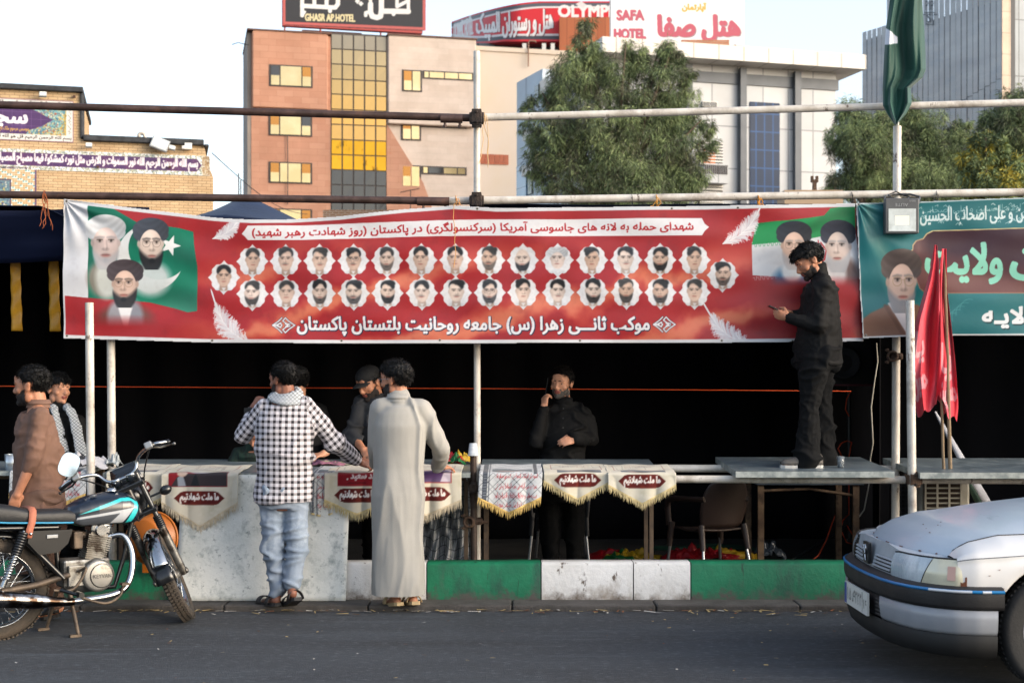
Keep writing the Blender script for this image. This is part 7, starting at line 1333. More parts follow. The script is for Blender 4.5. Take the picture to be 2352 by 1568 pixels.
# --- man in brown walking behind the motorcycle
Y=9.4
prm=dict(head=w(72,886,Y),look=(98,2,0),hs=1.1,skin=0,face=78,shR=w(90,958,Y-.17),shL=w(84,958,Y+.19),hip=w(84,1150,Y),neck=w(88,925,Y),sw=.2,fat=1.12,beard=.35,hg=.008,ha=.006,fringe=.066,arms=[dict(sh=w(94,966,Y-.18),el=w(76,1052,Y-.2),wr=w(42,1130,Y-.22),hd=Vector((-.3,0,-.9)),hb=Vector((.3,-.9,0)),side=-1,curl=.3,cuff=.3),dict(sh=w(86,966,Y+.2),el=w(78,1052,Y+.24),wr=w(48,1120,Y+.2),hd=Vector((-.2,0,-.9)),hb=Vector((.5,.8,0)),side=1,curl=.3,cuff=.3)],legs=[dict(hp=w(80,1170,Y-.1),kn=w(64,1290,Y-.1),an=w(70,1400,Y-.1),toe=w(30,1422,Y-.12)),dict(hp=w(90,1170,Y+.1),kn=w(98,1290,Y+.1),an=w(128,1385,Y+.1),toe=w(96,1414,Y+.08))],clothes=[dict(kind="trousers",name="trousers",mat=pm("brown_trousers","#5f473b",.85),ease=.03,seed=13),dict(kind="shirt",name="long_shirt",mat=BSHIRT,hem=-.45,ease=.022,seed=14,amp=.019,sc=5,sleeve=.3,flare=.05,slw=.004,collar=-.03)],collar=BSHIRT)
t,*_=person("person","man in a brown long shirt walking left behind the motorcycle",(px(84,Y),Y,0),prm)
shoe(t,w(26,1425,Y-.12),w(76,1425,Y-.1),CHD,CHD);shoe(t,w(92,1418,Y+.08),w(136,1410,Y+.1),CHD,CHD)
# --- youth with netted scarf behind the far left counter
Y=11.2
prm=dict(head=w(134,893,Y),look=(-52,2,0),hs=1.0,skin=1,face=-24,shR=w(112,972,Y),shL=w(180,970,Y),hip=w(146,1110,Y),neck=w(136,942,Y),sw=.165,fat=.9,beard=.0,hg=.013,ha=.010,fringe=.046,bulk=(((0,.02,.06),(.074,.08,.052)),),arms=[dict(sh=w(112,980,Y),el=w(104,1045,Y),wr=w(118,1084,Y-.2),cuff=.5),dict(sh=w(181,980,Y),el=w(190,1044,Y),wr=w(170,1085,Y-.2),cuff=.5)],legs=[dict(hp=w(132,1125,Y),kn=w(132,1220,Y-.1),an=w(132,1318,Y),toe=w(134,1335,Y-.15)),dict(hp=w(162,1125,Y),kn=w(162,1220,Y-.1),an=w(162,1318,Y),toe=w(166,1335,Y-.15))],clothes=[dict(kind="trousers",name="trousers",mat=BLKT,seed=15),dict(kind="shirt",name="shirt",mat=BLKS,hem=-.2,seed=16,ease=.01)])
t,hc,Rm,s,fw,rt=person("person","youth in black with a netted scarf round his neck behind the far left counter",(px(145,Y),Y,0),prm)
q=M()
for ptsv in([(124,938),(132,968),(140,1000),(146,1040),(150,1090)],[(154,934),(166,950),(176,985),(184,1025),(190,1080)]):q.tube([w(u,v,Y-.13-.0*k)for k,(u,v)in enumerate(ptsv)],[.03,.04,.048,.05,.05],12,flat=.35)
q.tube([w(124,938,Y-.1),w(126,934,Y+.06),w(140,930,Y+.1),w(152,932,Y+.03),w(154,936,Y-.1)],.03,10)
me=fuse(q,.01,2,creases(5,.006,12));me.materials.append(KEF);at=me.attributes.new("Chk",'FLOAT_VECTOR','POINT');c_=arr(me);at.data.foreach_set("vector",(np.stack([c_[:,0],c_[:,2],c_[:,1]],1)+3.).ravel());link_mesh("neck_scarf",me,t)
# --- the two people mostly hidden behind the man in the checked shirt
Y=11.45
prm=dict(head=w(684,876,Y),look=(155,0,0),hs=.98,skin=1,face=40,shR=w(660,940,Y),shL=w(742,945,Y),hip=w(705,1110,Y),neck=w(690,922,Y),sw=.18,hg=.008,arms=[dict(sh=w(664,950,Y),el=w(660,1020,Y),wr=w(690,1052,Y-.3),cuff=.9),dict(sh=w(738,955,Y),el=w(768,1012,Y-.05),wr=w(748,1040,Y-.3),hd=Vector((-.7,-.5,-.2)),hb=Vector((0,-.3,1)),side=1,curl=.3,cuff=.55)],legs=[dict(hp=w(690,1120,Y),kn=w(690,1215,Y-.05),an=w(690,1310,Y),toe=w(686,1328,Y-.15)),dict(hp=w(722,1120,Y),kn=w(722,1215,Y-.05),an=w(722,1310,Y),toe=w(722,1328,Y-.15))],clothes=[dict(kind="trousers",name="trousers",mat=BLKT,seed=17),dict(kind="shirt",name="shirt",mat=BLKS,hem=-.2,seed=18)])
t,hc,Rm,s,fw,rt=person("person","person in black and a dark cap, mostly hidden behind the checked shirt man's head",(px(700,Y),Y,0),prm)
cap(t,hc,Rm,s,pm("dark_cap","#17181b",.85,bump=.2,bs=150))
Y=11.15
prm=dict(head=w(592,1000,Y-.08),look=(20,30,0),hs=.95,skin=0,face=20,shR=w(545,1042,Y),shL=w(608,1046,Y),hip=w(572,1150,Y+.25),neck=w(580,1030,Y),sw=.17,hg=.01,beard=.0,arms=[dict(sh=w(546,1052,Y),el=w(532,1100,Y-.05),wr=w(560,1110,Y-.3),cuff=.9),dict(sh=w(606,1054,Y),el=w(622,1100,Y-.05),wr=w(600,1110,Y-.3),cuff=.9)],legs=[dict(hp=w(560,1165,Y+.25),kn=w(556,1190,Y-.15),an=w(556,1310,Y-.1),toe=w(552,1330,Y-.25)),dict(hp=w(590,1165,Y+.25),kn=w(594,1190,Y-.15),an=w(594,1310,Y-.1),toe=w(592,1330,Y-.25))],clothes=[dict(kind="trousers",name="trousers",mat=BLKT,seed=19),dict(kind="shirt",name="shirt",mat=GRNS,hem=-.2,seed=20,ease=.02)])
person("person","person in dark green striped shirt crouching behind the counter beside the checked shirt man",(px(575,Y),Y,0),prm)
# ------------------------------------------------------------------ motorcycle (local frame: x forward, y left, z up, origin under the rear axle)
BK=thing("motorcycle","dark blue motorcycle with turquoise tank stripe parked on its centre stand","motorcycle",(px(-8,8.74),8.74,0),R(35))
CHR=pm("chrome","#a9adb1",.16,metal=1.,dirt=("#6f6258",7.,.58,.74),rvar=.05);ALUE=pm("engine_alloy","#7d7d7b",.42,metal=.75,col2="#65625d",vs=10,dirt=("#2e2722",9.,.50,.62));BPL=pm("bike_black","#0e1013",.32,coat=.3,dirt=("#2e2b28",5.,.62,.9));RUB=pm("tyre_rubber","#2a2723",.9,col2="#453c33",vs=6,bump=.3,bs=60,dirt=("#5b4f43",4.,.5,.75));STEELD=pm("dusty_steel","#4f453c",.6,metal=.5,col2="#6b5d4f",vs=12,dirt=("#2a2420",9.,.5,.7));NAVY=pm("tank_navy","#0f1a2a",.28,coat=.4,dirt=("#59606a",4.,.62,.85))
RK=R(26);AX=Vector((-math.sin(RK),0,math.cos(RK)));SP=Vector((.847,0,.85));STEER=Matrix.Translation(SP)@Matrix.Rotation(R(67),4,AX)@Matrix.Translation(-SP);WB=1.16
def bk(m,name,mat,parent=None,steer=False,**kw):
 if steer:m.v=[tuple(STEER@Vector(p))for p in m.v]
 return m.build(name,mat,parent or BK,True,**kw)
def wheel(cx,steer,hub_r,drum):
 c=Vector((cx,0,.31));m=M();m.ring(c,(0,1,0),.264,.046,64,14,flat=.95);
 for i in range(72):
  a=2*math.pi*i/72
  for yy in(-.026,0,.026):p=c+Vector((math.cos(a+yy*2)*.3085,yy,math.sin(a+yy*2)*.3085));m.box(p,(.016,.018,.010),rot=Matrix.Rotation(-a-math.pi/2,3,'Y'))
 wo=bk(m,"wheel",RUB,None,steer)
 m=M();m.lathe([(.226,-.026),(.232,-.03),(.222,-.02),(.212,-.008),(.212,.008),(.222,.02),(.232,.03),(.226,.026)],c,(0,1,0),56);bk(m,"rim",CHR,wo,steer)
 m=M();m.lathe([(0,-.06),(.03,-.06),(.032,-.045),(hub_r,-.045),(hub_r,-.03),(.03,-.025),(.03,.025),(hub_r,.03),(hub_r,.045),(.03,.05),(0,.055)],c,(0,1,0),32);bk(m,"hub",ALUE,wo,steer)
 m=M()
 for i in range(36):
  a=2*math.pi*i/36;b=a+(.5 if i%2 else-.5);y=.04 if(i//2)%2 else-.04;m.tube([c+Vector((math.cos(b)*hub_r*.95,y,math.sin(b)*hub_r*.95)),c+Vector((math.cos(a)*.214,0,math.sin(a)*.214))],.0022,5)
 bk(m,"spokes",CHR,wo,steer)
wheel(0,False,.075,True);wheel(WB,True,.065,True)
def fender(cx,r,a0,a1,wd,mat,name,steer,parent=None):
 P=[]
 for i in range(33):
  a=R(a0+(a1-a0)*i/32);P.append([Vector((cx+math.cos(a)*(r-.03*abs(k)**2.2),k*wd,.31+math.sin(a)*(r-.03*abs(k)**2.2)))for k in[q/6-1 for q in range(13)]])
 m=M();m.grid(P);o=bk(m,name,mat,parent,steer);o.modifiers.new("thickness",'SOLIDIFY').thickness=.003;return o
ff=fender(WB,.345,40,176,.058,CHR,"front_mudguard",True)
m=M();m.grid([[Vector((WB-.345-.0-.02*f,k*.055,.34-.12*f))for k in(-1,-.5,0,.5,1)]for f in(0,.5,1)]);o=bk(m,"mud_flap",BPL,ff,True);o.modifiers.new("thickness",'SOLIDIFY').thickness=.004
fender(0,.36,20,185,.065,BPL,"rear_mudguard",False)
axl=Vector((WB,0,.31));fk=lambda d,y:axl+AX*d+Vector((0,y,0))-Vector((.0,0,0))
for sy in(-1,1):
 m=M();m.tube([fk(.42,sy*.088),fk(.74,sy*.088)],.017,12);fo=bk(m,"fork_leg",pm("fork_tube","#5b5d60",.3,metal=.8),None,True)
 m=M();m.tube([fk(-.02,sy*.088),fk(.03,sy*.088),fk(.22,sy*.088),fk(.36,sy*.088)],[.02,.026,.027,.025],14);m.ell(fk(.0,sy*.11),(.022,.014,.022));bk(m,"fork_slider",ALUE,fo,True)
 m=M();[m.ring(fk(.345+.014*k,sy*.088),AX,.022,.008,16,6)for k in range(6)];bk(m,"gaiter",BPL,fo,True)
m=M();[m.box(SP+AX*d+Vector((.0,0,0)),(.09,.24,.03),rot=Matrix.Rotation(-RK,3,'Y'))for d in(-.14,.06)];m.tube([SP-AX*.16,SP+AX*.07],.028,12);bk(m,"yoke",BPL,None,True,bevel=.006)
hb=SP+AX*.12;m=M();hp=[(0,-.37,.085),(-.04,-.27,.10),(.0,-.15,.10),(.02,-.08,.02),(.02,.08,.02),(.0,.15,.10),(-.04,.27,.10),(0,.37,.085)];hp=[hb+Vector((x-.08*(abs(y)>.2),y,z))for x,y,z in hp]
def smooth_pts(p,n=5):
 o=[]
 for i in range(len(p)-1):
  a,b,c,d=p[max(i-1,0)],p[i],p[i+1],p[min(i+2,len(p)-1)]
  for k in range(n):t=k/n;o.append(.5*((2*b)+(c-a)*t+(2*a-5*b+4*c-d)*t*t+(3*b-a-3*c+d)*t**3))
 return o+[p[-1]]
m.tube(smooth_pts(hp),.0125,10);hbar=bk(m,"handlebar",CHR,None,True)
for sy,i0,i1 in((-1,0,1),(1,7,6)):
 a,b=hp[i0],hp[i1];m=M();m.tube([a,a.lerp(b,.35),a.lerp(b,.9),a.lerp(b,1.05)],[.018,.0165,.0165,.02],12);bk(m,"grip",BPL,hbar,True)
 m=M();m.box(a.lerp(b,1.25),(.04,.05,.045));bk(m,"switch_block",pm("switch_grey","#8d9093",.4,metal=.5),hbar,True,bevel=.008)
 m=M();m.tube([a.lerp(b,1.2)+Vector((.05,0,0)),a.lerp(b,.7)+Vector((.07,0,-.01)),a+Vector((.055,sy*.02,-.01))],[.008,.007,.006],8);m.ell(a+Vector((.055,sy*.02,-.01)),(.01,.01,.01));bk(m,"lever",ALUE if sy<0 else BPL,hbar,True)
 m=M();m.tube(smooth_pts([a.lerp(b,1.2)+Vector((.03,0,0)),SP+Vector((.1,sy*.12,.12)),SP+Vector((.1,sy*.05,-.1)),SP+Vector((-.12,0,-.2))]),.005,6);bk(m,"control_cable",BPL,hbar,True)
m=M();q=hp[6].lerp(hp[7],-.3);mc=STEER.inverted()@(STEER@(q+Vector((-.02,.20,.10)))+Vector((.15,-.105,.065)));m.tube([q,q+Vector((.03,.08,.02)),mc+Vector((.012,-.06,-.02)),mc+Vector((.012,0,0))],.006,8);mo=bk(m,"mirror",BPL,hbar,True)
wv=(BK.rotation_euler.to_matrix().inverted()@STEER.to_3x3().inverted()@Vector((0,0,1)));wc=STEER@mc
n_=(MW[BK.name].inverted().to_3x3()@Vector((.18,-.97,.10))).normalized();e1=Vector((0,0,1)).cross(n_).normalized();e1,e2=(e1*.93-n_.cross(e1)*.36),(n_.cross(e1)*.93+e1*.36)
def mir(sx,sy,off):return[wc+e1*sx*(abs(math.cos(t))**.7*(1 if math.cos(t)>0 else-1))+e2*sy*(abs(math.sin(t))**.7*(1 if math.sin(t)>0 else-1))+n_*off for t in[k*math.pi/18 for k in range(36)]]
m=M();a,b,c_=mir(.062,.078,.0),mir(.058,.074,-.02),mir(.03,.04,-.035);m.grid([a,b,c_],0,True);m.add(c_,[list(range(36))]);bk(m,"mirror_shell",BPL,mo)
m=M();m.add(mir(.06,.076,.0015),[list(range(36))]);bk(m,"mirror_glass",pm("mirror","#dfe3e8",.04,metal=1.),mo)
m=M();hc_=SP+Vector((.15,0,.02));m.lathe([(0,-.1),(.05,-.09),(.08,-.04),(.088,.03),(.092,.045)],hc_,(1,0,-.05),28);hl_=bk(m,"headlamp",BPL,None,True);m=M();m.lathe([(.092,.04),(.096,.048),(.09,.058)],hc_,(1,0,-.05),28);bk(m,"chrome_ring",CHR,hl_,True);m=M();m.lathe([(.09,.055),(.05,.066),(0,.07)],hc_,(1,0,-.05),24);bk(m,"lens",pm("lamp_glass","#cfd6da",.1,spec=.8),hl_,True)
m=M();m.grid([[SP+Vector((.12+.03*f,k*.11*(1-.25*f),.1+.14*f))for k in(-1,-.5,0,.5,1)]for f in(0,.5,1)]);o=bk(m,"fly_screen",pm("smoked_screen","#15191f",.15,spec=.7),None,True);o.modifiers.new("thickness",'SOLIDIFY').thickness=.004
for sy in(-1,1):
 m=M();c=SP+AX*.14+Vector((.05,sy*.05,0));m.lathe([(0,-.04),(.035,-.035),(.04,.0),(.042,.012),(.036,.014)],c,(-.35,0,1),24);d=bk(m,"dial",CHR,None,True);m=M();m.lathe([(.037,.012),(0,.012)],c,(-.35,0,1),24);bk(m,"dial_face",pm("dial_face","#1b1d20",.2),d,True)
 m=M();q=SP+Vector((.08,sy*.1,-.04));m.tube([q,q+Vector((0,sy*.07,0))],.008,8);ind=bk(m,"indicator",BPL,None,True);m=M();m.ell(q+Vector((.0,sy*.11,0)),(.036,.042,.032));bk(m,"indicator_lens",BPL if sy<0 else pm("indicator_dark","#241c14",.3),ind,True)
tkx=lambda zx:.45+(zx-700)*.000719;tkz=lambda zy:.68+(340-zy)*.000708
ztp=lambda x:np.interp(x,[.42,.47,.55,.68,.80,.86,.885],[.80,.835,.868,.890,.885,.85,.80]);zbt=lambda x:np.interp(x,[.42,.5,.86,.885],[.70,.672,.68,.72]);Wt=lambda x:np.interp(x,[.42,.48,.6,.75,.85,.885],[.075,.105,.125,.135,.12,.07])
def tank_w(x,z):t=np.clip((z-zbt(x))/(ztp(x)-zbt(x)),0,1);return Wt(x)*np.clip(1-np.abs(2*t-.85)**3.2*.8,0.0,1)**.6*np.where(t>.995,0,1)
m=M();P=[]
for i in range(25):
 x=.42+.465*i/24;tz=[k/14 for k in range(15)];zz=[float(zbt(x)+(ztp(x)-zbt(x))*t)for t in tz];ww=[float(tank_w(x,z))for z in zz];ww[-1]=.0;ww[0]*=.9;P.append([Vector((x,-a,z))for a,z in zip(ww,zz)]+[Vector((x,a,z))for a,z in list(zip(ww,zz))[::-1]])
m.grid(P,0,True);m.add(P[0],[list(range(30))]);m.add(P[-1],[list(range(30))[::-1]]);tank=bk(m,"fuel_tank",NAVY,merge=True,sub=1)
for sgn in(-1,1):
 cv=Canvas(700,70,1300,345,4,"#141d2b");cv.poly([(730,240),(900,172),(1100,104),(1200,98),(1262,118),(1284,160),(1262,215),(1195,336),(1140,338),(1215,205),(1226,160),(1196,132),(1110,132),(900,200)],"#2fc4c8",1,5);cv.poly([(716,284),(724,262),(1226,190),(1120,324),(1002,326),(1086,238)],"#b9bdc2",1,5);cv.poly([(708,338),(716,286),(1086,240),(1002,327)],"#4a4e54",1,5);cv.poly([(735,250),(1180,150),(1222,165),(1220,186),(730,258)],"#3c4148",.8,6)
 cv.build("tank_stripe",pm("tank_graphics","#ffffff",.28,attr=True,coat=.4),lambda U,V:(tkx(U),sgn*(tank_w(tkx(U),tkz(V))+.0022),tkz(V)),None,keep=lambda U,V:(tkz(V)>zbt(tkx(U))+.012)&(tkz(V)<ztp(tkx(U))-.035)&(U<1290)&(U>705))
 o=[x for x in bpy.data.objects if x.name.startswith("tank_stripe")][-1 if sgn>0 else 0];o.parent=tank;MW[o.name]=MW[tank.name]
m=M();m.lathe([(0,.02),(.02,.02),(.034,.012),(.036,0)],(.72,0,.888),(.0,0,1),24);bk(m,"filler_cap",CHR,tank);m=M();m.ell((.58,-.06,.868),(.024,.016,.004),rot=Matrix.Rotation(-.15,3,'Y'));bk(m,"tank_badge",pm("badge","#8d9196",.3,metal=.7),tank)
m=M();P=[]
for i in range(31):
 x=-.34+.80*i/30;zt_=float(np.interp(x,[-.34,-.25,-.02,.08,.2,.4,.46],[.80,.838,.842,.825,.792,.788,.775]));zb_=float(np.interp(x,[-.34,.0,.46],[.76,.715,.69]));hw_=float(np.interp(x,[-.34,-.26,.1,.35,.46],[.08,.12,.135,.12,.095]));P.append([Vector((x,hw_*(1 if abs(c)>1 else 1)*math.copysign(abs(math.cos(a))**.45,math.cos(a)),zb_+(zt_-zb_)*(.5+.5*math.copysign(abs(math.sin(a))**.55,math.sin(a)))))for a,c in[(k*math.pi/12,0)for k in range(24)]])
m.grid(P,0,True);m.add(P[0],[list(range(24))]);m.add(P[-1],[list(range(24))[::-1]]);seat=bk(m,"seat",pm("seat_vinyl","#17181b",.55,bump=.15,bs=60,dirt=("#3d3b39",5.,.55,.8)))
m=M()
for sgn in(-1,1):m.tube([(x,sgn*(float(np.interp(x,[-.34,-.26,.1,.35,.46],[.08,.12,.135,.12,.095]))+.004),float(np.interp(x,[-.34,.0,.46],[.775,.73,.705])))for x in np.linspace(-.3,.44,12)],.006,6)
bk(m,"seat_piping",pm("blue_piping","#1d7fa6",.4),seat)
m=M();m.grid([[Vector((.19+dx-.04*f,y,z))for dx in(-.022,.022)]for f,y,z in((0,.06,.806),(0,-.06,.806),(.2,-.13,.79),(.4,-.142,.73),(.8,-.142,.68),(1.,-.14,.63))]);o=bk(m,"brown_strap",pm("tan_leather","#a0604a",.7,bump=.3,bs=50),None);o.modifiers.new("thickness",'SOLIDIFY').thickness=.006
m=M();m.ell((.165,-.150,.655),(.009,.005,.009));bk(m,"strap_stud",CHR,o)
for sgn in(-1,1):
 m=M();P=[(.16,sgn*.12,.67),(.43,sgn*.11,.665),(.40,sgn*.115,.58),(.34,sgn*.12,.53),(.22,sgn*.125,.52),(.15,sgn*.125,.6)];m.prism(P,(0,-.012,0),(0,.012,0));sc_=bk(m,"side_cover",pm("side_cover_black","#0d0e10",.5,spec=.25,dirt=("#25221f",5.,.6,.9)),bevel=.01)
 m=M();m.box((.30,sgn*.135,.63),(.07,.006,.022));bk(m,"side_badge",pm("badge","#8d9196",.3,metal=.7),sc_,bevel=.003)
 m=M();a,b=Vector((-.0,sgn*.135,.34)),Vector((.135,sgn*.125,.68));m.tube([a,a.lerp(b,.3)],.016,10);m.tube([a.lerp(b,.22),a.lerp(b,.98)],.013,8);sh=bk(m,"shock_absorber",CHR)
 m=M();pts=[a.lerp(b,.12+.48*k/90)+Vector((math.cos(k*.7)*.024,0,0))+Vector((0,math.sin(k*.7)*.024,0))for k in range(91)];m.tube(pts,.005,6);bk(m,"spring",CHR,sh)
 m=M();[m.ring(a.lerp(b,.58+.045*k),(b-a),.024,.010,18,6)for k in range(9)];bk(m,"shock_cover",BPL,sh)
 m=M();m.tube([(-.13,sgn*.12,.66),(-.15,sgn*.19,.655)],.008,6);ri=bk(m,"rear_indicator",BPL);m=M();m.ell((-.15,sgn*.21,.65),(.034,.04,.036));bk(m,"indicator_lens",pm("orange_lens","#b8401a",.15,trans=.3),ri)
 m=M();m.tube([(0,sgn*.1,.31),(.2,sgn*.1,.33),(.42,sgn*.09,.38)],.02,8);bk(m,"swing_arm",STEELD)
m=M();tubes=[[(.84,0,.80),(.86,0,.70),(.80,0,.45),(.74,0,.27),(.45,0,.26),(.38,0,.36),(.36,0,.6),(.30,0,.69)],[(.82,0,.78),(.6,0,.74),(.3,0,.69),(-.2,0,.70)],[(-.2,.1,.70),(.1,.1,.69),(.35,.08,.68)],[(-.2,-.1,.70),(.1,-.1,.69),(.35,-.08,.68)],[(.38,-.1,.36),(.1,-.1,.66)],[(.38,.1,.36),(.1,.1,.66)]]
for p in tubes:m.tube([Vector(q)for q in p],.016,8)
bk(m,"bike_frame",BPL)
tl=Matrix.Rotation(R(12),3,'Y');eb=Vector((.565,0,.40));m=M();m.box(eb+Vector((-.03,0,-.02)),(.30,.16,.18));m.ell(eb+Vector((-.02,0,-.10)),(.15,.075,.05));eng=bk(m,"engine",ALUE,bevel=.03)
m=M();m.lathe([(.104,-.02),(.104,.02),(.09,.034),(.0,.036)],eb+Vector((.03,-.095,-.035)),(0,-1,0),36);m.box(eb+Vector((-.09,-.09,-.03)),(.13,.03,.13));bk(m,"crank_cover",pm("cover_alloy","#8d8c89",.4,metal=.7,col2="#797772",vs=8,dirt=("#3d342d",8.,.55,.68)),eng,bevel=.006)
m=M();c=eb+Vector((.05,-.135,-.04));m.text("KEYVAN",lambda a,b:c+Vector((a,-.0005,b)),(-.058,-.010,.058,.014));bk(m,"cover_lettering",pm("cover_ink","#2b2b2d",.5),eng);m=M();m.lathe([(.078,.0),(.078,.006),(.072,.008)],eb+Vector((.05,-.127,-.035)),(0,-1,0),30);bk(m,"cover_ring",ALUE,eng)
cyl=eb+Vector((.03,0,.08));m=M();m.box(cyl+tl@Vector((0,0,.05)),(.11,.11,.2),rot=tl)
for k in range(13):m.box(cyl+tl@Vector((0,0,-.03+.0135*k)),(.15 if k>5 else .135,.155 if k>5 else .14,.006),rot=tl)
bk(m,"cylinder",ALUE,eng);m=M();m.box(cyl+tl@Vector((0,0,.175)),(.13,.13,.05),rot=tl);m.ell(cyl+tl@Vector((.02,0,.2)),(.075,.07,.035));m.tube([cyl+tl@Vector((.0,-.05,.17)),cyl+tl@Vector((.0,-.085,.17))],.035,16);bk(m,"cylinder_head",CHR,eng,bevel=.01)
m=M();q=cyl+tl@Vector((-.1,0,.1));m.tube([q+Vector((.03,0,.01)),q+Vector((-.09,0,.03))],.026,12);m.box(q+Vector((-.03,-.02,-.01)),(.06,.08,.11));bk(m,"carburettor",STEELD,eng,bevel=.01)
m=M();p0=cyl+tl@Vector((.06,-.03,.13));m.tube(smooth_pts([p0,p0+Vector((.09,-.03,.01)),p0+Vector((.135,-.07,-.09)),p0+Vector((.125,-.1,-.22)),p0+Vector((.07,-.13,-.315)),p0+Vector((-.04,-.15,-.355)),Vector((.45,-.17,.225)),Vector((.34,-.175,.225))]),.021,14);ex=bk(m,"exhaust_pipe",CHR)
m=M();m.tube([(.42,-.178,.222),(.30,-.182,.232),(.18,-.185,.248),(-.3,-.195,.31),(-.38,-.196,.32),(-.40,-.196,.322)],[.024,.03,.05,.055,.045,.02],20);bk(m,"muffler",pm("muffler_chrome","#9da0a4",.18,metal=1.,dirt=[("#3f3127",6.,.46,.6),("#2e241d",9.,-.12,.1,(1,1,1),1.9)],rvar=.06),ex)
m=M();m.tube([(.34,-.17,.3),(.40,-.22,.28),(.43,-.25,.27)],.012,8);m.tube([(.43,-.20,.275),(.43,-.30,.275)],.018,10);bk(m,"foot_peg",BPL);m=M();m.tube(smooth_pts([Vector((.47,-.12,.40)),Vector((.5,-.17,.42)),Vector((.42,-.17,.3)),Vector((.3,-.16,.30))]),.009,8);bk(m,"kick_lever",STEELD)
m=M();m.tube(smooth_pts([Vector((.43,-.21,.26)),Vector((.6,-.21,.20)),Vector((.7,-.2,.235)),Vector((.73,-.19,.30))]),.009,8);m.box((.735,-.2,.31),(.05,.05,.015));bk(m,"brake_pedal",STEELD)
cs=thing("x","","");bpy.data.objects.remove(cs)
for(a,b)in(((.42,-.10,.26),(.445,-.19,.012)),((.40,.10,.26),(.355,.17,.012))):m=M();m.tube([a,Vector(a).lerp(Vector(b),.6),b],[.016,.014,.012],8);m.box(Vector(b)+Vector((-.02,0,0)),(.07,.03,.016));bk(m,"stand_leg",STEELD)
m=M();m.box((-.2,.0,.66),(.3,.2,.012));m.tube([(-.38,.1,.7),(-.30,.13,.73),(-.1,.135,.71)],.01,6);m.tube([(-.38,-.1,.7),(-.30,-.13,.73),(-.1,-.135,.71)],.01,6);m.tube([(-.38,-.1,.7),(-.38,.1,.7)],.01,6);bk(m,"rear_carrier",BPL)
m=M();m.box((.07,.105,.33),(.36,.02,.10));bk(m,"chain_case",BPL,bevel=.01)
# ------------------------------------------------------------------ car at the right, nose towards the left (local x back from the nose, y towards the far side)
CY=8.05;CX0=1.995
CAR=thing("parked_car","dented silver saloon car with rust spots and black bumper, parked at the right","car",(CX0,CY,0))
PAINT=pm("silver_paint","#a3a9b0",.3,metal=.35,coat=.35,col2="#98a0a8",vs=1.6,dirt=("#c9ccd0",3.,.55,.75),rvar=.06);HOODP=pm("hood_skylit_paint","#a3afba",.4,metal=.2,coat=.2,col2="#b3bcc4",vs=2.5,stretch=(1,.35,1),dirt=("#6d7a88",6.,.6,.78,(1.5,.4,1)));FENDP=pm("fender_lit_paint","#d6d4d2",.35,metal=.1,coat=.3,col2="#cac9c9",vs=2)  # one body paint: hood tinted with sky reflection, fender whitened as the lit side
BLKB=pm("bumper_black","#151415",.6,col2="#1d1b1c",vs=6,bump=.1,bs=90);RUST=pm("rust_patch","#6f3f28",.9,col2="#4a2a1c",vs=40,bump=.4,bs=80);BLU=pm("blue_strip","#0c6aa2",.35,coat=.2);GRIL=pm("grille_grey","#a0a7ae",.4,col2="#90979e",vs=6);SHUT=pm("shut_gap","#1c1c1e",.8)
def cb(m,name,mat,parent=None,**kw):return m.build(name,mat,parent or CAR,True,**kw)
PLAN=[(.03,0),(.035,.2),(.05,.4),(.08,.55),(.125,.67),(.19,.76),(.27,.82),(.36,.845),(.5,.85)]
PX=np.array([p[0]for p in PLAN]);PY=np.array([p[1]for p in PLAN]);SL_=np.concatenate([[0],np.cumsum(np.hypot(np.diff(PX),np.diff(PY)))])
def plan(s,off=0.,sgn=-1):
 """point of the nose outline at arc length s from the centre, pushed out by off; sgn -1 is the viewer's side"""
 s_=min(max(abs(s),0),SL_[-1]);x,y=np.interp(s_,SL_,PX),np.interp(s_,SL_,PY);x2,y2=np.interp(min(s_+.03,SL_[-1]),SL_,PX),np.interp(min(s_+.03,SL_[-1]),SL_,PY);x1,y1=np.interp(max(s_-.03,0),SL_,PX),np.interp(max(s_-.03,0),SL_,PY)
 if s_<.03:x1,y1=x2,-y2
 d=math.hypot(x2-x1,y2-y1);tx,ty=(x2-x1)/d,(y2-y1)/d;nx,ny=-ty,tx
 return x+nx*off,sgn*(y+ny*off)
SE=SL_[-1]
def band(prof,s0,s1,name,mat,parent=None,n=40,both=True,smooth=True,m=None):
 """prof: list of (outward offset, z); swept round the nose from arc length s0 to s1"""
 own=m is None;m=m or M();last=None
 for sg in((-1,1)if both else(-1,)):
  if own and s0>0:m=M()
  P=[]
  for i in range(n+1):
   s=s0+(s1-s0)*i/n;P.append([Vector((*plan(s,o+(lean if False else 0),sg),z))for o,z in prof])
  m.grid(P,0,False,smooth)
  if own and s0>0:last=cb(m,name,mat,parent)
 return last or(cb(m,name,mat,parent)if name else m)
bp=band([(.0,.545),(.045,.54),(.062,.528),(.066,.50),(.066,.45),(.06,.432),(.03,.425)],0,SE-.02,"bumper",BLKB)
band([(.0625,.531),(.07,.5285),(.0722,.523),(.0695,.516),(.0655,.515)],0,SE-.02,"bumper_strip",BLU,bp)
m=M();
for s0,s1 in((.78,.96),(1.0,1.04)):band([(.068,.530),(.0735,.5265),(.0735,.518),(.068,.5155)],s0,s1,None,None,None,8,False,True,m)
cb(m,"worn_strip",pm("bare_strip","#c9ccd0",.3,metal=.4),bp)
band([(.03,.4245),(.056,.428),(.058,.38),(.05,.32),(.04,.302),(.02,.298)],.36,SE-.05,"valance",pm("valance_grey","#8d9096",.4,coat=.2,col2="#83868c",vs=3),bp)
band([(.03,.424),(.045,.42),(.045,.31),(.02,.30)],0,.358,"air_intake",BLKB,bp)
m=M()
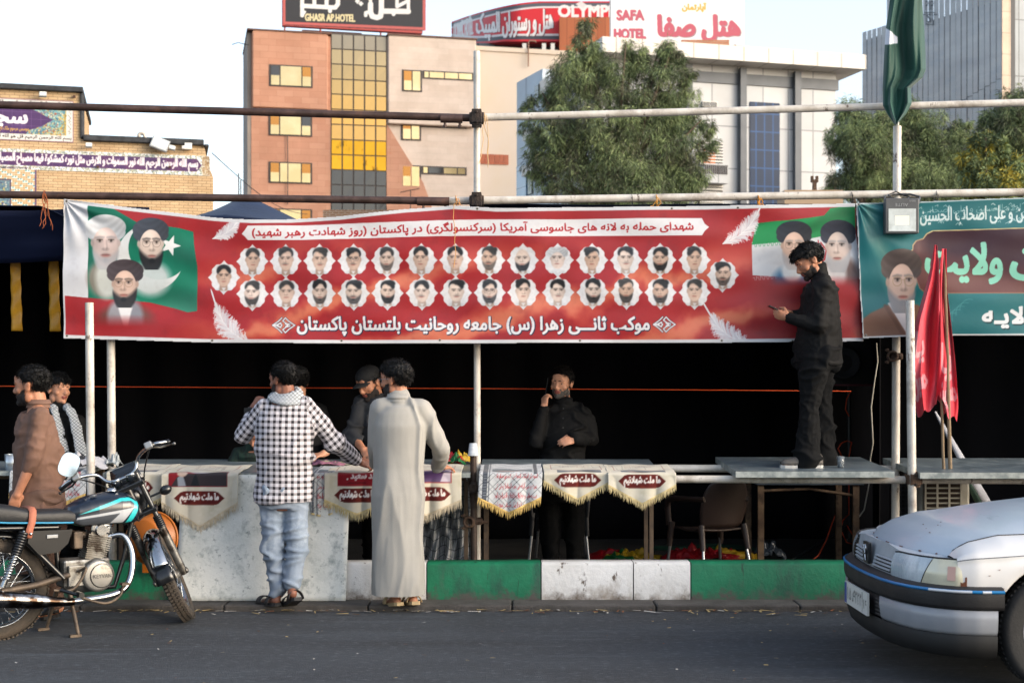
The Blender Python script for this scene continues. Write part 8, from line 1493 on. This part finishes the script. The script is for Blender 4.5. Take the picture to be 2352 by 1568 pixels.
for k in range(5):band([(.0455,.405-.02*k),(.052,.40-.02*k),(.0455,.395-.02*k)],.27,.355,None,None,None,6,True,True,m)
cb(m,"intake_slat",pm("slat_dark","#2e2c2b",.6),bp)
band([(.045,.301),(.05,.295),(.048,.24),(.03,.19),(-.03,.175),(-.2,.18)],0,SE-.05,"spoiler",pm("spoiler_black","#0d0d0d",.7),bp)
m=M();P0=[(-.26,.3),(.26,.3),(.26,.425),(-.26,.425)];q=[Vector((-.042-.03*0,y,z))for y,z in P0];m.prism(q,(-.008,0,0),(.004,0,0));pl=cb(m,"number_plate",pm("plate_white","#c9c9c4",.4),None,bevel=.003)
m=M();m.box((-.0515,.235,.362),(.002,.04,.115));cb(m,"plate_band",pm("plate_blue","#1d3a8c",.4),pl)
m=M()
for i,(ch,y)in enumerate((("۱",.19),("۵",.14),("ص",.075),("۲",.0),("۲",-.05),("۲",-.10),("۱",-.18),("۶",-.22))):hgt=.07 if i<6 else .05;wd=.03 if ch!="ص" else .06;m.text(ch,lambda a,b,y=y:Vector((-.0518,y-a,.332+b)),(0,0,wd*(.5 if ch=="۱" else 1),hgt))
cb(m,"plate_lettering",pm("plate_ink","#17171a",.5),pl);m=M();m.box((-.0517,-.155,.362),(.001,.003,.11));cb(m,"plate_line",pm("plate_ink","#17171a",.5),pl)
def nose(s,z):return-.0-.16*max(0,(z-.54))-.05*max(0,z-.64)
def npt(s,z,sg=-1,o=0.):x,y=plan(s,o+nose(s,z),sg);return Vector((x,y,z))
def patch(ss,zs,name,mat,parent=None,o=0.,both=True,zf=None):
 for sg in(-1,1):
  if sg<0 or ss[0]>0:m=M()
  m.grid([[npt(s,zf(s,z)if zf else z,sg,o)for s in ss]for z in zs])
  if sg>0 or ss[0]>0:cb(m,name,mat,parent)
nzt=lambda s:.70-.026*min(1,max(0,(s-.25)/.25))
sH0,sHm,sH1=.415,.72,.93
patch(np.linspace(0,sH0,14),np.linspace(.535,.70,8),"nose_panel",GRIL,None,0.,True,lambda s,z:.535+(z-.535)/.165*(nzt(s)-.535))
patch(np.linspace(sH0,sH1+.02,24),[.50,.535],"lamp_sill",GRIL,None,.006);patch(np.linspace(sH0-.01,sH1,22),[0,.5,1],"lamp_brow",HOODP,None,.002,True,lambda s,z:.662+z*(nzt(s)-.662))
m=M()
for sg in(-1,1):
 for(s0,s1)in((.075,.38),):
  for k in range(4):
   z=.560+.019*k;m.grid([[npt(s,zz,sg,oo)for s in np.linspace(s0+.01*k,s1+.012*k,10)]for zz,oo in((z+.009,.004),(z+.005,.013),(z,.013),(z-.003,.004))]);
cb(m,"grille_slat",GRIL);m=M()
for sg in(-1,1):
 for k in range(4):z=.5605+.019*k;m.grid([[npt(s,zz,sg,.0035)for s in np.linspace(.08+.01*k,.375+.012*k,10)]for zz in(z-.004,z-.010)])
cb(m,"grille_gap",SHUT)
m=M();m.prism([npt(0,.56,-1,.02)+Vector((0,y,0))+Vector((.0,0,dz))for y,dz in((-.05,0),(.05,0),(.062,.12),(-.062,.12))],(-.006,0,0),(.01,0,0));eb_=cb(m,"badge_plate",pm("badge_black","#17181a",.4),None,bevel=.004)
m=M()
for pts in([(-.02,.02),(-.012,.05),(.0,.075),(.012,.095)],[(.012,.095),(.024,.088),(.016,.078)],[(0,.075),(.026,.062),(.03,.05)],[(-.004,.058),(.022,.036),(.03,.028)],[(-.012,.05),(-.03,.06),(-.034,.09),(-.022,.1)],[(-.016,.03),(-.03,.012)],[(-.012,.034),(.01,.012)]):m.tube([npt(0,.565,-1,.03)+Vector((-.004+.0*a,a,b))for a,b in pts],.005,6)
cb(m,"lion_emblem",CHR,eb_)
LENS=pm("lamp_lens_clear","#a3b1bb",.1,spec=.8,col2="#c9d2d8",vs=7,coat=.6,bump=.5,bs=26,bstretch=(.2,3.,.2));INDL=pm("indicator_cream","#c9c4ac",.15,spec=.7,coat=.5,col2="#b5ae96",vs=7)
for sg in(-1,1):
 m=M();lo=lambda s:.545-.012*(s-sH0);hi=lambda s:.672+.0*s-.05*max(0,.47-s)*2
 m.grid([[npt(s+(.035 if f<.5 else 0)*0,lo(s)+(hi(s)-lo(s))*f,sg,.012+.012*math.sin(f*math.pi))for s in np.linspace(sH0+.0,sHm+.06*(f-.5),16)]for f in np.linspace(0,1,9)]);hl=cb(m,"headlight",LENS)
 m=M();m.grid([[npt(s,lo(s)+(hi(s)-lo(s))*f,sg,.012+.012*math.sin(f*math.pi)*(1-max(0,(s-.88)/.06)**2))for s in np.linspace(sHm+.06*(f-.5)+.006,sH1-.01+.006*math.sin(f*3.14),14)]for f in np.linspace(0,1,9)]);cb(m,"indicator",INDL,hl)
 m=M();m.grid([[npt(s,.57+.07*f,sg,.0245)for s in np.linspace(.845,.885,5)]for f in(0,.5,1)]);cb(m,"side_reflector",pm("pink_reflector","#c2998c",.3),hl)
 m=M()
 for pp in([(s,.545-.012*(s-sH0)-.004)for s in np.linspace(sH0,sH1,16)],[(sH0-.004,.55),(sH0-.004,.66)],[(s,hi(s)+.004)for s in np.linspace(sH0,sH1,16)],[(sH1,.54),(sH1+.002,.672)]):m.tube([npt(s,z,sg,.008)for s,z in pp],.005,6)
 cb(m,"lamp_gap",SHUT,hl)
def lipx(y):return .105+.16*(abs(y)/.66)**2.4
def hz(x,y):
 d=x-lipx(y);zc=np.interp(d,[0,.03,.1,.25,.6,1.2],[.684,.724,.768,.822,.880,.948]);k=abs(y)/.66;return float(zc-(.028*k**2+.012*k**3+.022*k**6)*min(1.,.1+max(0,d)/.5))
m=M();P=[]
for i in range(33):
 f=(i/32)**1.4;row=[]
 for k in range(33):y=.665*(k/16-1);x0=lipx(y);x=x0+(1.32-x0)*f;row.append(Vector((x,y,hz(x,y)+.002*mnoise.noise(Vector((x*4,y*4,0))))))
 P.append(row)
m.grid(P);hood=cb(m,"bonnet",HOODP)
m=M()
for sg in(-1,1):
 ra,rb=[],[]
 for s in np.linspace(0,SE*.86,30):
  q=npt(s,nzt(s),sg);ra.append(q);y=abs(q.y);rb.append(Vector((lipx(y)+.004,sg*y,hz(lipx(y)+.004,y)-.006))if y<.66 else Vector((max(q.x+.02,.285),sg*min(y,.83),.664 if y>.7 else .668)))
 m.grid([ra,rb])
cb(m,"nose_top",HOODP)
m=M();m.grid([[p+Vector((-.002,0,dz))for p in P[0]]for dz in(0,-.02)]);cb(m,"bonnet_lip",HOODP,hood)
m=M()
for k,y0 in((14,-.1),(20,.1),(9,-.3),(5,-.45),(2,-.58),(26,.3)):
 for j in range(3):p=P[0][k]+Vector((random.uniform(-.002,.012),random.uniform(-.03,.03),.003));m.ell(p,(.006,random.uniform(.008,.022),.003),n=8,k=5)
for(i,k)in((8,12),(9,8),(9,9),(7,9),(10,10),(6,7)):m.ell(P[i][k]+Vector((0,random.uniform(-.02,.02),.0005)),(.004,random.uniform(.004,.014),.0015),n=8,k=4)
cb(m,"rust_chips",RUST,hood)
WCX,WCZ,WR=.80,.31,.362
def wing(sg,x0=.27,x1=1.9):
 m=M();P=[];xs=sorted(set(list(np.linspace(x0,.43,9))+list(np.linspace(.43,1.16,40))+list(np.linspace(1.16,x1,12))))
 for x in xs:
  xx=min(x,1.32);zs=hz(max(xx,lipx(.665)+.004),.665)-.001+(.0 if x<1.32 else(x-1.32)*.06);yo=float(np.interp(x,PX[5:],PY[5:]))if x<.5 else .85;low=.515
  if x<.52:low=.515
  elif x>1.17:low=.26
  d=WR*WR-(x-WCX)**2;low=max(low if x<.52 or x>1.1 else .3,(WCZ+math.sqrt(d))if d>0 else 0)
  zc=min(zs-.012,float(np.interp(x,[.2,.34,.9,1.9],[.655,.682,.722,.80])));dz=zs-zc;yo_=max(yo,.70);prof=[(.668,zs),(.668+(yo_-.668)*.4,zs-.16*dz),(.668+(yo_-.668)*.75,zs-.45*dz),(yo_-.012,zc+.02*min(1,dz/.03)),(yo_+.001,zc),(yo_,zc-.012)];zb=zc-.012
  for k in range(1,9):z=zb+(low-zb)*k/8;prof.append((yo+.012*math.sin(k/8*2.4),z))
  prof.append((yo-.02,low));P.append([Vector((x,sg*y,z))for y,z in prof])
 m.grid(P);o=cb(m,"wing",FENDP);return o,P
for sg in(-1,1):
 wo,WP=wing(sg)
 m=M();m.tube([p[0]+Vector((0,-.0*sg,.002))for p in WP[1::2]],.0028,6);cb(m,"shut_line",SHUT,wo);m=M();m.tube([p[4]+Vector((0,sg*.001,0))for p in WP[::2]],.0026,6);cb(m,"crease_line",pm("crease","#5b6068",.6),wo)
 if sg<0:
  m=M();r=random.Random(3)
  for(a,b,z,h)in((.33,.492,.525,.016),(.28,.31,.55,.04)):
   n=26;top=[];bot=[]
   for k in range(n+1):
    x=a+(b-a)*k/n;y=-(float(np.interp(x,PX[5:],PY[5:]))+.0135);hh=h*(.25+.9*abs(mnoise.noise(Vector((x*26,3,z))))+(.5 if k>n*.7 else 0));top.append(Vector((x,y,z+hh)));bot.append(Vector((x,y-.002,z-.012)))
   m.grid([top,bot],0,False,False)
  for k in range(2):m.ell((.42+.05*k,-.861,.60+.03*k),(.006,.002,.002),n=8,k=4)
  cb(m,"rust_patch",RUST,wo)
 m=M();P=[]
 for k in range(25):a=math.pi*k/24;P.append([Vector((WCX+WR*math.cos(a),sg*y,WCZ+WR*math.sin(a)))for y in(.845,.55)])
 m.grid(P);m.add([Vector((WCX+WR*math.cos(math.pi*k/24),sg*.55,WCZ+WR*math.sin(math.pi*k/24)))for k in range(25)],[list(range(25))]);cb(m,"wheel_housing",SHUT)
 for cx in(WCX,3.47):
  c=Vector((cx,sg*.76,WCZ));m=M();m.lathe([(.2,-.075),(.27,-.09),(.295,-.085),(.309,-.06),(.312,0),(.309,.06),(.295,.085),(.27,.09),(.2,.075)],c,(0,1,0),64);
  for k in range(70):
   a=2*math.pi*k/70;[m.box(c+Vector((math.cos(a)*.312,yy,math.sin(a)*.312)),(.012,.03,.008),rot=Matrix.Rotation(-a-math.pi/2,3,'Y'))for yy in(-.04,0,.04)]
  wh=cb(m,"wheel",pm("car_tyre","#1c1c1d",.8,col2="#262626",vs=8,bump=.2,bs=60));m=M();m.lathe([(.205,.07),(.2,.078),(.185,.05),(.16,.045),(.1,.062),(.06,.07),(0,.07)],c,(0,sg,0),40);cb(m,"rim",pm("steel_rim","#8d9196",.4,metal=.6),wh)
m=M();P=[]
for x,zr,yw in((1.30,.95,.70),(1.36,.965,.72),(2.0,1.36,.58),(2.3,1.40,.57),(3.1,1.39,.57),(3.55,1.08,.66),(3.62,1.05,.7),(4.3,1.02,.7),(4.38,.9,.72),(4.4,.5,.78)):P.append([Vector((x,yw*k,zr-.03*k*k))for k in(-1,-.6,0,.6,1)])
m.grid(P[2:5]);cb(m,"roof",PAINT);m=M();m.grid(P[6:]);cb(m,"boot",PAINT);SW=pm("tinted_glass","#20262a",.06,spec=.8);m=M();m.grid(P[:3]);cb(m,"windscreen",SW);m=M();m.grid(P[4:7]);cb(m,"rear_window",SW)
for sg in(-1,1):
 m=M();m.prism([Vector((x,0,z))for x,z in((1.9,.26),(3.2,.26),(3.2,.6),(3.3,.68),(3.56,.74),(3.86,.62),(3.92,.5),(3.92,.26),(4.38,.3),(4.4,.9),(3.62,.95),(1.9,.93))],(0,sg*.85,0),(0,sg*.80,0));cb(m,"body_side",PAINT)
 m=M();m.grid([[Vector((x,sg*(.83-.25*f),.93+(zr-.95)*f))for x,zr in((1.42,.98),(2.03,1.35),(3.05,1.38),(3.5,1.08))]for f in(0,1)]);cb(m,"side_window",pm("tinted_glass","#20262a",.06,spec=.8))
m=M();m.grid([[Vector((.12,y,z))for y in(-.6,.6)]for z in(.2,.52)]);m.grid([[Vector((x,y,.2))for y in(-.55,.55)]for x in(.1,4.3)]);cb(m,"underbody",SHUT)
